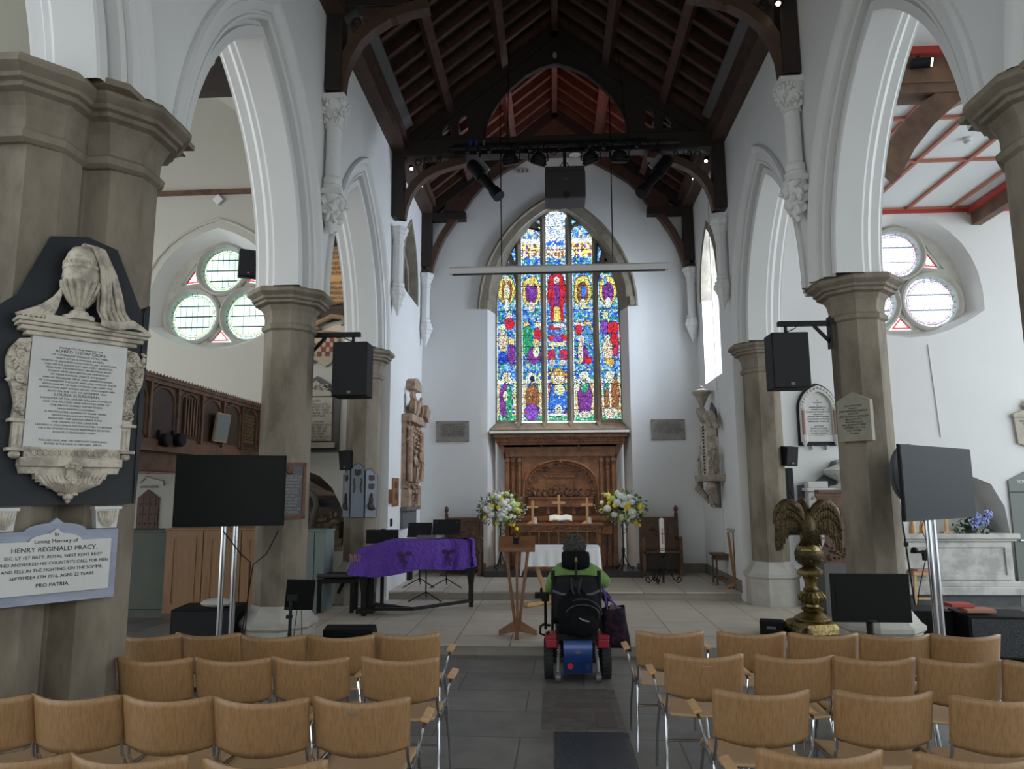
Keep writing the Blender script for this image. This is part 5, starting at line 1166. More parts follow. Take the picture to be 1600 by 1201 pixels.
# flower arrangements on iron stands
def flowers(label_s, label_f, px, py, Y, seed, sway):
    q = atY(px, py, Y); zf = .35; t = T('flower_stand', label_s, 'flower stand', (q[0], Y, zf)); H = q[2] - zf - .12
    st = MB().cyl((0, 0, .1), (0, 0, H), .012)
    obj('stem', st, BLACKM, t, smooth=True)
    for a in (.2, 2.3, 4.4): obj('scroll_leg', MB().tube([(r * math.cos(a), r * math.sin(a), z) for r, z in ((0, .42), (.03, .38), (.015, .30), (.05, .18), (.12, .06), (.18, .01), (.19, .05), (.16, .06))], .009, 6), BLACKM, t, smooth=True)
    obj('scroll', MB().tube([(.0, 0, H * .62), (.07, 0, H * .64), (.08, 0, H * .7), (.04, 0, H * .7), (.05, 0, H * .67)], .007, 5), BLACKM, t)
    obj('bowl', MB().lathe([(.03, 0), (.10, .03), (.12, .07)], 16, (0, 0, H)), BLACKM, t, smooth=True)
    f = T('flower_arrangement', label_f, 'flowers', (q[0], Y, q[2] - .04))
    rd = random.Random(seed); mats = {'chrysanthemum': (mat('petal_white', (.88, .88, .82), .7, bump=.8, bscale=120), 13, (.055, .075)), 'yellow_rose': (mat('petal_yellow', (.85, .66, .03), .6), 12, (.03, .042)), 'lime_bloom': (mat('petal_lime', (.52, .66, .22), .7, bump=.8, bscale=100), 12, (.045, .06)), 'small_rose': (mat('petal_cream', (.82, .84, .70), .7), 26, (.03, .045))}
    for nm, (m_, n, (a, b)) in mats.items():
        for _ in range(n):
            for _t in range(20):
                an = rd.uniform(0, 2 * PI); r = math.sqrt(rd.random()); x = .40 * r * math.cos(an); z = .28 * r * math.sin(an)
                if nm == 'chrysanthemum' and r > .75: continue
                break
            y = -.20 * math.sqrt(max(0, 1 - r * r)) + rd.uniform(-.03, .03); R_ = rd.uniform(a, b); g = MB(); g.ell((x + sway * z, y, z), (R_, R_, R_ * .9), nu=10, nv=8)
            if nm == 'yellow_rose':
                for k in range(6): g.ell((x + sway * z + R_ * .7 * math.cos(k), y - R_ * .3, z + R_ * .7 * math.sin(k)), (R_ * .55, R_ * .25, R_ * .55), nu=6, nv=4)
            obj(nm, g, m_, f, smooth=True)
    # trailing blooms
    for k in range(4): x = (.12 + .06 * k) * (1 if sway > 0 else 1); obj('yellow_rose', MB().ell((x, -.05, -.22 - .05 * k + rd.uniform(-.03, .03)), (.035, .03, .035)), mats['yellow_rose'][0], f, smooth=True)
    lf = MB()
    for _ in range(620):
        an = rd.uniform(0, 2 * PI); r = .15 + .95 * rd.random(); x = .40 * r * math.cos(an); z = .27 * r * math.sin(an) - .02; y = -.17 * math.sqrt(max(0, 1 - min(1, r) ** 2)) + rd.uniform(-.05, .1)
        s = rd.uniform(.018, .04); T_ = Matrix.Translation((x + sway * z, y, z)) @ Euler((rd.uniform(-.6, .6), an * -1 + rd.uniform(-.5, .5), rd.uniform(-.6, .6))).to_matrix().to_4x4()
        lf.add([(0, 0, 0), (s, .3 * s, .35 * s), (2.2 * s, 0, 0), (s, -.3 * s, -.35 * s)], [(0, 1, 2), (0, 2, 3)], T_)
    obj('foliage', lf, mat('flower_foliage', (.13, .20, .085), .6, noise=.6, nscale=8, col2=(.05, .09, .04)), f)['kind'] = 'stuff'
    tw = MB()
    for _ in range(70):
        an = rd.uniform(0, 2 * PI); r = rd.uniform(.9, 1.4); x = .36 * r * math.cos(an); z = .25 * r * math.sin(an); tw.ell((x + sway * z, rd.uniform(-.1, .1), z), (.012, .008, .012), nu=5, nv=3)
    obj('filler_blossom', tw, mats['small_rose'][0], f)['kind'] = 'stuff'
    sp = MB()
    for _ in range(26):
        an = rd.uniform(-.3, PI + .3); r = rd.uniform(1.0, 1.35); sp.tube([(.1 * math.cos(an), -.03, .06 * math.sin(an)), (.36 * r * math.cos(an) + sway * .2, rd.uniform(-.08, .08), .27 * r * math.sin(an))], .003, 3)
    obj('twigs', sp, MATS['flower_foliage'], f)
flowers('tall black iron flower stand left of the altar', 'white and yellow flower arrangement on the iron stand left of the altar', 782, 790, 13.42, 4, .1)
flowers('tall black iron flower stand right of the altar', 'white and yellow flower arrangement on the iron stand right of the altar', 972, 787, 13.42, 8, -.1)
# wall plaques beside the window
for x0, x1, y0, y1, l in ((682, 733, 658, 690, 'grey engraved plaque on the east wall left of the window'), (1017, 1071, 655, 687, 'grey engraved plaque on the east wall right of the window')):
    a = atY(x0, y0, YE); b = atY(x1, y1, YE); t = T('wall_plaque', l, 'plaque', ((a[0] + b[0]) / 2, YE - .001, b[2])); w = (b[0] - a[0]) / 2; h = a[2] - b[2]
    obj('slab', MB().box(-w, w, -.025, 0, 0, h), mat('plaque_stone', (.27, .25, .22), .7, noise=.4, nscale=8), t, bevel=.004)
    s = 'TO THE GLORY OF GOD\nAND IN LOVING MEMORY OF\nGEORGE ANDREW DIXON\nVICAR OF THIS PARISH\nTHIS WINDOW IS GIVEN BY\nHIS SISTERS AND FRIENDS' if x0 < 800 else 'TO THE GLORY OF GOD\nAND IN GRATEFUL MEMORY OF\nTHE MEN OF THIS PARISH WHO\nGAVE THEIR LIVES THIS REREDOS\nAND PANELLING WERE PLACED HERE\nBY THE CONGREGATION'
    txt('inscription', s, .047 if x0 < 800 else .040, INK, t, frame((0, -.026, h - .085), (1, 0, 0)), sx=.85, line=.95)
    obj('screw', MB().ell((-w + .03, -.026, h - .03), .008).ell((w - .03, -.026, h - .03), .008).ell((-w + .03, -.026, .03), .008).ell((w - .03, -.026, .03), .008), INK, t)
# ================================================================== PIANO, MUSIC STANDS, LECTERN
pl = atZ(568, 962, .124); pr = atZ(736, 948, .124); pb = atZ(603, 941, .124)
t = T('grand_piano', 'black grand piano under a purple quilted cover on the left of the stage', 'piano', (0, 0, .124))
px0 = atY(553, 900, pl[1])[0]; px1 = atY(741, 900, pr[1] - .3)[0]
def leg(p, w0=.055):
    mb = MB().box(p[0] - w0 * .62, p[0] + w0 * .62, p[1] - w0 * .62, p[1] + w0 * .62, .10, .30)
    mb.add([(p[0] - w0 * .62, p[1] - w0 * .62, .3), (p[0] + w0 * .62, p[1] - w0 * .62, .3), (p[0] + w0 * .62, p[1] + w0 * .62, .3), (p[0] - w0 * .62, p[1] + w0 * .62, .3), (p[0] - w0 * 1.3, p[1] - w0 * 1.3, .62), (p[0] + w0 * 1.3, p[1] - w0 * 1.3, .62), (p[0] + w0 * 1.3, p[1] + w0 * 1.3, .62), (p[0] - w0 * 1.3, p[1] + w0 * 1.3, .62)], [(0, 1, 5, 4), (1, 2, 6, 5), (2, 3, 7, 6), (3, 0, 4, 7)])
    return mb
tail = (pr[0], pr[1]); back = (pb[0] - .02, 10.38); front = (pl[0], pl[1])
GLB = mat('piano_lacquer', (.008, .008, .009), .2)
for p in (front, back, tail):
    lg = obj('leg', leg(p), GLB, t); obj('castor', MB().cyl((p[0] - .03, p[1], .035), (p[0] + .03, p[1], .035), .035, n=14).cb((p[0], p[1], .08), (.07, .07, .03)), BLACKM, lg)
obj('pedal_lyre', MB().box(pb[0] - .06, pb[0] + .10, 9.95, 10.02, .08, .62).box(pb[0] - .12, pb[0] + .12, 9.85, 10.05, .04, .10), GLB, t)
dm = MB(); cx, cy = (-2.05, 9.95)
for p in (front, back, tail): dm.bar((p[0], p[1], .09), (cx, cy, .09), .05, .04)
obj('dolly_frame', dm, BLACKM, t)
# case outline: keyboard on the left side, tail to the right
xk = px0 + .06; xt = px1 - .02; yf = pl[1] - .08; ybk = 10.55
out = [(xk, yf), (xk + .45, yf)]
for k in range(9): s = k / 8; out.append((xk + .45 + (xt - .30 - xk - .45) * s, yf + (tail[1] - .22 - yf) * (s ** 1.5) * .75))
for k in range(1, 8): a = -PI / 2 + PI / 2 * k / 7; out.append((xt - .30 + .30 * math.cos(a), out[10][1] + .30 + .30 * math.sin(a)))
out += [(xt, ybk - .15), (xt - .12, ybk), (xk, ybk)]
obj('case', MB().plate([out], .60, .74, lambda u, v, q: (u, v, q)), GLB, t)
ztop = atY(640, 846, 9.8)[2]
def resample(pts, n):
    per = [0]
    for i in range(len(pts)): a = pts[i]; b = pts[(i + 1) % len(pts)]; per.append(per[-1] + math.hypot(b[0] - a[0], b[1] - a[1]))
    res = []
    for k in range(n):
        s = per[-1] * k / n; i = max(j for j in range(len(pts)) if per[j] <= s); a = pts[i]; b = pts[(i + 1) % len(pts)]; f = (s - per[i]) / max(1e-6, per[i + 1] - per[i]); res.append((a[0] * (1 - f) + b[0] * f, a[1] * (1 - f) + b[1] * f))
    return res
n = 220; P = resample(out, n); cxm = sum(p[0] for p in P) / n; cym = sum(p[1] for p in P) / n
N_ = []
for i in range(n):
    a = P[i - 2]; b = P[(i + 2) % n]; d = Vector((b[0] - a[0], b[1] - a[1])).normalized(); N_.append((d.y, -d.x))
vs = [(cxm, cym, ztop)]; rings = [(.35, 0), (.7, 0), (.93, -.0), (1.0, -.02)]
for q, dz in rings:
    for i, p in enumerate(P): vs.append((cxm + (p[0] - cxm) * q, cym + (p[1] - cym) * q, ztop + dz - (.10 * max(0, (xk + .35 - (cxm + (p[0] - cxm) * q)) / .35) if True else 0)))
K = 12
for j in range(1, K + 1):
    v = j / K
    for i, p in enumerate(P):
        left = max(0, (xk + .3 - p[0]) / .3); bot = .70 - .03 * math.sin(i * .11) - .02 * math.sin(i * .05 + 1); top = ztop - .02 - .10 * max(0, (xk + .35 - p[0]) / .35)
        wv = .045 * v + .02 * v * math.sin(i * .42 + math.sin(i * .09) * 3) + .09 * v * left + .008 * math.sin(i * 1.3 + v * 9) * v
        vs.append((p[0] + N_[i][0] * wv, p[1] + N_[i][1] * wv, top + (bot - top) * v))
fs = [(0, 1 + i, 1 + (i + 1) % n) for i in range(n)]
for q in range(len(rings) + K - 1):
    for i in range(n): fs.append((1 + q * n + i, 1 + q * n + (i + 1) % n, 1 + (q + 1) * n + (i + 1) % n, 1 + (q + 1) * n + i))
PURP = mat('purple_quilt', (.12, .045, .36), .8, noise=.4, nscale=7, col2=(.075, .028, .25), bump=2.2, bscale=22)
cov = T('piano_cover', 'purple quilted cover with grape and wheat motifs over the grand piano', 'cover', (0, 0, 0))
obj('cloth', MB().add(vs, fs), PURP, cov, smooth=True, angle=70)
MOT = mat('grape_applique', (.05, .02, .09), .8); WHT = mat('wheat_embroidery', (.33, .16, .20), .8)
def front_y(x): 
    b = [p for p in P if p[1] < cym]; b.sort(key=lambda p: abs(p[0] - x)); return b[0][1] - .075
for mx in (atY(632, 870, yf)[0], atY(697, 870, yf + .1)[0]):
    g = MB(); y = front_y(mx); rd = random.Random(3)
    for k in range(12): g.ell((mx + rd.uniform(-.035, .035), y, .89 - .012 * k + rd.uniform(0, .02)), (.017, .008, .017), nu=8, nv=5)
    g.ell((mx - .06, y, .95), (.045, .006, .03)); g.ell((mx + .06, y, .96), (.045, .006, .03)); g.ell((mx, y, .93), (.03, .006, .025)); obj('grape_motif', g, MOT, cov, smooth=True)
g = MB(); mx = atY(557, 870, yf)[0]; rd = random.Random(4)
for s_ in (-.05, 0, .05):
    g.tube([(mx + s_ * .4, yf - .085, .80), (mx + s_, yf - .06, .94)], .004, 4)
    for k in range(7): g.ell((mx + s_ * (1 + .03 * k) + (.012 if k % 2 else -.012), yf - .068, .86 + .014 * k), (.009, .005, .014), nu=6, nv=4)
obj('wheat_motif', g, WHT, cov)
# piano bench
q = atZ(520, 955, .124); t = T('piano_bench', 'black adjustable piano bench with padded seat left of the piano', 'bench', (q[0] + .06, q[1] + .02, .124), .05)
obj('cushion', MB().cb((0, 0, .50), (.54, .34, .05)), mat('black_leather', (.018, .015, .015), .4), t, bevel=.015); obj('frame', MB().cb((0, 0, .43), (.52, .32, .06)).cb((.33, 0, .40), (.04, .06, .06)), BLACK, t)
for sx in (-1, 1):
    for sy in (-1, 1): obj('leg', MB().cb((sx * .23, sy * .13, .21), (.05, .05, .42)), BLACK, t)
q = atY(535, 905, 10.6); o = obj('rolled_umbrella', MB().tube([(0, 0, 0), (.16, .02, .32)], [.02, .035], 8).tube([(.16, .02, .32), (.22, .03, .44)], .012, 6).tube([(.15, .02, .36), (.24, .02, .34)], .01, 5), BLACK); o.location = (q[0] - .03, 10.5, q[2] - .18); tag(o, 'dark folded boom stand leaning above the piano bench', 'stand')
# music stands
def mstand(label, px, py0, py1, w, pz, baseY, gridm=False, ang=.0):
    b = atZ(px, pz, .244) if baseY is None else baseY; t = T('music_stand', label, 'music stand', (b[0], b[1], .244 if b[1] > 11.45 else .124), ang)
    z0 = atY(px, py1, b[1])[2] - t.location.z; z1 = atY(px, py0, b[1])[2] - t.location.z
    obj('desk', MB().cb((0, 0, (z0 + z1) / 2), (w, .012, (z1 - z0) * 1.15), (-.45, 0, 0)).cb((0, -.06, z0), (w, .07, .012), (-.3, 0, 0)), BLACKM if not gridm else GREY, t, bevel=.005)
    if not gridm: obj('strut', MB().bar((-.03, .03, z0 + .05), (-.18, .03, z1 - .03), .012, .006).bar((.03, .03, z0 + .05), (.18, .03, z1 - .03), .012, .006), GREY, t)
    obj('pole', MB().cyl((0, .03, .08), (0, .03, z0 + .08), .011), BLACKM, t, smooth=True)
    for a in (-.4, 1.7, 3.6): obj('leg', MB().tube([(0, .03, .14), (.28 * math.cos(a), .03 + .28 * math.sin(a), .01)], .009, 6), BLACKM, t, smooth=True)
    return t
mstand('black music stand with wide solid desk right behind the piano', 697, 812, 834, .46, 918, None)
mstand('black music stand with tilted solid desk, second from left behind piano', 656, 817, 838, .40, 912, (atY(656, 830, 11.9)[0], 11.9))
mstand('grey perforated laptop tray stand just behind the piano cover', 666, 836, 843, .30, 912, (atY(666, 838, 11.2)[0], 11.2), True)
t = screen('stage_screen', 'low black screen standing behind the left end of the piano', (atY(597, 838, 10.68)[0], 10.68, atY(597, 838, 10.68)[2]), 0, .48, .20, None, .01, 'single', cat='monitor')
for c_ in t.children:
    if c_.name.startswith(('pole', 'stand_base')): c_.location.z = .11
q = atZ(619, 922, .124); t = T('floor_speaker', 'small black box amplifier on the floor beneath the piano', 'speaker', (q[0], q[1] + .5, .124)); obj('cabinet', MB().box(-.16, .16, -.12, .12, 0, .30), BLACK, t, bevel=.01); obj('grille', MB().box(-.14, .14, -.127, -.12, .02, .28), MATS['speaker_grille'], t)
# wooden lectern with a board and three splayed legs
q = atZ(808, 996, .124); LY = q[1] + .06
t = T('wooden_lectern', 'wooden lectern with three splayed legs at the step edge left of the wheelchair', 'lectern', (q[0], LY, .124)); zt = atY(808, 840, LY)[2] - .124; zb_ = atY(808, 858, LY)[2] - .124
w = (atY(837, 850, LY)[0] - atY(780, 850, LY)[0]) / 2
obj('desk', MB().cb((0, .02, (zt + zb_) / 2 + .01), (2 * w, .02, (zt - zb_) * 1.35), (-.75, 0, 0)).cb((0, -.05, zb_ + .0), (2 * w, .03, .05)), mat('lectern_oak', (.23, .10, .045), .45, noise=.5, nscale=6, stretch=(1, 1, 6)), t, bevel=.004)
LO = MATS['lectern_oak']
for sx, b_ in ((-.135, -.02), (.135, .02), (0, 0)): obj('leg', MB().bar((sx, .03 if sx else -.03, zb_ + .03), (b_, .0 if sx else -.02, .10), .036 if sx else .026, .036, up=(0, 1, 0)), LO, t, bevel=.004)
for (x, y) in ((-.215, .10), (.215, .10), (0, -.17)):
    f = MB(); d = Vector((x, y, 0)); s = d.normalized().cross(Vector((0, 0, 1))) * .02
    vs_ = []
    for sd in (-1, 1):
        for p in ((Vector((0, 0, .0)), .20), (Vector((0, 0, 0)), .06), (d, .0), (d, .055)): pp = p[0] + s * sd; vs_.append((pp.x, pp.y, p[1]))
    f.add(vs_, [(0, 1, 2, 3), (7, 6, 5, 4), (0, 3, 7, 4), (1, 5, 6, 2), (0, 4, 5, 1), (3, 2, 6, 7)]); obj('foot', f, LO, t)
obj('reading_lamp', MB().cb((-.005, -.08, zb_ + .10), (.06, .05, .07)).tube([(-.03, -.08, zb_ + .12), (-.035, -.08, zb_ + .19), (0, -.08, zb_ + .21), (.03, -.08, zb_ + .19), (.03, -.08, zb_ + .12)], .006, 6), BLACK, t)
# ================================================================== BRASS EAGLE LECTERN
q = atZ(1270, 990, 0); EY = 8.75; ex = atY(1266, 900, EY)[0]
def ez(y): return atY(1266, y, EY)[2] - .124
t = T('eagle_lectern', 'old brass eagle lectern with spread wings on a turned column', 'lectern', (ex, EY, .124))
col = [(.0, ez(992)), (.0, ez(990))]
obj('base', MB().lathe([(.36, .0), (.37, .06), (.33, .10), (.30, .16), (.24, .18)], 4, ph=PI / 4 + .25).lathe([(.20, .17), (.21, .20), (.15, .24), (.10, .27)], 24), BRASS, t, bevel=.01)
for a in range(4):
    an = a * PI / 2 + .25 + PI / 4; obj('lion_foot', MB().ell((.33 * math.cos(an), .33 * math.sin(an), .07), (.09, .06, .07), (0, 0, an)).ell((.38 * math.cos(an), .38 * math.sin(an), .05), (.04, .04, .045)), BRONZE, t, smooth=True)
zc = lambda y: ez(y)
ztop = ez(888); cs_ = lambda z: .24 + (z - .26) * (ztop - .05 - .24) / .72
obj('column', MB().lathe([(r, cs_(z)) for r, z in [(.12, .26), (.085, .30), (.12, .34), (.125, .37), (.08, .40), (.075, .44), (.13, .50), (.145, .56), (.12, .62), (.08, .66), (.09, .70), (.065, .74), (.07, .85), (.09, .90), (.065, .94), (.065, .98)]], 24), BRASS, t, smooth=True)
fl = MB()
for k in range(18): a = k * 2 * PI / 18; fl.tube([(.085 * math.cos(a), .085 * math.sin(a), cs_(.46)), (.14 * math.cos(a), .14 * math.sin(a), cs_(.52)), (.145 * math.cos(a), .145 * math.sin(a), cs_(.57)), (.11 * math.cos(a), .11 * math.sin(a), cs_(.64))], .014, 5)
obj('gadrooning', fl, BRASS, t, smooth=True)
obj('hexagonal_knop', MB().lathe([(.07, ztop - .10), (.15, ztop - .06), (.15, ztop - .02), (.12, ztop), (.08, ztop + .02)], 6), BRASS, t, bevel=.004)
gz = ez(862)
obj('globe', MB().ell((0, 0, gz), (.145, .145, .14), nu=24, nv=16), BRASS, t, smooth=True)
bd = MB().lathe([(.148, gz - .06), (.158, gz - .03), (.158, gz), (.148, gz + .02)], 24, cap=False).lathe([(.08, gz - .16), (.13, gz - .12), (.15, gz - .05)], 20)
leafy(bd, lambda r: ((lambda a: (.14 * math.cos(a), .14 * math.sin(a), r.uniform(gz - .10, gz - .03)))(r.uniform(0, 6.28))), 40, .015, .03, seed=6)
obj('globe_band', bd, BRONZE, t, smooth=True)
# eagle, seen from behind: body, back, tail, head turned forward
eb = MB(); zb0 = gz + .12
eb.ell((0, 0, zb0 + .20), (.10, .10, .20), (-.35, 0, 0), 16, 12); eb.ell((0, .06, zb0 + .36), (.065, .075, .12), (-.3, 0, 0), 14, 10)
eb.ell((0, .12, zb0 + .46), (.045, .065, .048), (.2, 0, 0)); eb.tube([(0, .16, zb0 + .465), (0, .20, zb0 + .455), (0, .215, zb0 + .425)], [.022, .016, .004], 8)
obj('eagle_body', eb, BRONZE, t, smooth=True)
tl = MB()
for k in range(-4, 5): tl.ell((k * .022, -.12 - .0 * abs(k), zb0 + .02 + .008 * abs(k)), (.018, .014, .13), (.45, k * -.09, 0), 8, 6)
obj('tail', tl, BRONZE, t, smooth=True)
for sg in (-1, 1): obj('talon', MB().tube([(sg * .05, 0, zb0 + .10), (sg * .06, .01, zb0)], [.035, .02], 8).tube([(sg * .06, .0, zb0), (sg * .06, .08, zb0 - .03)], [.014, .006], 6).tube([(sg * .06, 0, zb0), (sg * .10, .05, zb0 - .04)], [.014, .006], 6).tube([(sg * .06, 0, zb0), (sg * .06, -.07, zb0 - .03)], [.014, .006], 6), BRASS, t, smooth=True)
for sg in (-1, 1):
    wg = MB()
    # wing: arched leading edge rising from the shoulder, long feathers falling from it
    lead = [(.05, zb0 + .30), (.10, zb0 + .38), (.17, zb0 + .44), (.24, zb0 + .45), (.31, zb0 + .40), (.355, zb0 + .30), (.37, zb0 + .20)]
    wg.tube([(sg * x, -.01 - .02 * math.sin(i), z) for i, (x, z) in enumerate(lead)], [.045, .055, .055, .05, .045, .035, .02], 10)
    nF = 15
    for k in range(nF):
        s = k / (nF - 1); i = min(5, int(s * 6)); f = s * 6 - i; x = lead[i][0] * (1 - f) + lead[i + 1][0] * f; z = lead[i][1] * (1 - f) + lead[i + 1][1] * f
        L_ = .16 + .34 * min(1, s * 1.5) if s < .6 else .50 - .10 * (s - .6); zend = max(zb0 - .10, z - L_)
        xe = x * .97 + .01
        wg.ell((sg * (x + xe) / 2, -.03 - .004 * (k % 2), (z + zend) / 2), (.022, .012, (z - zend) / 2 + .01), (0, sg * -.03, 0), 8, 8)
        wg.ell((sg * x, -.045, z - .10), (.022, .012, .09), nu=8, nv=6)
        wg.ell((sg * x, -.055, z - .04), (.022, .014, .05), nu=8, nv=6)
    obj('wing', wg, BRONZE, t, smooth=True)
obj('book_rest', MB().cb((0, .14, zb0 + .15), (.52, .02, .20), (-.7, 0, 0)), BRONZE, t)
obj('microphone', MB().tube([(-.05, .15, zb0 + .40), (-.10, .12, zb0 + .50), (-.13, .1, zb0 + .56)], .006, 6).ell((-.135, .1, zb0 + .57), .014).ell((.0, .18, zb0 + .42), (.07, .04, .05)), BLACK, t, smooth=True)
# ================================================================== PERSON IN A POWERED WHEELCHAIR
q = atZ(900, 1058, 0); WX = atY(901, 1000, 7.3)[0]; WYc = 7.30
t = T('powered_wheelchair', 'black powered wheelchair with blue battery cover, seen from behind in the aisle', 'wheelchair', (WX, WYc, 0), .02)
TY = mat('tyre_rubber', (.02, .02, .02), .8, bump=.5, bscale=60); BLU = mat('metallic_blue', (.012, .05, .21), .25, .3, spec=.8); REDP = mat('red_fender', (.33, .015, .03), .3); BLKF = mat('black_fabric', (.006, .006, .007), .85, bump=.6, bscale=18, spec=.15)
for sg in (-1, 1):
    wh = MB().lathe([(.12, -.04), (.165, -.045), (.182, -.03), (.184, 0), (.182, .03), (.165, .045), (.12, .04)], 30, M=Matrix.Translation((sg * .275, 0, .184)) @ Matrix.Rotation(PI / 2, 4, 'Y'))
    for k in range(30): a = k * 2 * PI / 30; wh.cb((sg * .275, .183 * math.cos(a), .184 + .183 * math.sin(a)), (.085, .018, .012), (-(PI / 2 - a), 0, 0))
    w_ = obj('drive_wheel', wh, TY, t, smooth=True)
    obj('hub', MB().cyl((sg * .235, 0, .184), (sg * .30, 0, .184), .10, n=20), GREY, w_, smooth=True)
    obj('fender', MB().cb((sg * .245, -.05, .385), (.12, .22, .09), (.0, sg * .12, 0)).cb((sg * .245, -.16, .35), (.11, .04, .08)), REDP, t, bevel=.012)
    ca = MB().tube([(sg * .17, -.10, .30), (sg * .185, -.18, .20), (sg * .19, -.20, .08)], .018, 8).cyl((sg * .165, -.20, .055), (sg * .215, -.20, .055), .05, n=14)
    obj('rear_castor', ca, GREY, t, smooth=True)
    sus = MB().cyl((sg * .175, -.14, .20), (sg * .175, -.14, .34), .014)
    for z in (.21, .235, .26, .285, .31): sus.lathe([(.026, z), (.026, z + .012)], 12, (sg * .175, -.14, 0))
    obj('suspension_spring', sus, mat('steel_spring', (.35, .33, .30), .4, .9), t)
bx = MB(); 
obj('battery_cover', MB().grid(lambda u, v: ((u - .5) * .27 * (1 if v > .08 else .97), -.20 - .045 * math.sin(min(1, v * 1.1) * PI * .75), .09 + .30 * v), 9, 12).box(-.135, .135, -.20, .05, .09, .39), BLU, t, smooth=True, angle=30)
obj('red_reflector', MB().cyl((-.075, -.246, .165), (-.075, -.254, .165), .027, n=18), mat('reflector_red', (.6, .02, .02), .3), t); obj('dark_reflector', MB().cyl((.09, -.246, .165), (.09, -.254, .165), .027, n=18), mat('reflector_dark', (.02, .025, .06), .3), t); obj('badge', MB().lathe([(.03, 0), (.03, .006)], 18, M=Matrix.Translation((0, -.247, .29)) @ Matrix.Diagonal((1, 1, .45, 1)) @ Matrix.Rotation(PI / 2, 4, 'X')), GREY, t)
obj('chassis', MB().box(-.23, .23, -.05, .45, .20, .30).box(-.20, .20, -.18, .40, .38, .44).box(-.12, .12, .3, .75, .12, .2), BLACKM, t, bevel=.01)
obj('seat_cushion', MB().box(-.24, .24, -.02, .46, .50, .60), BLKF, t, bevel=.03)
for sg in (-1, 1):
    obj('front_castor', MB().cyl((sg * .20 - .02, .62, .09), (sg * .20 + .02, .62, .09), .09, n=18), TY, t, smooth=True)
    obj('backrest_cane', MB().tube([(sg * .235, -.06, .45), (sg * .225, -.09, .98)], .014, 8).tube([(sg * .225, -.09, .93), (sg * .222, -.10, 1.02)], .02, 8), BLACKM, t, smooth=True)
    obj('armrest', MB().cb((sg * .30, .12, .745), (.075, .36, .045)).cyl((sg * .30, .0, .45), (sg * .30, .0, .74), .014).cyl((sg * .30, -.05, .50), (sg * .25, -.06, .50), .012), BLACK, t, bevel=.008)
    obj('footplate', MB().cb((sg * .10, .82, .10), (.16, .20, .02)), BLACKM, t)
obj('push_bar', MB().tube([(-.225, -.095, .83), (-.15, -.12, .80), (.15, -.12, .80), (.225, -.095, .83)], .014, 8), mat('grey_tube', (.10, .10, .11), .5), t, smooth=True)
obj('joystick', MB().cb((-.34, .02, .77), (.13, .13, .05)).cyl((-.34, .04, .79), (-.34, .04, .84), .012), BLACK, t, bevel=.01)
obj('backrest', MB().grid(lambda u, v: ((u - .5) * .44 * (1 - .0 * v), -.07 - .05 * math.cos((u - .5) * PI) , .56 + .42 * v - .015 * (2 * u - 1) ** 2), 11, 8), mat('back_shell', (.008, .009, .011), .6, spec=.2), t, smooth=True, thick=.04)
hr = obj('headrest', MB().grid(lambda u, v: ((.128 * math.sin((u - .5) * 2.4)), -.085 + .09 * (1 - math.cos((u - .5) * 2.4)) - .05 * math.sin(v * PI) ** .5, 1.062 + .112 * v + .018 * math.cos((u - .5) * PI) * (2 * v - 1)), 19, 12), BLKF, t, smooth=True, thick=.045)
obj('headrest_stem', MB().tube([(0, -.12, .86), (0, -.15, .98), (0, -.15, 1.10)], .010, 8).cb((0, -.148, 1.13), (.035, .02, .055)).cb((0, -.14, .90), (.06, .04, .07)), BLACKM, t)
obj('clamp_knob', MB().cb((0, -.162, 1.13), (.022, .01, .04)), BRASS, t)
obj('strap', MB().tube([(-.05, -.15, .96), (-.04, -.16, .85), (-.01, -.16, .78)], .012, 5).tube([(.05, -.15, .96), (.02, -.17, .85), (.03, -.16, .76)], .010, 5), mat('grey_strap', (.035, .035, .038), .7, spec=.2), t)
obj('hose_loop', MB().tube([(-.30, -.08, .52), (-.35, -.1, .50), (-.355, -.1, .43), (-.30, -.1, .41), (-.27, -.1, .45)], .012, 6), BLACK, t)
# black backpack hanging from the push bar
b = T('backpack', 'large black backpack hanging on the back of the wheelchair', 'bag', (WX, WYc - .19, .42))
def pack(u, v):
    a = u * 2 * PI; z = -.0 + .40 * v; r = (math.sin(min(1, max(0, v)) * PI) ** .28); wob = 1 + .05 * math.sin(5 * a + 7 * v) + .03 * math.sin(11 * v + 2 * a)
    return (.02 + .205 * r * wob * math.cos(a), -.03 + .12 * r * wob * math.sin(a), z)
obj('sack', MB().grid(pack, 32, 16, cu=True), BLKF, b, smooth=True)
obj('front_pocket', MB().ell((.05, -.13, .13), (.15, .06, .12), (0, .1, 0), 16, 10), BLKF, b, smooth=True)
obj('piping', MB().tube([(.05 + .16 * math.cos(a), -.15 - .03 * math.sin(a), .22 + .10 * math.sin(a)) for a in [k * PI / 12 for k in range(-1, 12)]], .006, 5).tube([(.05 + .18 * math.cos(a), -.13 - .03 * math.sin(a), .22 + .15 * math.sin(a)) for a in [k * PI / 12 for k in range(0, 9)]], .005, 5), mat('bag_piping', (.05, .05, .055), .5), b, smooth=True)
obj('embroidered_mark', MB().tube([(.02, -.188, .20), (.05, -.19, .185), (.08, -.19, .175), (.11, -.185, .17)], .006, 5), mat('pale_thread', (.35, .34, .32), .7), b)
obj('carry_loop', MB().tube([(-.1, .02, .36), (-.06, .06, .42), (.06, .06, .42), (.1, .02, .36)], .012, 6), BLKF, b, smooth=True)
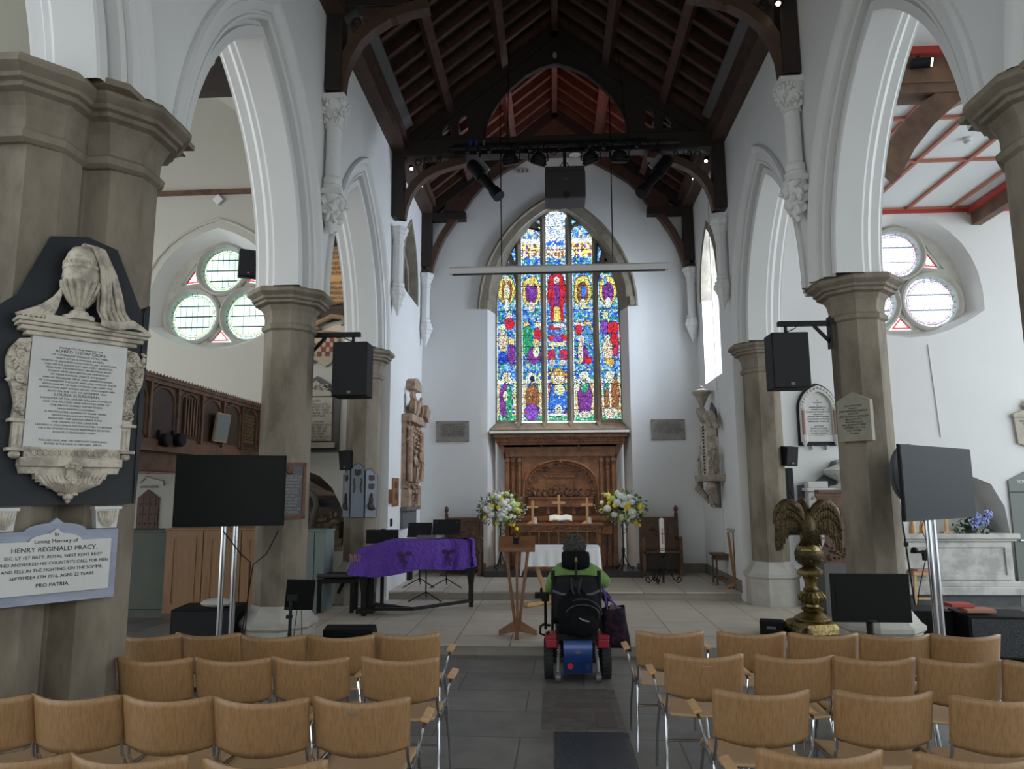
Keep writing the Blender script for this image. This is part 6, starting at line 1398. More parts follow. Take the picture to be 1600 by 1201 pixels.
# tote bag hung on the right
b = T('tote_bag', 'dark purple patterned tote bag hanging on the right of the wheelchair', 'bag', (WX + .37, WYc - .02, .30))
TB = mat('tote_cloth', (.014, .009, .018), .8, noise=.8, nscale=14, col2=(.05, .022, .035), spec=.2)
def tote(u, v):
    a = u * 2 * PI; w = .135 - .02 * v; d = .05 + .05 * v; c_, s_ = math.cos(a), math.sin(a); n = lambda q: math.copysign(abs(q) ** .6, q)
    return (w * n(c_) * (1 + .04 * math.sin(6 * v)) + .015 - .03 * v, d * n(s_), .0 + .36 * v + .02 * c_ * v - .05 * (1 - v) * c_)
tt = MB().grid(tote, 26, 10, cu=True); obj('body', tt, TB, b, smooth=True, thick=.006)
obj('base_panel', MB().box(-.10, .12, -.04, .04, -.01, .03), TB, b)
for y in (-.06, .06): obj('handle', MB().tube([(-.07, y, .34), (-.09, y * .5, .50), (-.12, 0, .56), (-.06, y * .5, .46), (.04, y, .35)], .010, 6), mat('violet_webbing', (.07, .04, .24), .7), b, smooth=True)
obj('inner_paper', MB().cb((.02, .0, .35), (.13, .04, .05), (0, .3, 0)), mat('bag_content', (.25, .16, .11), .7), b)
# seated person: one continuous body
P_ = T('person', 'seated person in green jumper with curly grey hair, head bent forward', 'person', (WX, WYc, 0))
vm = [(0, .12, .64), (0, .10, .78), (0, .08, .90), (0, .075, 1.00), (0, .11, 1.06), (0, .14, 1.13),       # 0-5 pelvis..head base
      (-.12, .08, .985), (-.20, .10, .94), (-.25, .16, .80), (-.20, .38, .80), (-.14, .46, .82),                            # 6-10 left arm
      (.12, .08, .985), (.215, .10, .95), (.315, .24, .86), (.21, .36, .98), (.08, .30, 1.08),                             # 11-15 right arm raised to the face
      (-.10, .20, .66), (-.11, .56, .64), (-.10, .62, .30), (-.10, .66, .14), (-.10, .80, .12),                            # left leg
      (.10, .20, .66), (.11, .56, .64), (.10, .62, .30), (.10, .66, .14), (.10, .80, .12)]
ed = [(0, 1), (1, 2), (2, 3), (3, 4), (4, 5), (3, 6), (6, 7), (7, 8), (8, 9), (9, 10), (3, 11), (11, 12), (12, 13), (13, 14), (14, 15), (0, 16), (16, 17), (17, 18), (18, 19), (19, 20), (0, 21), (21, 22), (22, 23), (23, 24), (24, 25)]
rr = [.16, .165, .175, .12, .058, .055, .105, .078, .055, .042, .030, .105, .080, .060, .045, .032, .095, .07, .055, .045, .04, .095, .07, .055, .045, .04]
def skin(name, V, E, R_, m, parent, sub=2, root=0):
    me = bpy.data.meshes.new(name); me.from_pydata(V, E, []); o = bpy.data.objects.new(name, me); COL.objects.link(o)
    o.modifiers.new('skin', 'SKIN'); sv = me.skin_vertices[0].data
    for i, r in enumerate(R_): sv[i].radius = (r, r) if not isinstance(r, tuple) else r; sv[i].use_root = (i == root)
    s = o.modifiers.new('sub', 'SUBSURF'); s.levels = sub; s.render_levels = sub
    dg = bpy.context.evaluated_depsgraph_get(); me2 = bpy.data.meshes.new_from_object(o.evaluated_get(dg)); bpy.data.objects.remove(o)
    me2.materials.clear(); me2.materials.append(m); me2.polygons.foreach_set('use_smooth', [True] * len(me2.polygons)); me2.name = name
    o = bpy.data.objects.new(name, me2); COL.objects.link(o); o.parent = parent; return o
SKIN = mat('skin', (.50, .28, .20), .5); JUM = mat('green_jumper', (.20, .34, .10), .9, noise=.5, nscale=18, col2=(.12, .235, .05), bump=.5, bscale=110)
TRO = mat('dark_trousers', (.02, .022, .03), .8)
# body surface (skin) continuous from neck to feet, slimmer than the clothes over it
skin('body', vm, ed, [r * .86 for r in rr], SKIN, P_)
jv = vm[:4] + vm[6:10] + vm[11:15]; ji = {0: 0, 1: 1, 2: 2, 3: 3, 6: 4, 7: 5, 8: 6, 9: 7, 11: 8, 12: 9, 13: 10, 14: 11}
je = [(ji[a], ji[b]) for a, b in ed if a in ji and b in ji]
jr = [(.19, .15), (.20, .15), (.20, .14), (.13, .12), .11, .088, .068, .052, .11, .092, .072, .05]
skin('jumper', jv, je, jr, JUM, P_)
obj('collar', MB().tube([(.058 * math.cos(a), .105 + .055 * math.sin(a), 1.055 + .01 * math.sin(a)) for a in [k * PI / 8 for k in range(16)]], .016, 6, closed=True), JUM, P_, smooth=True)
tv = [vm[0]] + vm[16:20] + vm[21:25]; skin('trousers', tv, [(0, 1), (1, 2), (2, 3), (3, 4), (0, 5), (5, 6), (6, 7), (7, 8)], [.165, .105, .08, .065, .06, .105, .08, .065, .06], TRO, P_)
hd = MB().ell((0, 0, 0), (.072, .088, .105), (.0, 0, 0), 20, 14)
hd.ell((0, .085, -.01), (.014, .02, .022)); hd.ell((-.073, -.005, -.01), (.012, .02, .03)); hd.ell((.073, -.005, -.01), (.012, .02, .03)); hd.ell((0, .075, -.05), (.026, .012, .008)); hd.ell((0, .05, -.08), (.04, .035, .03))
hd.tube([(0, -.01, -.06), (0, -.045, -.17)], [.055, .06], 14)
h_ = obj('head', hd, SKIN, P_, smooth=True, angle=80); h_.location = (.0, .165, 1.195); h_.rotation_euler = (-.42, 0.0, 0)
for sg in (-1, 1): obj('eye', MB().ell((sg * .028, .080, .01), (.012, .008, .008)), PAPER, h_, smooth=True)
hair = MB().ell((0, -.015, .026), (.096, .102, .104), nu=20, nv=14); rd = random.Random(21)
for _ in range(420):
    a = rd.uniform(0, 2 * PI); e = rd.uniform(-.55, 1.5); d = Vector((math.cos(a) * math.cos(e), math.sin(a) * math.cos(e), math.sin(e)))
    if d.y > .55 and d.z < .5: continue
    p = Vector((d.x * .096, -.015 + d.y * .102, .026 + d.z * .104)); r = rd.uniform(.008, .015); off = d * .012
    tw = Vector((rd.uniform(-1, 1), rd.uniform(-1, 1), rd.uniform(-1, 1))) * .018
    hair.tube([tuple(p), tuple(p + off + tw), tuple(p + off * 1.6 + tw * .3)], [r, r * .8, r * .3], 5)
obj('hair', hair, mat('grey_hair', (.115, .105, .10), .8, noise=.8, nscale=40, col2=(.035, .032, .030), bump=.8, bscale=90), h_, smooth=True)
# hands with fingers
def hand(name, M, curl):
    g = T.__globals__; V = [(0, 0, 0), (0, .035, 0), (0, .07, 0)]; E_ = [(0, 1), (1, 2)]; R_ = [(.024, .016), (.036, .016), (.036, .014)]
    for k, (x, L_) in enumerate(((-.028, .060), (-.010, .072), (.009, .068), (.027, .052))):
        b0 = len(V); V += [(x, .078, 0), (x * 1.05, .078 + L_ * .5, -.006 * curl), (x * 1.05, .078 + L_ * .82, -.02 * curl), (x, .078 + L_, -.038 * curl)]; E_ += [(2, b0), (b0, b0 + 1), (b0 + 1, b0 + 2), (b0 + 2, b0 + 3)]; R_ += [.0095, .009, .008, .0065]
    b0 = len(V); V += [(-.038, .03, -.008), (-.058, .055, -.018), (-.062, .085, -.03)]; E_ += [(1, b0), (b0, b0 + 1), (b0 + 1, b0 + 2)]; R_ += [.013, .010, .008]
    return skin(name, [tuple(M @ Vector(v)) for v in V], E_, R_, SKIN, P_)
hand('left_hand', Matrix.Translation((-.145, .45, .82)) @ Euler((-.1, 0, -.2)).to_matrix().to_4x4(), 1.0)
hand('right_hand', Matrix.Translation((.10, .31, 1.07)) @ Euler((.5, 0, .6)).to_matrix().to_4x4(), 1.2)
for sg in (-1, 1): obj('shoe', MB().ell((sg * .10, .74, .13), (.048, .12, .045), nu=14, nv=8).box(sg * .10 - .045, sg * .10 + .045, .64, .85, .10, .115), mat('shoe_leather', (.02, .015, .012), .5), P_, smooth=True, angle=50)
# ================================================================== MEMORIALS ON THE NEAREST LEFT PIER
MP = frame((-2.804, 4.214, 0), (.632, .775, 0))         # local x along the stone face, y up, z out towards the nave
FMP = FM(MP)
t = T('draped_urn_memorial', 'large marble memorial with draped urn on a black shaped slab, nearest pier', 'memorial', (0, 0, 0))
slab = [(-1.02, 1.73), (-1.02, 2.70), (-.72, 2.75), (-.545, 2.92), (-.404, 3.30), (-.21, 3.345), (-.04, 3.305), (.118, 2.953), (.160, 2.914), (.163, 1.73)]
obj('black_slab', MB().plate([slab], -.03, .0, FMP), MARBLEB, t)
obj('slab_edge_strip', MB().plate([[(.14, 2.93), (.165, 2.98), (.175, 2.98), (.175, 1.95), (.165, 1.73), (.155, 1.73)]], -.16, .01, FMP), MARBLEB, t)
obj('inscribed_panel', MB().plate([[(-.462, 2.03), (-.462, 2.685), (.042, 2.685), (.042, 2.03)]], 0, .055, FMP), MARBLEW, t)
fr = MB().plate([[(-.455, 1.995), (-.455, 2.055), (.04, 2.055), (.04, 1.995)]], 0, .065, FMP)
obj('guilloche_band', fr, MARBLE, t)
gl = MB()
for k in range(17):
    u = -.435 + k * .0285
    gl.tube([tuple(MP @ Vector((u + .012 * math.cos(a), 2.025 + .018 * math.sin(a), .067))) for a in [j * PI / 5 for j in range(10)]], .0035, 4, closed=True)
obj('guilloche_rings', gl, MARBLE, t, smooth=True)
cn = MB()
for (u0, u1, v0, v1, d) in ((-.50, .09, 2.685, 2.71, .075), (-.53, .12, 2.71, 2.735, .095), (-.545, .135, 2.735, 2.755, .115), (-.555, .15, 2.755, 2.775, .13)): cn.plate([[(u0, v0), (u0, v1), (u1, v1), (u1, v0)]], 0, d, FMP)
cn.plate([[(-.42, 2.775), (-.42, 2.81), (.0, 2.80), (.0, 2.775)]], 0, .11, FMP)
obj('cornice', cn, MARBLE, t, bevel=.004)
obj('lower_shelf', MB().plate([[(-.475, 1.945), (-.475, 1.995), (.05, 1.995), (.05, 1.945)]], 0, .09, FMP).plate([[(-.46, 1.905), (-.47, 1.945), (.045, 1.945), (.035, 1.905)]], 0, .07, FMP), MARBLE, t, bevel=.004)
cv = MB()
for i in range(7):
    s = i / 6; u = .185 * math.cos(s * PI / 2) ** .8; v0 = 1.905 - .105 * s
    cv.add([tuple(MP @ Vector(p)) for p in ((-.21 - u, v0 + .01, 0), (-.21 - u, v0 - .012, 0), (-.21 + u, v0 - .012, 0), (-.21 + u, v0 + .01, 0), (-.21 - u, v0 + .01, .075 * math.cos(s * 1.3)), (-.21 - u, v0 - .012, .07 * math.cos(s * 1.3)), (-.21 + u, v0 - .012, .07 * math.cos(s * 1.3)), (-.21 + u, v0 + .01, .075 * math.cos(s * 1.3)))], [(0, 3, 2, 1), (4, 5, 6, 7), (0, 1, 5, 4), (1, 2, 6, 5), (2, 3, 7, 6), (3, 0, 4, 7)])
for k in range(-7, 8):
    a = k / 7.5; cv.tube([tuple(MP @ Vector(p)) for p in ((-.21 + a * .18, 1.895, .07), (-.21 + a * .15, 1.855, .085), (-.21 + a * .07, 1.81, .05), (-.21, 1.795, .03))], [.011, .012, .008, .004], 6)
obj('shell_corbel', cv, MARBLE, t, smooth=True, angle=50)
fn = MB(); fn.ell((-.215, 1.775, .045), (.028, .022, .025), M=MP); fn.ell((-.215, 1.757, .045), (.014, .02, .014), M=MP); fn.ell((-.25, 1.79, .04), (.02, .01, .012), M=MP); fn.ell((-.18, 1.79, .04), (.02, .01, .012), M=MP); obj('pendant_bud', fn, MARBLE, t, smooth=True)
cr = MB(); leafy(cr, lambda r: (-.208 + r.uniform(-.04, .04), 1.90 + r.uniform(-.045, .05), .09), 34, .010, .020, MP, 4, .8); cr.plate([[(-.245, 1.93), (-.24, 1.88), (-.208, 1.85), (-.176, 1.88), (-.17, 1.93), (-.208, 1.94)]], .05, .095, FMP); cr.ell((-.205, 1.965, .085), (.03, .016, .014), M=MP); obj('coat_of_arms', cr, MARBLE, t, smooth=True, angle=50)
# flower-carved consoles at both sides
for sg, base in ((-1, -.465), (1, .045)):
    prof = [(0, 2.67), (.055, 2.66), (.095, 2.60), (.108, 2.54), (.10, 2.46), (.07, 2.38), (.05, 2.30), (.055, 2.22), (.06, 2.205), (0, 2.205)]
    obj('console_back', MB().plate([[(base + sg * u, v) for u, v in prof]], 0, .05, FMP), MARBLE, t)
    fl = MB()
    def pick(r, sg=sg, base=base):
        v = r.uniform(2.24, 2.65); w = .10 if v > 2.42 else .05; return (base + sg * r.uniform(.012, w), v, .055)
    leafy(fl, pick, 60, .010, .022, MP, 9 if sg > 0 else 10, .7)
    for (u, v) in ((.05, 2.62), (.055, 2.52), (.04, 2.43), (.03, 2.34), (.035, 2.27)):
        for k in range(6): a = k * PI / 3; fl.ell((base + sg * u + .014 * math.cos(a), v + .014 * math.sin(a), .066), (.010, .010, .006), nu=6, nv=4, M=MP)
        fl.ell((base + sg * u, v, .072), .008, nu=6, nv=4, M=MP)
    obj('carved_flowers', fl, MARBLE, t, smooth=True, angle=55)
    pl = MB().plate([[(base, 2.045), (base, 2.19), (base + sg * .05, 2.19), (base + sg * .05, 2.045)]], 0, .05, FMP).plate([[(base - sg * .005, 2.19), (base - sg * .005, 2.207), (base + sg * .075, 2.207), (base + sg * .075, 2.19)]], 0, .075, FMP).plate([[(base - sg * .005, 2.03), (base - sg * .005, 2.047), (base + sg * .075, 2.047), (base + sg * .075, 2.03)]], 0, .075, FMP)
    for k in (.014, .036): pl.tube([tuple(MP @ Vector((base + sg * k, 2.06, .05))), tuple(MP @ Vector((base + sg * k, 2.175, .05)))], .008, 6)
    pl.ell((base + sg * .03, 2.01, .04), (.03, .025, .03), M=MP)
    obj('fluted_console', pl, MARBLE, t, smooth=True, angle=30)
# urn
MU = MP @ Matrix.Translation((-.245, 0, .07)) @ Matrix.Rotation(-PI / 2, 4, 'X') @ Matrix.Diagonal((1, -1, 1, 1))
MUz = MP @ Matrix.Translation((-.245, 0, .075)) @ Matrix(((1, 0, 0, 0), (0, 0, 1, 0), (0, -1, 0, 0), (0, 0, 0, 1)))
obj('urn', MB().lathe([(.085, 2.80), (.085, 2.825), (.055, 2.83), (.05, 2.85), (.03, 2.865), (.028, 2.875), (.05, 2.90), (.075, 2.95), (.098, 3.02), (.103, 3.06), (.10, 3.10), (.104, 3.105), (.104, 3.125), (.098, 3.13), (.095, 3.16), (.082, 3.205), (.055, 3.24), (.02, 3.255), (.015, 3.27)], 24, M=MUz), MARBLE, t, smooth=True, angle=30)
ru = MB()
for k in range(16):
    a = k * PI / 8; ru.tube([tuple(MUz @ Vector((r * math.cos(a), r * math.sin(a), z))) for r, z in ((.038, 2.885), (.068, 2.93), (.10, 3.0), (.104, 3.03))], [.006, .009, .012, .010], 6)
for k in range(22):
    for j in range(4): a = k * 2 * PI / 22; z = 3.14 + j * .028; r = .098 - max(0, z - 3.14) * .45; ru.ell((r * math.cos(a), r * math.sin(a), z), (.008, .008, .014), nu=5, nv=4, M=MUz)
obj('urn_fluting', ru, MARBLE, t, smooth=True)
# drapery falling over the urn to both sides
dr = MB(); rd = random.Random(12)
def fold(pts, r): dr.tube([tuple(MP @ Vector(p)) for p in pts], r, 8)
for k in range(10):
    s = k / 9; e_ = .020 if k % 2 else -.012; q_ = 1.35 if k % 2 else .8
    fold([(-.245 + .02 * s, 3.275, .06), (-.215 + .06 * s, 3.24, .13 - .03 * s + e_), (-.175 + .09 * s, 3.12 - .02 * s, .15 - .05 * s + e_), (-.165 + .12 * s + .01 * math.sin(k), 2.98, .14 - .05 * s + e_), (-.155 + .14 * s, 2.88, .12 - .03 * s + e_), (-.12 + .16 * s, 2.80 - .0 * s, .13)], [.008, .011 * q_, .012 * q_, .012 * q_, .012 * q_, .011])
for k in range(6):
    s = k / 5; fold([(-.14, 2.79 + .02 * s, .13), (-.06, 2.775 + .025 * s, .15), (.03, 2.80 + .03 * s, .14), (.09, 2.80 + .01 * s, .11), (.15, 2.765 + .015 * s, .09)], [.012, .014, .012, .012, .010])
for k in range(8):
    s = k / 7; e_ = .018 if k % 2 else -.008
    fold([(-.335 + .01 * s, 2.98 + .03 * s, .03), (-.37 + .02 * s, 2.92 + .02 * s, .05 + e_), (-.43 + .06 * s, 2.86 - .0 * s, .07 + e_), (-.50 + .11 * s, 2.815 - .01 * s, .09), (-.56 + .18 * s, 2.785 + .0 * s, .09)], [.009, .012, .012, .012, .010])
obj('drapery', dr, MARBLE, t, smooth=True)
INSC = ['SACRED TO THE MEMORY OF', 'ALFRED THORP ESQRE', 'OF CAMBRIDGE TERRACE, HYDE PARK,', 'WHO AFTER A PAINFUL ILLNESS,', 'WHICH HE ENDURED WITH EXEMPLARY FORTITUDE,', 'DIED ON THE 26TH OF JULY 1850, DEEPLY REGRETTED.', 'FIRM AND INDEPENDENT IN HIS PRINCIPLES,', 'STEADY AND SINCERE IN HIS FRIENDSHIP,', 'OF HIGH HONOR, STRICT INTEGRITY,', 'AND IN RELIGION, TRUE AND UNPRETENDING.', 'HE COMMANDED THE LOVE AND AFFECTION OF THOSE', 'WITH WHOM HE WAS CONNECTED, AND THE', 'ADMIRATION AND ESTEEM OF ALL WHO KNEW HIM.', 'ALSO ON THE 21ST OF SEPTEMBER 1850.', 'LOUISA SUSANNAH,', 'DAUGHTER OF THE LATE SIR WILLIAM PLOMER KT', 'AND THE BELOVED AND DEVOTED WIFE OF', 'THE ABOVE ALFRED THORP ESQRE', 'WHO HAVING SUFFERED', 'A PROTRACTED ILLNESS OF MANY YEARS', 'WITH UNEXAMPLED PATIENCE,', 'RESIGNED HER GENTLE SPIRIT INTO', 'THE HANDS OF HER CREATOR,', 'LEAVING A DISCONSOLATE DAUGHTER TO BEWAIL', 'THE LOSS OF PARENTS WHOSE INESTIMABLE QUALITIES', 'SO JUSTLY ENDEARED THEM.']
v = 2.635
for i, s in enumerate(INSC):
    big = s.startswith(('ALFRED', 'LOUISA')); sz = .024 if big else .0150; v -= .0193 if not big else .0225
    txt('inscription', s, sz, INK, t, MP @ Matrix.Translation((-.21, v + .012, .0555)), sx=min(1.15, .46 / (len(s) * sz * .66)) if not big else 1.1)
for i, s in enumerate(('THE LORD GAVE, AND THE LORD HATH TAKEN AWAY,', 'BLESSED BE THE NAME OF THE LORD.  JOB I.21')): txt('inscription', s, .0150, INK, t, MP @ Matrix.Translation((-.21, 2.090 - i * .019, .0555)), sx=.95)
# small marble brackets below
for u, l in ((.01, 'small carved shell bracket under the right corner of the black memorial slab'), (-.515, 'small carved shell bracket at the left photo edge under the black slab')):
    t = T('shell_bracket', l, 'bracket', (0, 0, 0))
    obj('block', MB().plate([[(u - .055, 1.59), (u - .065, 1.70), (u + .065, 1.70), (u + .055, 1.59)]], -.06, .02, FMP).plate([[(u - .075, 1.70), (u - .075, 1.718), (u + .075, 1.718), (u + .075, 1.70)]], -.06, .035, FMP), MARBLEW, t)
    sh = MB()
    for k in range(-3, 4): sh.tube([tuple(MP @ Vector(p)) for p in ((u + k * .005, 1.60, .02), (u + k * .012, 1.64, .032), (u + k * .016, 1.69, .028))], [.006, .010, .008], 6)
    obj('shell', sh, MARBLE, t, smooth=True)
# second memorial: pale tablet on blue-grey marble
t = T('war_memorial_tablet', 'white ogee-topped tablet on blue-grey marble, lowest on the nearest pier', 'memorial', (0, 0, 0))
def ogee(u0, u1, v0, v1, uc, w, h):
    pts = [(u0, v0), (u0, v1), (uc - w, v1)]
    for k in range(1, 7): a = PI / 2 * k / 7; pts.append((uc - w * math.cos(a) * 1.0, v1 + h * .62 * math.sin(a)))
    pts.append((uc, v1 + h))
    for k in range(6, 0, -1): a = PI / 2 * k / 7; pts.append((uc + w * math.cos(a), v1 + h * .62 * math.sin(a)))
    return pts + [(uc + w, v1), (u1, v1), (u1, v0)]
obj('backing', MB().plate([ogee(-.62, .080, 1.185, 1.585, -.25, .155, .072)], -.02, .012, FMP), MARBLEG, t)
obj('tablet', MB().plate([ogee(-.575, .040, 1.24, 1.53, -.25, .13, .07)], .0, .032, FMP), MARBLEW, t, bevel=.002)
v = 1.565
for s, sz, dv in (('In', .030, .0), ('Loving Memory of', .030, .038), ('HENRY REGINALD PRACY.', .037, .046), ('SEC. LT 1ST BATT. ROYAL WEST KENT REGT', .025, .038), ("WHO ANSWERED HIS COUNTRY'S CALL FOR MEN", .025, .036), ('AND FELL IN THE FIGHTING ON THE SOMME.', .025, .036), ('SEPTEMBER 5TH 1916, AGED 22 YEARS.', .025, .036), ('PRO PATRIA.', .030, .048)):
    v -= dv; txt('inscription', s, sz, INKB, t, MP @ Matrix.Translation((-.25, v - .008, .033)), sx=.98, shear=.0)
# rough plaster patch at the foot of the pier
# ================================================================== MEMORIALS ON THE OCTAGONAL PIERS
def on_face(cx, cy, ang, a, off=0.0): # frame on an octagon face whose outward normal points along ang
    n = (math.cos(ang), math.sin(ang)); return frame((cx + n[0] * (a + off), cy + n[1] * (a + off), 0), (-n[1], n[0], 0))
M = on_face(3.17, PY[1], -3 * PI / 4, .25, .005); F = FM(M)
z1 = atY(1335, 612, 7.5)[2]; z0 = atY(1340, 689, 7.5)[2]
t = T('gabled_tablet', 'grey gabled memorial tablet fixed on the right octagonal pier', 'memorial', (0, 0, 0))
obj('tablet', MB().plate([[(-.14, z0), (-.14, z1 - .09), (.03, z1), (.20, z1 - .09), (.20, z0)]], 0, .075, F), mat('grey_tablet_stone', (.30, .28, .22), .75, noise=.5, nscale=9, col2=(.21, .19, .15)), t, bevel=.004)
txt('inscription', 'In proud and Loving\nMemory of\nJOSEPH BENJAMIN MORRISON\nBOURTON\nLIEUT. OF THE 6TH BATTALION\nMIDDLESEX REGT.\nWHO WAS KILLED\nNEAR BEAUMONT HAMEL,\nNOVEMBER 13TH 1916,\nAGED 24 YEARS.\nPro Patria', .0285, INKB, t, M @ Matrix.Translation((.03, z1 - .15, .0755)), sx=.74, line=1.0)
M = on_face(-3.06, PY[1], -PI / 4, .25, .004); F = FM(M); z1 = atY(460, 722, 7.5)[2]; z0 = atY(460, 811, 7.5)[2]
t = T('bronze_plaque', 'dark embossed bronze plaque with copper border on the left octagonal pier', 'plaque', (0, 0, 0))
obj('plate', MB().plate([[(-.22, z0), (-.22, z1), (.125, z1), (.125, z0)]], 0, .018, F), mat('dark_bronze_plate', (.06, .06, .062), .45, .6, noise=.4, nscale=20), t)
bo = MB(); COP = mat('copper_border', (.15, .075, .048), .4, .7, bump=.6, bscale=90)
for (a, b, c, d) in ((-.22, .125, z1 - .035, z1), (-.22, .125, z0, z0 + .035), (.09, .125, z0, z1)): bo.plate([[(a, c), (a, d), (b, d), (b, c)]], .018, .024, F)
obj('border', bo, COP, t); me_ = MB(); me_.ell((-.06, z1 - .085, .022), (.045, .045, .012), M=M); me_.ell((-.045, z1 - .10, .028), (.02, .025, .01), M=M); obj('portrait_medallion', me_, COP, t, smooth=True)
txt('inscription', 'TO THE GLORY OF GOD\nAND IN MEMORY OF\nTHE MEN OF THIS\nPARISH WHO GAVE\nTHEIR LIVES IN\nTHE GREAT WAR\n1914-1918\nTHEIR NAME LIVETH\nFOR EVERMORE\nREST ETERNAL\nGRANT THEM O LORD\nLIGHT PERPETUAL', .034, mat('bronze_letters', (.20, .18, .16), .4, .6), t, M @ Matrix.Translation((-.05, z1 - .16, .019)), sx=.72, line=1.0)
# three-leaved blue-grey memorial on the pier beside the chancel
t = T('folded_memorial', 'blue-grey three-leaved memorial with shields and figures on the chancel pier', 'memorial', (0, 0, 0))
BGM = mat('blue_grey_slate', (.17, .19, .225), .5, noise=.3, nscale=6, col2=(.13, .15, .18)); z0 = atY(570, 808, 10.9)[2]; z1 = atY(570, 722, 10.9)[2]
for ang, w, dz, top in ((-PI / 2, .104, 0, 1), (-PI / 4, .104, -.08, 0), (-3 * PI / 4, .104, -.08, 0)):
    M = on_face(-PX, PY[2], ang, .25, .006); F = FM(M); h = z1 + dz
    if top: pts = [(-w, z0), (-w, h - .10), (-w * .6, h - .05), (-.015, h - .02), (0, h), (.015, h - .02), (w * .6, h - .05), (w, h - .10), (w, z0)]
    else: sg = 1 if ang > -PI / 2 else -1; pts = [(-w * sg, z0), (-w * sg, h - .05), (-w * .4 * sg, h - .015), (0, h - .03), (w * .5 * sg, h - .09), (w * sg, h - .10), (w * sg, z0)]
    obj('leaf', MB().plate([pts], 0, .02, F), BGM, t)
    obj('dark_edge', MB().tube([tuple(M @ Vector((a, b, .02))) for a, b in pts], .004, 4, closed=True), INKB, t)
    BR = mat('blackened_relief', (.045, .035, .03), .5, .4, bump=.7, bscale=50); sh = MB()
    def shield(u, v, s): sh.plate([[(u - s, v + s), (u + s, v + s), (u + s, v - s * .5), (u, v - s), (u - s, v - s * .5)]], .02, .03, F)
    if top:
        shield(0, h - .16, .05); obj('shield', sh, BR, t)
        for k in (-1, 1): obj('scroll', MB().tube([tuple(M @ Vector((k * (.05 + o_), h - .24 - i * .045, .024))) for i, o_ in enumerate((0, .012, .002, -.006, 0, .01))], [.008, .012, .014, .014, .012, .006], 6), BR, t, smooth=True)
    else:
        shield(0, h - .16, .045)
        if sg > 0: shield(0, h - .29, .045)
        obj('shield', sh, BR, t)
        fg = MB(); fg.ell((0, z0 + .34, .03), (.022, .026, .02), M=M); fg.ell((-.005, z0 + .26, .03), (.035, .07, .022), M=M); fg.ell((-.015, z0 + .17, .032), (.055, .06, .025), M=M); fg.ell((.02, z0 + .13, .032), (.05, .03, .02), M=M); obj('kneeling_figure', fg, BR, t, smooth=True)
# wooden boards on the chancel wall
def onwall(X, sg): return frame((X, 0, 0), (0, -sg, 0))
Ml = frame((-HW, 0, 0), (0, 1, 0)); Mr = frame((HW, 0, 0), (0, -1, 0))
def lb(x, y): q = atX(x, y, -HW); return (q[1], q[2])
def rb_(x, y): q = atX(x, y, HW); return (-q[1], q[2])
a = lb(607, 746); b = lb(621, 790)
t = T('wooden_board', 'small brown wooden tablet on the left chancel wall beside the sculpture', 'plaque', (0, 0, 0)); obj('board', MB().plate([[(11.52, b[1]), (11.52, a[1]), (11.98, a[1]), (11.98, b[1])]], 0, .02, FM(Ml)), OAKC, t); obj('engraved_label', MB().plate([[(11.62, b[1] + .10), (11.62, b[1] + .22), (11.88, b[1] + .22), (11.88, b[1] + .10)], ], .02, .024, FM(Ml)).plate([[(11.66, a[1] - .16), (11.66, a[1] - .06), (11.84, a[1] - .06), (11.84, a[1] - .16)]], .02, .024, FM(Ml)), COP, t)
o = obj('offering_box', MB().plate([[(11.30, 1.60), (11.30, 1.82), (11.46, 1.82), (11.46, 1.60)]], 0, .07, FM(Ml)), OAKC, bevel=.004); tag(o, 'small wooden wall box left of the brown tablet beside the pier', 'box')
o = obj('wall_socket', MB().plate([[(11.44, 1.24), (11.44, 1.36), (11.54, 1.36), (11.54, 1.24)]], 0, .02, FM(Ml)), BLACKM); tag(o, 'small black wall switch above the piano near the chancel pier', 'switch')
# tall sculpted monument, left chancel wall
A = lb(626, 700)[0]; B_ = lb(648, 700)[0]; u0, u1 = A + .05, B_ - .0; uc = (u0 + u1) / 2; w = (u1 - u0) / 2
def zl(y): return lb(640, y)[1]
t = T('sculpted_wall_monument', 'tall brown alabaster monument with figures on the left chancel wall', 'monument', (0, 0, 0)); FL = FM(Ml)
obj('base_panel', MB().plate([[(u0, zl(822)), (u0, zl(796)), (u1, zl(796)), (u1, zl(822))]], 0, .05, FL).plate([[(u0 - .03, zl(796)), (u0 - .03, zl(791)), (u1 + .03, zl(791)), (u1 + .03, zl(796))]], 0, .12, FL), mat('grey_slate', (.12, .12, .125), .6), t)
for s in (-1, 1): obj('pilaster', MB().plate([[(uc + s * w * .95, zl(791)), (uc + s * w * .95, zl(765)), (uc + s * w * .5, zl(765)), (uc + s * w * .5, zl(791))]], 0, .14, FL), TERRA, t, bevel=.01)
obj('body', MB().plate([[(u0, zl(762)), (u0, zl(660)), (u1, zl(660)), (u1, zl(762))]], 0, .08, FL).plate([[(uc - w * .5, zl(791)), (uc - w * .45, zl(762)), (uc + w * .45, zl(762)), (uc + w * .5, zl(791))]], 0, .05, FL), TERRA, t)
for s in (-1, 1): obj('side_column', MB().tube([tuple(Ml @ Vector((uc + s * w * .9, zl(752), .14))), tuple(Ml @ Vector((uc + s * w * .9, zl(672), .14)))], .05, 10), TERRA, t, smooth=True)
obj('cornice', MB().plate([[(u0 - .03, zl(664)), (u0 - .03, zl(652)), (u1 + .04, zl(652)), (u1 + .04, zl(664))]], 0, .20, FL), TERRA, t, bevel=.02)
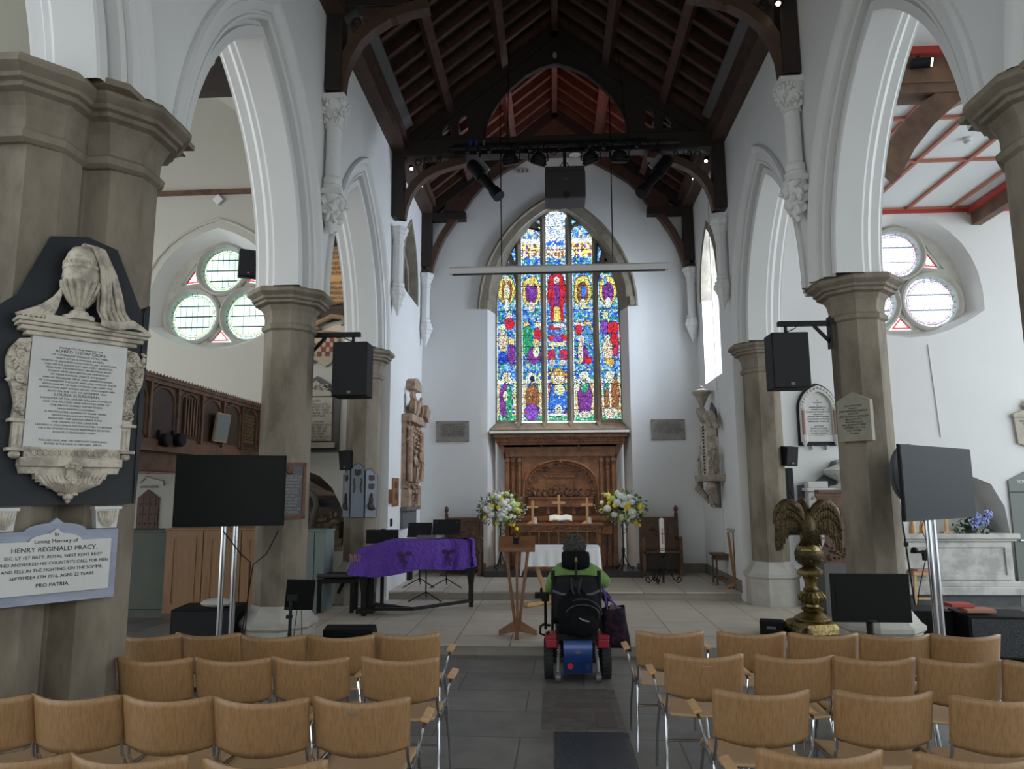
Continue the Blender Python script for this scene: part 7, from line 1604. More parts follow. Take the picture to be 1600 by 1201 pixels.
def figure(name, u, zb, h, d, par, Mx, m_, lean=0.0, wings=False):
    g = MB(); k = h
    g.ell((u + lean * .9 * k, zb + .93 * k, d), (.075 * k, .085 * k, .08 * k), M=Mx); g.ell((u + lean * .6 * k, zb + .66 * k, d), (.13 * k, .19 * k, .11 * k), M=Mx)
    g.ell((u, zb + .30 * k, d), (.15 * k, .32 * k, .12 * k), M=Mx)
    g.tube([tuple(Mx @ Vector(p)) for p in ((u + lean * .7 * k - .12 * k, zb + .76 * k, d), (u - .2 * k, zb + .56 * k, d + .06 * k), (u - .05 * k, zb + .48 * k, d + .14 * k))], [.045 * k, .04 * k, .03 * k], 8)
    g.tube([tuple(Mx @ Vector(p)) for p in ((u + lean * .7 * k + .12 * k, zb + .76 * k, d), (u + .2 * k, zb + .58 * k, d + .06 * k), (u + .14 * k, zb + .40 * k, d + .12 * k))], [.045 * k, .04 * k, .03 * k], 8)
    for q in range(5): g.tube([tuple(Mx @ Vector(p)) for p in ((u + (q - 2) * .05 * k, zb + .5 * k, d + .09 * k), (u + (q - 2) * .065 * k, zb + .25 * k, d + .11 * k), (u + (q - 2) * .075 * k, zb + .0 * k, d + .08 * k))], .022 * k, 6)
    obj(name, g, m_, par, smooth=True, angle=70)
hh = zl(700) - zl(752)
figure('standing_figure', uc - w * .45, zl(754), (zl(705) - zl(754)), .17, t, Ml, TERRA); figure('standing_figure', uc + w * .35, zl(745), (zl(698) - zl(745)), .17, t, Ml, TERRA, .1)
figure('reclining_figure', uc + w * .5, zl(652), (zl(618) - zl(652)), .16, t, Ml, TERRA, .12); figure('standing_figure', uc - w * .6, zl(650), (zl(608) - zl(650)), .14, t, Ml, TERRA)
obj('tomb_slab', MB().cb((uc - w * .1, zl(640), .16), (w * .7, zl(628) - zl(650), .08), (.2, 0, .3), Ml).cb((uc + w * .8, zl(643), .2), (w * .5, zl(632) - zl(652), .16), (.1, 0, -.3), Ml), TERRA, t, bevel=.01)
pd = MB(); zz = zl(610)
pd.plate([[(uc - w * .55, zz), (uc - w * .55, zz + .05)] + [(uc + w * .05 + w * .6 * math.cos(a), zz + .05 + .16 * math.sin(a)) for a in [PI - k * PI / 8 for k in range(9)]] + [(uc + w * .65, zz)]], .0, .16, FL)
obj('segmental_pediment', pd, TERRA, t, bevel=.015)
og = MB(); rdm = random.Random(5)
leafy(og, lambda r: (r.uniform(u0, u1), r.choice([r.uniform(zl(700), zl(664)), r.uniform(zl(765), zl(745)), r.uniform(zl(790), zl(766))]), .12), 90, .025, .055, Ml, 5, .8); obj('carved_scrollwork', og, TERRA, t, smooth=True)
# right chancel wall monument
MARB2 = mat('weathered_marble', (.40, .34, .27), .6, noise=.7, nscale=7, col2=(.20, .16, .125), bump=.5, bscale=30)
a = rb_(1102, 700)[0]; b = rb_(1136, 700)[0]; uc = (a + b) / 2; w = abs(b - a) / 2
def zr_(y): return rb_(1120, y)[1]
FR_ = FM(Mr); t = T('urn_wall_monument', 'tall marble monument with urn and cherubs on the right chancel wall', 'monument', (0, 0, 0))
ut = uc + w * .1
obj('backing', MB().plate([[(uc - w * .55, zr_(792)), (uc - w * .6, zr_(660)), (uc - w * .1, zr_(625)), (uc + w * .3, zr_(640)), (uc + w * .35, zr_(792))]], 0, .03, FR_), mat('grey_slate', (.12, .12, .125), .6), t)
obj('inscribed_pedestal', MB().plate([[(uc - w * .35, zr_(742)), (uc - w * .3, zr_(660)), (uc + w * .3, zr_(660)), (uc + w * .35, zr_(742))]], 0, .20, FR_), MARBLE, t, bevel=.01)
for k in range(16): pass
txt('inscription', '\n'.join(['NEAR THIS PLACE', 'LIETH THE BODY OF', 'JOHN BLAND ESQ', 'OF THIS PARISH', 'WHO DEPARTED', 'THIS LIFE THE', '4 OF MAY 1757', 'ALSO OF ANN', 'HIS WIDOW', 'WHO DIED THE', '9 OF JUNE 1768', 'AGED 74 YEARS', 'HE WAS A', 'TENDER HUSBAND', 'AND A FRIEND', 'TO THE POOR']), .050, INK, t, Mr @ Matrix.Translation((uc, zr_(667), .202)), sx=.42, line=1.15)
obj('drapery', MB().tube([tuple(Mr @ Vector(p)) for p in ((uc - w * .4, zr_(646), .16), (uc, zr_(640), .24), (uc + w * .45, zr_(652), .2), (uc + w * .55, zr_(668), .14))], [.05, .075, .08, .05], 8).ell((uc, zr_(650), .12), (w * .5, .12, .12), M=Mr).tube([tuple(Mr @ Vector(p)) for p in ((uc + w * .5, zr_(645), .15), (uc + w * .75, zr_(665), .12), (uc + w * .8, zr_(672), .1))], [.05, .06, .04], 8), MARB2, t, smooth=True)
obj('urn', MB().lathe([(.06, 0), (.05, .04), (.03, .07), (.05, .12), (.11, .26), (.17, .33), (.17, .36), (.10, .38), (.03, .41), (.04, .44), (.01, .46)], 20, M=Matrix.Translation((HW - .20, -uc, zr_(640)))), MARB2, t, smooth=True)
obj('shelf', MB().plate([[(uc - w * .7, zr_(752)), (uc - w * .75, zr_(742)), (uc + w * .8, zr_(742)), (uc + w * .75, zr_(752))]], 0, .26, FR_), MARB2, t, bevel=.01)
figure('cherub', uc + w * .65, zr_(742), zr_(697) - zr_(742), .14, t, Mr, MARB2); figure('cherub', uc - w * .55, zr_(742), zr_(692) - zr_(742), .14, t, Mr, MARB2)
for s in (-.45, .45): obj('scroll_bracket', MB().tube([tuple(Mr @ Vector(p)) for p in ((uc + s * w * 1.2, zr_(753), .2), (uc + s * w * 1.5, zr_(762), .22), (uc + s * w, zr_(776), .12), (uc + s * w * .9, zr_(786), .08))], [.06, .07, .05, .03], 8).ell((uc + s * w * 1.4, zr_(760), .2), .075, M=Mr), MARB2, t, smooth=True)
obj('pendant', MB().ell((uc, zr_(765), .12), (.08, .10, .09), M=Mr).ell((uc, zr_(780), .09), (.05, .10, .06), M=Mr).ell((uc, zr_(790), .06), .035, M=Mr), MARB2, t, smooth=True)
# conduit beside it
for pts, l in (([(HW - .01, 12.42, 0.42), (HW - .01, 12.42, 6.9)], 'thin white cable conduit running up the right chancel wall'), ([(6.05, YA - .01, 2.6), (5.98, YA - .01, 4.1)], 'thin white cable hanging below the right rose window')):
    o = obj('cable_conduit', MB().tube(pts, .010, 6), PLASTER); tag(o, l, 'conduit')
# ================================================================== NORTH AISLE
GX = -4.8
t = T('gallery_front', 'dark oak panelled gallery front with carved cresting in the left aisle', 'gallery', (GX, 3.0, 2.05))
L_ = 8.75; zt = 1.15; zb_ = .36
obj('panelled_wall', MB().box(-.08, 0, 0, L_, .30, 1.06), OAKC2, t)
obj('top_rail', MB().box(-.10, .04, 0, L_, 1.02, 1.09).box(-.06, .06, 0, L_, 1.07, 1.10), OAKC2, t)
cr = MB(); y = 3.6
while y < L_: cr.add([(-.01, y, 1.09), (.03, y, 1.09), (.03, y + .07, 1.09), (-.01, y + .07, 1.09), (.01, y + .035, 1.16)], [(0, 1, 4), (1, 2, 4), (2, 3, 4), (3, 0, 4)]); cr.ell((.045, y + .035, 1.115), (.015, .025, .02), nu=5, nv=4); y += .075
obj('cresting', cr, OAKC2, t)
obj('bottom_rail', MB().box(-.10, .06, 0, L_, .28, .36).box(-.1, .10, 0, L_, .22, .28), OAKC2, t)
obj('lower_beam', MB().box(-.30, .0, 0, L_, .0, .22), OAKC2, t)
edges = [L_ - .04 - .62 * k for k in range(9)]
for k, y in enumerate(edges[:-1]):
    p = obj('panel', MB().plate([[(y - .56, .42), (y - .56, .80)] + [(y - .31 + .25 * math.cos(a), .80 + .18 * math.sin(a)) for a in [PI - j * PI / 8 for j in range(9)]] + [(y - .06, .80), (y - .06, .42)]], .0, .006, lambda u, v, q: (q, u, v)), mat('dark_panel', (.05, .028, .019), .4, noise=.6, nscale=4), t)
    fr = MB(); pts = [(y - .58, .40), (y - .58, .80)] + [(y - .31 + .27 * math.cos(a), .80 + .20 * math.sin(a)) for a in [PI - j * PI / 8 for j in range(9)]] + [(y - .04, .80), (y - .04, .40)]
    fr.tube([(.012, u, v) for u, v in pts], .015, 5); fr.box(.0, .045, y - .02, y + .03, .36, 1.03); obj('panel_frame', fr, OAKC2, t)
    if k == 1: txt('inscription', 'THE WORK OF\nTHIS GALLERY\nWAS RESTORED\nIN THE YEAR\nOF OUR LORD\nTHIS PANEL\nRECORDS THE\nGIFT OF THE\nPARISHIONERS', .052, mat('gilt_letters', (.30, .20, .09), .5), t, frame((.008, y - .31, .88), (0, 1, 0)), line=.95)
y = edges[4]; lf = MB()
for k in range(5): lf.box(.02, .04, y - .45 + k * .07, y - .42 + k * .07, .46, .94)
obj('linenfold', lf, OAKC2, t)
q = atX(350, 668, GX + .12)
o = obj('framed_notice', MB().cb((0, 0, 0), (.03, .40, .40), (0, .12, 0)), mat('gilt_frame', (.30, .20, .10), .5)); o.location = (GX + .085, q[1], q[2]); tag(o, 'small framed glazed notice hanging on the gallery panelling', 'picture')
obj('glazing', MB().cb((.018, 0, 0), (.004, .36, .36), (0, .12, 0)), mat('notice_glass', (.16, .19, .17), .25), o)
for k, xx in enumerate((251, 273)):
    q = atX(xx, 690, GX + .05); o = obj('round_lamp', MB().lathe([(.03, -.05), (.08, 0), (.085, .06), (.07, .08)], 16, M=Matrix.Rotation(PI / 2, 4, 'Y')).cyl((-.05, 0, .0), (-.05, 0, .12), .02), BLACKM, smooth=True); o.location = (GX + .08, q[1], q[2] + .02); tag(o, ('left' if k == 0 else 'right') + ' one of two black lamps under the gallery edge', 'lamp')
S('ceiling_gallery', MB().box(-9.5, GX - .1, 3, YA, 2.28, 2.34), CREAM)
o = obj('oak_cross_beam', MB().box(-9, -4.9, YA - .35, YA - .1, 2.10, 2.28), OAKC); tag(o, 'brown oak beam below the gallery floor above the vestry door', 'beam')
# vestry door in its arched recess
a = atY(213, 830, YA); b = atY(250, 770, YA)
dt = T('door_1', 'dark pointed wooden door marked NORTH VESTRY', 'door', (0, 0, 0)); dt['kind'] = 'structure'
dl = [(a[0], .0), (a[0], 1.70), ((a[0] + b[0]) / 2 - .02, 1.84), (b[0], 1.70), (b[0], .0)]
obj('door_leaf', MB().plate([dl], -.03, .0, FY(YA)), mat('vestry_door_wood', (.085, .030, .015), .6, noise=.5, nscale=6), dt)
nl = MB()
for i in range(4):
    for j in range(6): nl.ell((a[0] + .06 + i * .09, YA - .034, .8 + j * .16), .012, nu=6, nv=4)
for i in (1, 2, 3): nl.box(a[0] + i * .105, a[0] + i * .105 + .004, YA - .033, YA - .03, 0, 1.75)
obj('door_studs', nl, INKB, dt)
S('trim_vestry_arch', MB().tube([(a[0] - .0, YA - .01, 1.95), (a[0] + .1, YA - .01, 2.05), (b[0] + .05, YA - .01, 1.97), (b[0] + .06, YA - .01, 1.90)], .02, 6), CREAM)
txt('door_sign', 'NORTH VESTRY', .058, INK, dt, frame(((a[0] + b[0]) / 2, YA - .012, 1.865), (1, 0, 0)), sx=.78)
# sage cupboards and oak chest
def cupboard(label, x0, x1, Y, d, h, m_, plinth=.12, panels=1, oak=False):
    t = T('cupboard', label, 'cupboard', ((x0 + x1) / 2, Y, 0)); w = (x1 - x0) / 2
    obj('carcass', MB().box(-w, w, 0, d, plinth, h), m_, t, bevel=.005); obj('plinth', MB().box(-w + .01, w - .01, .02, d - .01, 0, plinth), m_ if not oak else OAKC2, t)
    obj('top_board', MB().box(-w - .015, w + .015, -.02, d, h, h + .025), m_, t)
    s = 2 * w / panels
    for k in range(panels):
        x = -w + s * k; d_ = obj('door', MB().plate([[(x + .008, plinth + .01), (x + .008, h - .01), (x + s - .008, h - .01), (x + s - .008, plinth + .01)]], -.022, 0, FY(0)), m_, t)
        if oak: obj('raised_panel', MB().plate([[(x + .10, plinth + .12), (x + .10, h - .10), (x + s - .10, h - .10), (x + s - .10, plinth + .12)], [(x + .13, plinth + .15), (x + s - .13, plinth + .15), (x + s - .13, h - .13), (x + .13, h - .13)]], -.034, -.02, FY(0)), OAKL, d_)
    return t
cupboard('plain sage green cupboard at the far left below the vestry door', -7.0, atZ(263, 965, 0)[0], 10.42, .5, 1.22, GREEN)
cupboard('honey oak panelled cupboard behind the large left screen', atZ(270, 960, 0)[0] + .05, -4.05, 10.3, .55, 1.25, OAKL, .08, 3, True)
o = obj('paper_stack', MB().cb((0, 0, .02), (.35, .25, .04)).cb((.1, .0, .05), (.2, .2, .03), (0, 0, .3)), mat('brown_paper', (.25, .18, .12), .8)); o.location = (-5.0, 10.5, 1.275); tag(o, 'flat stack of papers on the honey oak cupboard top', 'papers')
cupboard('pale sage narrow cupboard beside the left octagonal pier', atY(474, 880, 10.2)[0], atY(508, 880, 10.2)[0], 10.2, .4, 1.23, mat('pale_sage_paint', (.17, .205, .19), .6), .1, 2)
# hatchment canvas and coat of arms on the aisle east wall
t = T('inscribed_banner', 'large lamplit canvas banner with old lettering seen through the left far arch', 'banner', (0, YA, 0))
a = atY(470, 480, YA); q = atY(536, 400, YA); zt_ = atY(515, 390, YA)[2]; zb2 = atY(520, 480, YA)[2]
def bn(u, v): x = -4.85 + 1.45 * u; return (x, -.07 - .03 * math.sin(u * 14 + v * 3) * .3, zb2 + .12 * (2 * u - 1) ** 2 + (zt_ - zb2) * v + .03 * (u - .5))
obj('canvas', MB().grid(bn, 30, 20), LINEN, t, smooth=True, thick=.012)
bk = MB().plate([[(-4.9 + .75 * (1 - math.cos(k * PI / 12)), zb2 - .28 * math.sin(k * PI / 12)) for k in range(13)] + [(-3.40, zt_ + .05), (-3.62, zt_ + .75), (-3.95, zt_ + 1.0), (-4.9, zt_ + .9)]], -.04, 0, FY(0)); obj('dark_board', bk, mat('sooty_board', (.035, .026, .02), .7, noise=.5, nscale=5), t)
v = zt_ - .12
for s in ('TO THE MEMORY OF THE', 'BRETHREN OF THIS CHURCH', 'WHO IN THEIR LIVES GAVE', 'FREELY TO THE RELIEF OF', 'THE POOR OF THE PARISH', '', 'THE SUM OF TEN POUNDS', 'YEARLY FOR BREAD AND', 'COALS TO BE GIVEN OUT', 'ON SAINT THOMAS DAY', 'BY THE CHURCHWARDENS', 'ANNO DOMINI 1712'):
    if s: txt('lettering', s, .075, INK, t, frame((-3.98, -.095, v), (1, 0, 0)), sx=.85)
    v -= .088
gs = MB(); leafy(gs, lambda r: (-3.72 + r.uniform(-.1, .05), -.06, zt_ + r.uniform(.25, .6)), 24, .03, .07, None, 3, .5); obj('gilt_ornament', gs, mat('dull_gilt', (.25, .17, .09), .6), t, smooth=True)
t = T('coat_of_arms', 'carved painted coat of arms on the wall below the lamplit banner', 'coat of arms', (0, YA, 0))
a = atY(500, 525, YA); b = atY(522, 568, YA); xc = a[0] + .12; sh = MB().plate([[(xc - .22, a[2]), (xc + .22, a[2]), (xc + .24, a[2] - .2), (xc + .1, b[2]), (xc, b[2] - .06), (xc - .1, b[2]), (xc - .24, a[2] - .2)]], -.05, 0, FY(0)); obj('shield', sh, mat('shield_cream', (.42, .34, .24), .6), t, bevel=.01)
ck = MB(); 
for i in range(4):
    for j in range(4):
        if (i + j) % 2: ck.box(xc - .14 + i * .07, xc - .07 + i * .07, -.06, -.05, a[2] - .12 - j * .08, a[2] - .04 - j * .08)
obj('chequers', ck, mat('dull_red', (.20, .03, .02), .6), t)
sc = MB(); ct = mat('carved_gilt_wood', (.22, .155, .095), .6, bump=.4, bscale=30)
sc.tube([(xc - .3, -.05, a[2] + .12), (xc - .1, -.08, a[2] + .22), (xc + .1, -.08, a[2] + .32), (xc + .28, -.07, a[2] + .30), (xc + .33, -.06, a[2] + .20), (xc + .26, -.06, a[2] + .17)], [.03, .045, .05, .045, .035, .02], 8)
sc.tube([(xc - .35, -.04, a[2] + .02), (xc, -.06, a[2] + .05), (xc + .35, -.04, a[2] + .02)], [.02, .035, .02], 8); leafy(sc, lambda r: (xc + r.choice([-1, 1]) * r.uniform(.2, .3), -.05, r.uniform(b[2], a[2])), 40, .025, .05, None, 4, .6); leafy(sc, lambda r: (xc - r.uniform(.1, .4), -.06, a[2] + r.uniform(.1, .45)), 22, .03, .06, None, 5, .6)
obj('mantling', sc, ct, t, smooth=True)
# gothic tablet
x0 = -4.75; a = atY(524, 610, YA); b = atY(530, 700, YA); apx = atY(497, 588, YA)
t = T('gabled_wall_tablet', 'cream inscribed wall tablet with dark gable between the left piers', 'memorial', (0, YA, 0))
xr = b[0]; xc = apx[0]; xl = 2 * xc - xr
obj('backing', MB().plate([[(xl, b[2] - .06), (xl, a[2]), (xc, apx[2]), (xr, a[2]), (xr, b[2] - .06)]], -.04, 0, FY(0)), mat('brown_black_marble', (.055, .045, .038), .4), t)
obj('tablet', MB().plate([[(xl + .12, b[2] + .12), (xl + .12, a[2] - .12), (xr - .12, a[2] - .12), (xr - .12, b[2] + .12)]], -.07, -.04, FY(0)).plate([[(xl + .05, b[2]), (xl + .05, b[2] + .09), (xr - .05, b[2] + .09), (xr - .05, b[2])]], -.12, -.04, FY(0)).plate([[(xl + .10, a[2] - .10), (xl + .14, a[2] - .04), (xc, apx[2] - .08), (xr - .14, a[2] - .04), (xr - .10, a[2] - .10)]], -.08, -.04, FY(0)), mat('cream_marble', (.42, .37, .29), .5, noise=.3, nscale=5), t)
cs = MB(); leafy(cs, lambda r: (xc + r.uniform(-.2, .2), -.09, apx[2] - .19 + r.uniform(-.05, .05)), 40, .015, .035, None, 6, .5); obj('carved_wreath', cs, MARBLE, t, smooth=True)
txt('inscription', 'SACRED\nTo the Memory of the\nRt. THOMAS PIGOTT, D.D.\nVICAR OF THIS PARISH\nWHO DIED JANUARY 16TH 1842\nAGED 70 YEARS\n\nALSO OF MARY\nWIFE OF THE ABOVE WHO\nDEPARTED THIS LIFE\nDECEMBER 4TH 1853\nAGED 78 YEARS\nTHIS TABLET IS ERECTED\nBY THEIR CHILDREN', .055, INK, t, frame((xc, -.071, a[2] - .20), (1, 0, 0)), sx=.82, line=.92)
# recessed tomb behind the arch, with hanging hose of drapery
t = T('recessed_tomb', 'dim recessed tomb with carved figures in the left aisle wall arch', 'tomb', (-4.25, YA + .05, .80))
obj('back_wall', MB().box(-.78, .72, .38, .46, -.0, 1.4), mat('tomb_stone', (.22, .165, .11), .7, noise=.6, nscale=5), t); obj('ledge', MB().box(-.75, .68, -.02, .42, -.0, .10).box(-.70, .62, .06, .40, .10, .22).box(-.66, .55, .12, .40, .22, .48), MATS['tomb_stone'], t, bevel=.01)
obj('entablature', MB().box(-.75, .66, .05, .4, .80, .86).box(-.75, .66, .10, .4, .74, .80), MARBLEB, t); obj('pediment', MB().plate([[(-.7, .92), (.62, .92), (.3, 1.02), (-.05, 1.22), (-.4, 1.02)]], .12, .3, FY(0)), MATS['tomb_stone'], t, bevel=.01)
fg = MB(); leafy(fg, lambda r: (r.uniform(.0, .55), .10, r.uniform(.36, .66)), 40, .03, .07, None, 7, .8); obj('carved_group', fg, MATS['tomb_stone'], t, smooth=True)
obj('stone_curtain', MB().tube([(-.05, -.02, 1.18), (.06, -.03, 1.02), (.18, -.03, .90), (.21, -.03, .76), (.15, -.02, .55), (.12, .0, .20)], [.03, .04, .05, .05, .05, .05], 10), mat('grey_brown_drapery', (.13, .11, .085), .7), t, smooth=True)
S('wall_tomb_back_north', MB().box(-5.2, -3.4, YA + .5, YA + .56, .6, 2.3), CREAM)
# aisle truss seen through the first left arch
t = T('aisle_roof_truss', 'black timber aisle truss with round openings above the left arch', 'roof truss', (0, 9.0, 0))
obj('tie_beam', MB().box(-7.2, -3.6, -.08, .08, 7.25, 7.52), OAKD, t)
pl = [(-7.0, 7.52), (-3.6, 7.52), (-3.75, 7.62), (-4.4, 7.80), (-5.0, 7.97), (-5.45, 8.05), (-7.0, 7.9)]
obj('pierced_frame', MB().plate([pl, circ(-5.30, 7.71, .10, 20), [(-4.98 + .11 * math.cos(a) * (1.0 if math.cos(a) < 0 else 2.2), 7.71 + .115 * math.sin(a)) for a in [k * PI / 12 for k in range(24)]], [(-4.50, 7.60), (-4.1, 7.60), (-4.50, 7.74)]], -.04, .04, FY(0)), OAKD, t)
obj('principal_rafter', MB().bar((-3.6, 0, 7.66), (-5.55, 0, 8.22), .18, .16).bar((-3.6, -.0, 7.60), (-5.2, 0, 8.02), .10, .08), OAKC2, t)
o = obj('alarm_box', MB().cb((0, 0, 0), (.14, .05, .14), (0, PI / 4, 0)), mat('white_plastic', (.7, .7, .7), .5), bevel=.01); o.location = atY(341, 312, YA - .04); tag(o, 'small white diamond-set detector under the left aisle cornice', 'detector')
# ================================================================== SOUTH AISLE
t = T('aisle_cross_beam', 'thick brown timber beam with curved brace across the right aisle', 'beam', (0, 7.42, 0))
obj('main_beam', MB().box(3.5, 5.3, -.15, .15, 6.04, 6.36).box(5.25, 9, -.12, .12, 6.10, 6.36), OAKA, t, bevel=.01); obj('corbel_block', MB().box(3.5, 4.62, -.12, .14, 5.94, 6.05), OAKA, t, bevel=.01)
lo = [(3.55, 5.02), (3.72, 5.32), (3.95, 5.60), (4.22, 5.84), (4.45, 5.96)]; hi = [(4.05, 5.98), (3.86, 5.86), (3.66, 5.66), (3.48, 5.40), (3.38, 5.20)]
cvb = MB().plate([lo + hi], -.09, .09, FY(0))
obj('curved_brace', cvb, OAKA, t)
o = obj('longitudinal_beam', MB().box(4.80, 5.02, 2.5, 7.27, 6.02, 6.40), OAKA, bevel=.01); tag(o, 'brown timber beam running towards the camera at upper right', 'beam')
o = obj('longitudinal_beam', MB().box(6.86, 7.02, 2.5, YA, 6.10, 6.40), OAKA, bevel=.01); tag(o, 'brown timber beam along the ceiling at the right photo edge', 'beam')
S('trim_red_edge', MB().box(6.80, 6.86, 2.5, YA, 6.30, 6.40), RED)
t = T('smoke_detector', 'round white smoke detector on the right aisle ceiling', 'detector', atZ(1512, 220, 6.38)); obj('housing', MB().lathe([(.035, -.045), (.045, -.03), (.05, -.01), (.055, .0), (.055, .03)], 20), mat('white_plastic', (.7, .7, .7), .5), t, smooth=True); obj('vent_slots', MB().lathe([(.043, -.032), (.046, -.028)], 20, cap=False).lathe([(.048, -.02), (.050, -.015)], 20, cap=False), GREY, t)
# arched marble tablet
a = atY(1244, 640, YA); b = atY(1312, 696, YA); ap = atY(1276, 597, YA); xc = (a[0] + b[0]) / 2; w = (b[0] - a[0]) / 2
t = T('arched_marble_tablet', 'white gothic arched marble tablet with red columns on the right aisle wall', 'memorial', (xc, YA, 0))
pa = arch2(w * .35, w, 0, 8); H0 = ap[2] - pa[len(pa) // 2][1] - .02
def archp(k, zb, dz=0): return [(w * k, zb)] + [(u * k, v * k + H0 + dz) for (u, v, n1, n2) in pa] + [(-w * k, zb)]
obj('black_backing', MB().plate([archp(1.0, b[2])], -.03, 0, FY(0)), MARBLEB, t)
obj('arched_frame', MB().plate([archp(.90, b[2] + .06), archp(.66, b[2] + .16)[::-1]], -.10, -.03, FY(0)), MARBLEW, t, bevel=.006)
obj('inscribed_panel', MB().plate([archp(.68, b[2] + .12)], -.05, -.03, FY(0)), MARBLEW, t)
dn = MB()
for k in range(1, 18): u, v, n1, n2 = pa[min(len(pa) - 1, k * len(pa) // 18)]; dn.ell((u * .80, -.105, v * .80 + H0), (.02, .01, .02), nu=6, nv=4)
obj('dog_tooth', dn, MARBLE, t, smooth=True)
for s in (-1, 1):
    obj('red_column', MB().cyl((s * w * .77, -.10, b[2] + .17), (s * w * .77, -.10, H0 - .02), .028, n=12), mat('red_marble', (.33, .19, .145), .4), t, smooth=True)
    obj('column_capital', MB().octo([(.03, 0), (.045, .03), (.05, .05)], (s * w * .77, -.10, H0 - .03)).octo([(.05, 0), (.05, .04), (.03, .06)], (s * w * .77, -.10, b[2] + .11)).octo([(.01, -.10), (.05, 0), (.05, .03)], (s * w * .77, -.10, b[2] + .08)), MARBLEW, t)
    obj('bracket', MB().box(s * w * .35 - .015, s * w * .35 + .015, -.06, 0, b[2] - .06, b[2]), MARBLEW, t)
txt('inscription', 'TO\nTHE MEMORY\nOF\nWILLIAM BURNHAM, L.L.D.\nBARRISTER AT LAW\nFOUNDER AND TREASURER OF THE\nMISSION FUND\nWHO FOR TWENTY YEARS WAS\nCHURCHWARDEN OF THIS PARISH\nBORN 3RD MAY 1790 DIED 1868\n\nALSO OF ANN\nTHE WIFE OF THE ABOVE\nTHIS TABLET IS PLACED HERE\nIN TOKEN OF ESTEEM BY\nMANY FRIENDS', .034, INK, t, frame((0, -.051, H0 + .13), (1, 0, 0)), sx=.66, line=1.12)
# urn tomb monument behind the pulpit desk
a = atY(1247, 760, YA); ap = atY(1303, 718, YA); t = T('urn_tomb_monument', 'white marble urn monument on dark wall slab behind the eagle lectern', 'memorial', (0, YA, 0)); xa = a[0]; xc = ap[0] + .05
obj('dark_slab', MB().plate([[(xa - .02, .62), (xa - .02, a[2] + .02), (xa + .22, a[2] + .04), (xa + .42, a[2] + .20), (xc - .1, ap[2] - .03), (xc, ap[2]), (xc + .5, a[2] + .1), (xc + .9, a[2]), (xc + .9, .62)]], -.04, 0, FY(0)), mat('grey_black_marble', (.075, .08, .09), .45, noise=.5, nscale=5, col2=(.12, .13, .14)), t)
obj('shelf', MB().box(xa + .04, xc + .8, -.30, -.04, a[2] - .07, a[2] - .02).box(xa + .08, xa + .38, -.24, -.04, a[2] - .02, a[2] + .08), MARBLEW, t, bevel=.006)
obj('side_pier', MB().box(xa + .08, xa + .34, -.22, -.04, .75, a[2] - .07), MARBLEW, t, bevel=.006); lf = MB(); leafy(lf, lambda r: (xa + .21 + r.uniform(-.08, .08), -.225, r.uniform(1.0, a[2] - .15)), 50, .02, .045, None, 8, .5); obj('carved_leaf_panel', lf, MARBLE, t, smooth=True)
obj('chest_front', MB().box(xa + .34, xc + .8, -.16, -.04, .85, a[2] - .07), MARBLEW, t)
obj('urn', MB().lathe([(.20, 0), (.18, .03), (.08, .05), (.06, .09), (.10, .13), (.24, .21), (.27, .27), (.24, .29), (.14, .33), (.05, .37), (.07, .40), (.03, .44)], 24, (xc - .02, -.18, a[2] - .02)), MARBLEW, t, smooth=True, angle=30)
rb2 = MB()
for k in range(20): an = k * PI / 10; rb2.tube([(xc - .02 + .11 * math.cos(an), -.18 + .11 * math.sin(an), a[2] + .12), (xc - .02 + .24 * math.cos(an), -.18 + .24 * math.sin(an), a[2] + .19)], .012, 5)
obj('urn_gadroons', rb2, MARBLEW, t, smooth=True)
# carved wooden desk screen between pier and eagle
a = atY(1274, 765, 10.6); b = atY(1340, 880, 10.6); t = T('carved_prayer_desk', 'dark carved oak desk front with pierced tracery behind the eagle lectern', 'desk', (a[0], 10.6, 0)); w = b[0] - a[0] + .35; h = a[2]; hb = b[2]
for sg in (0,): obj('top_rail', MB().box(0, w, 0, .06, h - .10, h).box(.03, w, -.02, .07, h - .05, h - .0), OAKC2, t, bevel=.005)
hs = []
for k in range(4): x = .26 + k * .22; hs.append([(x - .075, hb + .30), (x - .075, h - .30), (x - .05, h - .24), (x - .03, h - .25), (x, h - .17), (x + .03, h - .25), (x + .05, h - .24), (x + .075, h - .30), (x + .075, hb + .30)])
obj('pierced_panel', MB().plate([[(.08, hb), (.02, hb + .12), (.10, hb + .3), (.12, h - .35), (.02, h - .12), (.02, h - .09), (w, h - .09), (w, hb)]] + hs, .01, .05, FY(0)), OAKC2, t)
cv = MB(); leafy(cv, lambda r: (r.uniform(.12, w - .05), .0, r.uniform(hb + .06, hb + .26)), 50, .02, .045, None, 9, .5); obj('carved_band', cv, OAKC2, t, smooth=True)
obj('base', MB().box(.05, w, .0, .5, .0, hb), mat('dark_stone_plinth', (.11, .105, .10), .7), t)
c = dup(base_chair[False], (atZ(1285, 945, 0)[0] - .12, 9.35, 0), PI / 2 + .5, 'beech chair turned sideways behind the television screen on the right', 'beech chairs in rows across the nave')
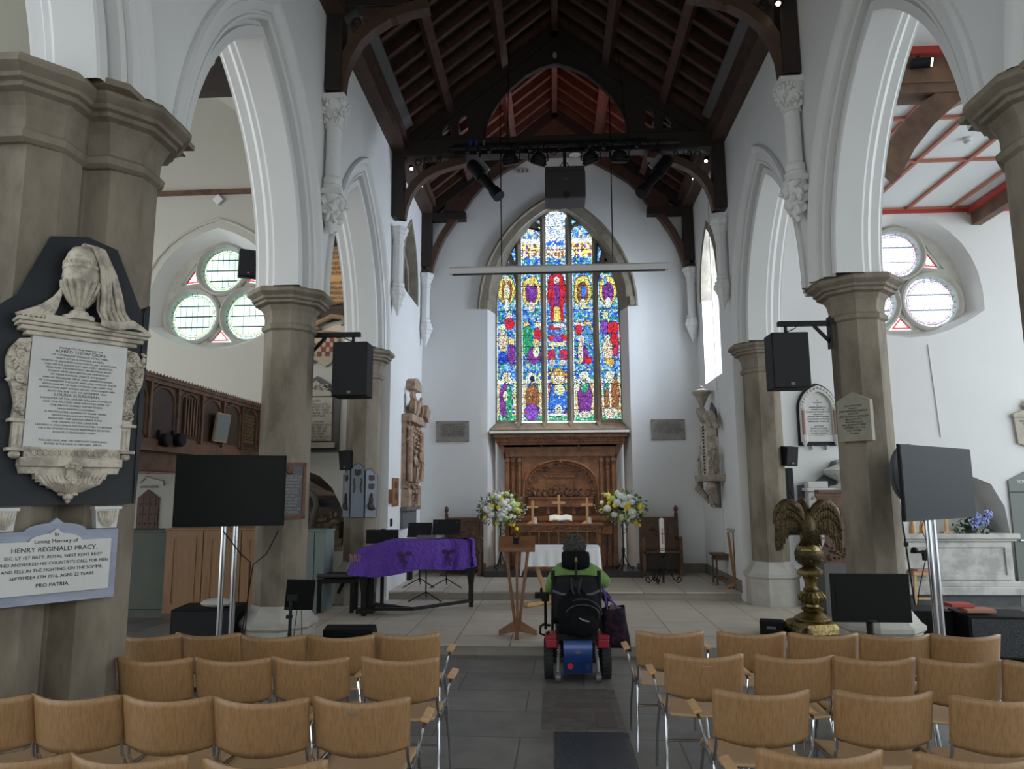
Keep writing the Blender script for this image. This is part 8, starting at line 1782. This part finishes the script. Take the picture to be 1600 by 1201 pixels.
# altar tomb in the recess
t = T('altar_tomb', 'pale veined marble altar tomb in the right aisle wall recess', 'tomb', (6.2, YA - .10, .175)); VM = mat('veined_marble', (.55, .54, .50), .45, noise=.8, nscale=3.2, col2=(.34, .34, .32))
obj('plinth', MB().box(-1.0, .88, -.02, .5, 0, .12).box(-.98, .84, .0, .5, .12, .20), VM, t, bevel=.01); obj('chest', MB().box(-.95, .74, .06, .5, .20, .80), VM, t); obj('panel_frame', MB().plate([[(-.9, .22), (-.9, .78), (.70, .78), (.70, .22)], [(-.82, .29), (.62, .29), (.62, .71), (-.82, .71)]], .035, .06, FY(0)), VM, t, bevel=.004)
obj('top_slab', MB().box(-.98, .80, .02, .5, .80, .84).box(-1.0, .84, -.02, .5, .84, .92), VM, t, bevel=.008)
obj('back_shelf', MB().box(-1.0, .6, .36, .5, .92, 1.12), VM, t)
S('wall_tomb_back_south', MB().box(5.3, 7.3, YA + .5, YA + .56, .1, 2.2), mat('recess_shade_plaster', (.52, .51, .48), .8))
tz = .175 + .92
def cross2(label, x, h, m_=PINE): q = atY(x, 820, YA); t = T('wooden_cross', label, 'cross', (q[0], YA - .02, tz)); obj('upright', MB().box(-.025, .025, -.012, .012, .02, h), m_, t); obj('crossbar', MB().box(-h * .3, h * .3, -.013, .013, h * .66, h * .66 + .05), m_, t); obj('foot', MB().box(-.08, .08, -.05, .05, 0, .03), m_, t, bevel=.006)
cross2('small wooden cross standing on the right aisle tomb, half hidden by screen', 1478, .46)
o = T('nativity_figures', 'small pale carved wooden figures at the left end of the tomb top', 'figurine', (atY(1421, 830, YA)[0] + .12, YA - .02, tz)); 
for k in (-.07, .07): obj('carved_figure', MB().lathe([(.05, 0), (.04, .12), (.02, .17), (.028, .2), (.02, .24)], 10, (k, 0, 0)), PINE, o, smooth=True)
q = atY(1521, 835, YA - .05); t = T('potted_hydrangea', 'blue hydrangea with dark green leaves on the right end of the tomb', 'plant', (q[0], YA - .0, tz)); rd = random.Random(31)
obj('pot', MB().lathe([(.07, 0), (.09, .12), (.10, .13)], 16), mat('dark_pot', (.05, .04, .035), .7), t, smooth=True)
for k in range(9):
    an = rd.uniform(0, 2 * PI); r = rd.uniform(.02, .20); cx, cz = r * math.cos(an) * 1.25, .23 + r * math.sin(an) * .8 + .02; g = MB()
    for _ in range(34):
        d = Vector((rd.gauss(0, 1), rd.gauss(0, 1), rd.gauss(0, 1))).normalized() * .062; g.ell((cx + d.x, -.08 + d.y * .8, cz + d.z), (.018, .012, .018), (rd.random(), rd.random(), rd.random()), 6, 4)
    obj('flower_head', g, mat('hydrangea_blue', (.30, .38, .72), .7, noise=.5, nscale=20, col2=(.45, .42, .75)), t, smooth=True)
lf = MB()
for _ in range(130):
    an = rd.uniform(0, 2 * PI); r = rd.uniform(.05, .26); s = rd.uniform(.03, .05); Tm = Matrix.Translation((r * math.cos(an) * 1.15, -.06 + rd.uniform(-.08, .08), .12 + r * math.sin(an) * .6)) @ Euler((rd.uniform(-.8, .8), rd.uniform(-1.2, 1.2), rd.uniform(-3, 3))).to_matrix().to_4x4(); lf.add([(0, 0, 0), (s, .5 * s, 0), (2 * s, 0, -.2 * s), (s, -.5 * s, 0)], [(0, 1, 2), (0, 2, 3)], Tm)
obj('foliage', lf, mat('hydrangea_leaf', (.03, .085, .025), .6, noise=.5, nscale=9), t)['kind'] = 'stuff'
# stool
q = atZ(1437, 948, 0); t = T('wooden_stool', 'pale wooden stool with magazines between the pier and the screen poles', 'stool', (q[0] + .05, q[1], 0)); hz = atY(1437, 893, q[1])[2]
obj('seat', MB().box(-.17, .17, -.15, .15, hz - .04, hz), PINE, t, bevel=.005)
for sx in (-1, 1):
    for sy in (-1, 1): obj('leg', MB().bar((sx * .14, sy * .12, hz - .04), (sx * .18, sy * .15, 0), .035, .035), PINE, t)
obj('stretcher', MB().box(-.16, .16, -.145, -.12, .13, .16), PINE, t)
o = obj('magazine_pile', MB().cb((0, 0, .012), (.30, .22, .024)).cb((.02, .01, .035), (.26, .20, .02), (0, 0, .2)), mat('magazine_red', (.35, .18, .15), .5)); o.location = (t.location.x, q[1], hz); tag(o, 'thin pile of magazines on the pale wooden stool', 'magazines')
# green south door, tablet at the edge
a = atY(1576, 745, YA); d = T('door_2', 'grey-green painted door marked SOUTH at the right photo edge', 'door', (0, 0, 0)); d['kind'] = 'structure'; x0 = a[0]; zt = atY(1590, 738, YA)[2]
GDM = mat('grey_green_door', (.15, .165, .15), .5)
obj('door_leaf', MB().plate([[(x0 - .03, 0), (x0 - .03, zt - .12), (x0 + .25, zt + .02), (x0 + .6, zt + .08), (x0 + 1.2, zt), (x0 + 1.2, 0)]], -.035, 0, FY(YA)), GDM, d); obj('rail_groove', MB().box(x0 - .02, x0 + 1.2, YA - .04, YA - .034, zt - .31, zt - .295), INK, d); obj('push_bar', MB().box(x0 + .04, x0 + 1.1, YA - .07, YA - .05, .98, 1.0), CHROME, d)
txt('door_sign', 'SOUTH PORCH', .085, mat('sign_white_letters', (.75, .75, .75), .6), d, frame((x0 + .10, YA - .036, zt - .17), (1, 0, 0)), align='LEFT', sx=.85)
a = atY(1581, 652, YA); b = atY(1600, 697, YA); t = T('wall_tablet', 'cream marble wall tablet cut off by the right photo edge', 'memorial', (a[0], YA, 0))
obj('tablet', MB().plate([[(0.03, b[2] + .04), (0.0, a[2]), (.5, a[2]), (.47, b[2] + .04)]], -.05, 0, FY(0)).plate([[(-.02, a[2]), (-.02, a[2] + .05), (.10, a[2] + .10), (.25, a[2] + .12), (.52, a[2] + .05), (.52, a[2])]], -.08, 0, FY(0)).plate([[(.05, b[2] + .04), (.2, b[2] - .02), (.3, b[2] + .04)]], -.05, 0, FY(0)), mat('cream_marble', (.42, .37, .29), .5), t, bevel=.004)
txt('inscription', 'SACRED TO THE\nMEMORY OF\nELIZABETH\nWIFE OF\nJAMES HAY', .045, INK, t, frame((.25, -.052, a[2] - .08), (1, 0, 0)), line=1.0)
obj('urn_finial', MB().lathe([(.03, 0), (.06, .05), (.07, .10), (.03, .14), (.01, .2)], 14, (.22, -.04, a[2] + .10)), MARBLE, t, smooth=True)
# ledger stones and worn patches in the aisle floor
def ledger(label, px, m_, z=.004, name='ledger_stone'):
    P = [atZ(x, y, 0) for x, y in px]; xs = [p[0] for p in P]; ys = [p[1] for p in P]; o = obj(name, MB().box(min(xs), max(xs), min(ys), max(ys), -.02, z), m_); tag(o, label, 'floor slab'); return o
ledger('dark blue-black ledger slab in the aisle floor nearest the camera', ((866, 1143), (1000, 1205)), mat('ledger_black', (.030, .036, .044), .35, noise=.5, nscale=5, col2=(.05, .055, .065), bump=.3, bscale=30))
ws = ledger('worn brown ledger slab with sunken brass matrices in the aisle', ((850, 1076), (978, 1141)), mat('ledger_worn', (.135, .115, .10), .6, noise=.8, nscale=9, col2=(.08, .07, .062), bump=.5, bscale=25))
for px in (((868, 1098), (955, 1106)), ((868, 1112), (905, 1122)), ((930, 1112), (965, 1138))):
    P = [atZ(x, y, 0) for x, y in px]; obj('matrix', MB().box(P[0][0], P[1][0], P[1][1], P[0][1], .002, .007), mat('matrix_fill', (.10, .075, .065) if px[0][0] != 868 or px[0][1] == 1098 else (.20, .18, .15), .8), ws)
# ================================================================== repeats of a kind share a group phrase
PH = {'stone_pier': 'stone piers of the nave arcades', 'wall_shaft': 'white corbel columns under the roof trusses', 'roof_truss': 'dark timber roof trusses', 'hanging_speaker': 'column speakers hung from the piers',
      'wall_speaker': 'small black speakers on walls and piers', 'track_spotlight': 'small lit spotlights along the roof edges', 'wash_light': 'round stage lights on the lighting bar', 'profile_spotlight': 'long stage spotlights on the lighting bar',
      'wooden_cross': 'pale wooden standing crosses', 'pillar_candle': 'short candles on the altar', 'flower_stand': 'iron flower stands beside the altar', 'flower_arrangement': 'white and yellow flowers beside the altar',
      'sanctuary_chair': 'carved oak armchairs at the east wall', 'wall_plaque': 'grey plaques beside the east window', 'music_stand': 'music stands behind the piano', 'display_screen': 'large flat screens on chrome poles',
      'cupboard': 'cupboards in the left aisle', 'shell_bracket': 'shell brackets under the black slab', 'stage_monitor': 'wedge stage monitors on the floor', 'subwoofer': 'large floor speakers', 'round_lamp': 'black lamps under the gallery edge',
      'ledger_stone': 'ledger slabs in the aisle floor', 'longitudinal_beam': 'timber beams of the right aisle ceiling', 'timber_post': 'feet of the east wall roof posts', 'book': 'books on the right bass speaker'}
for o in COL.objects:
    b = o.name.split('.')[0]
    if o.parent is None and 'label' in o.keys() and 'group' not in o.keys() and b in PH: o['group'] = PH[b]
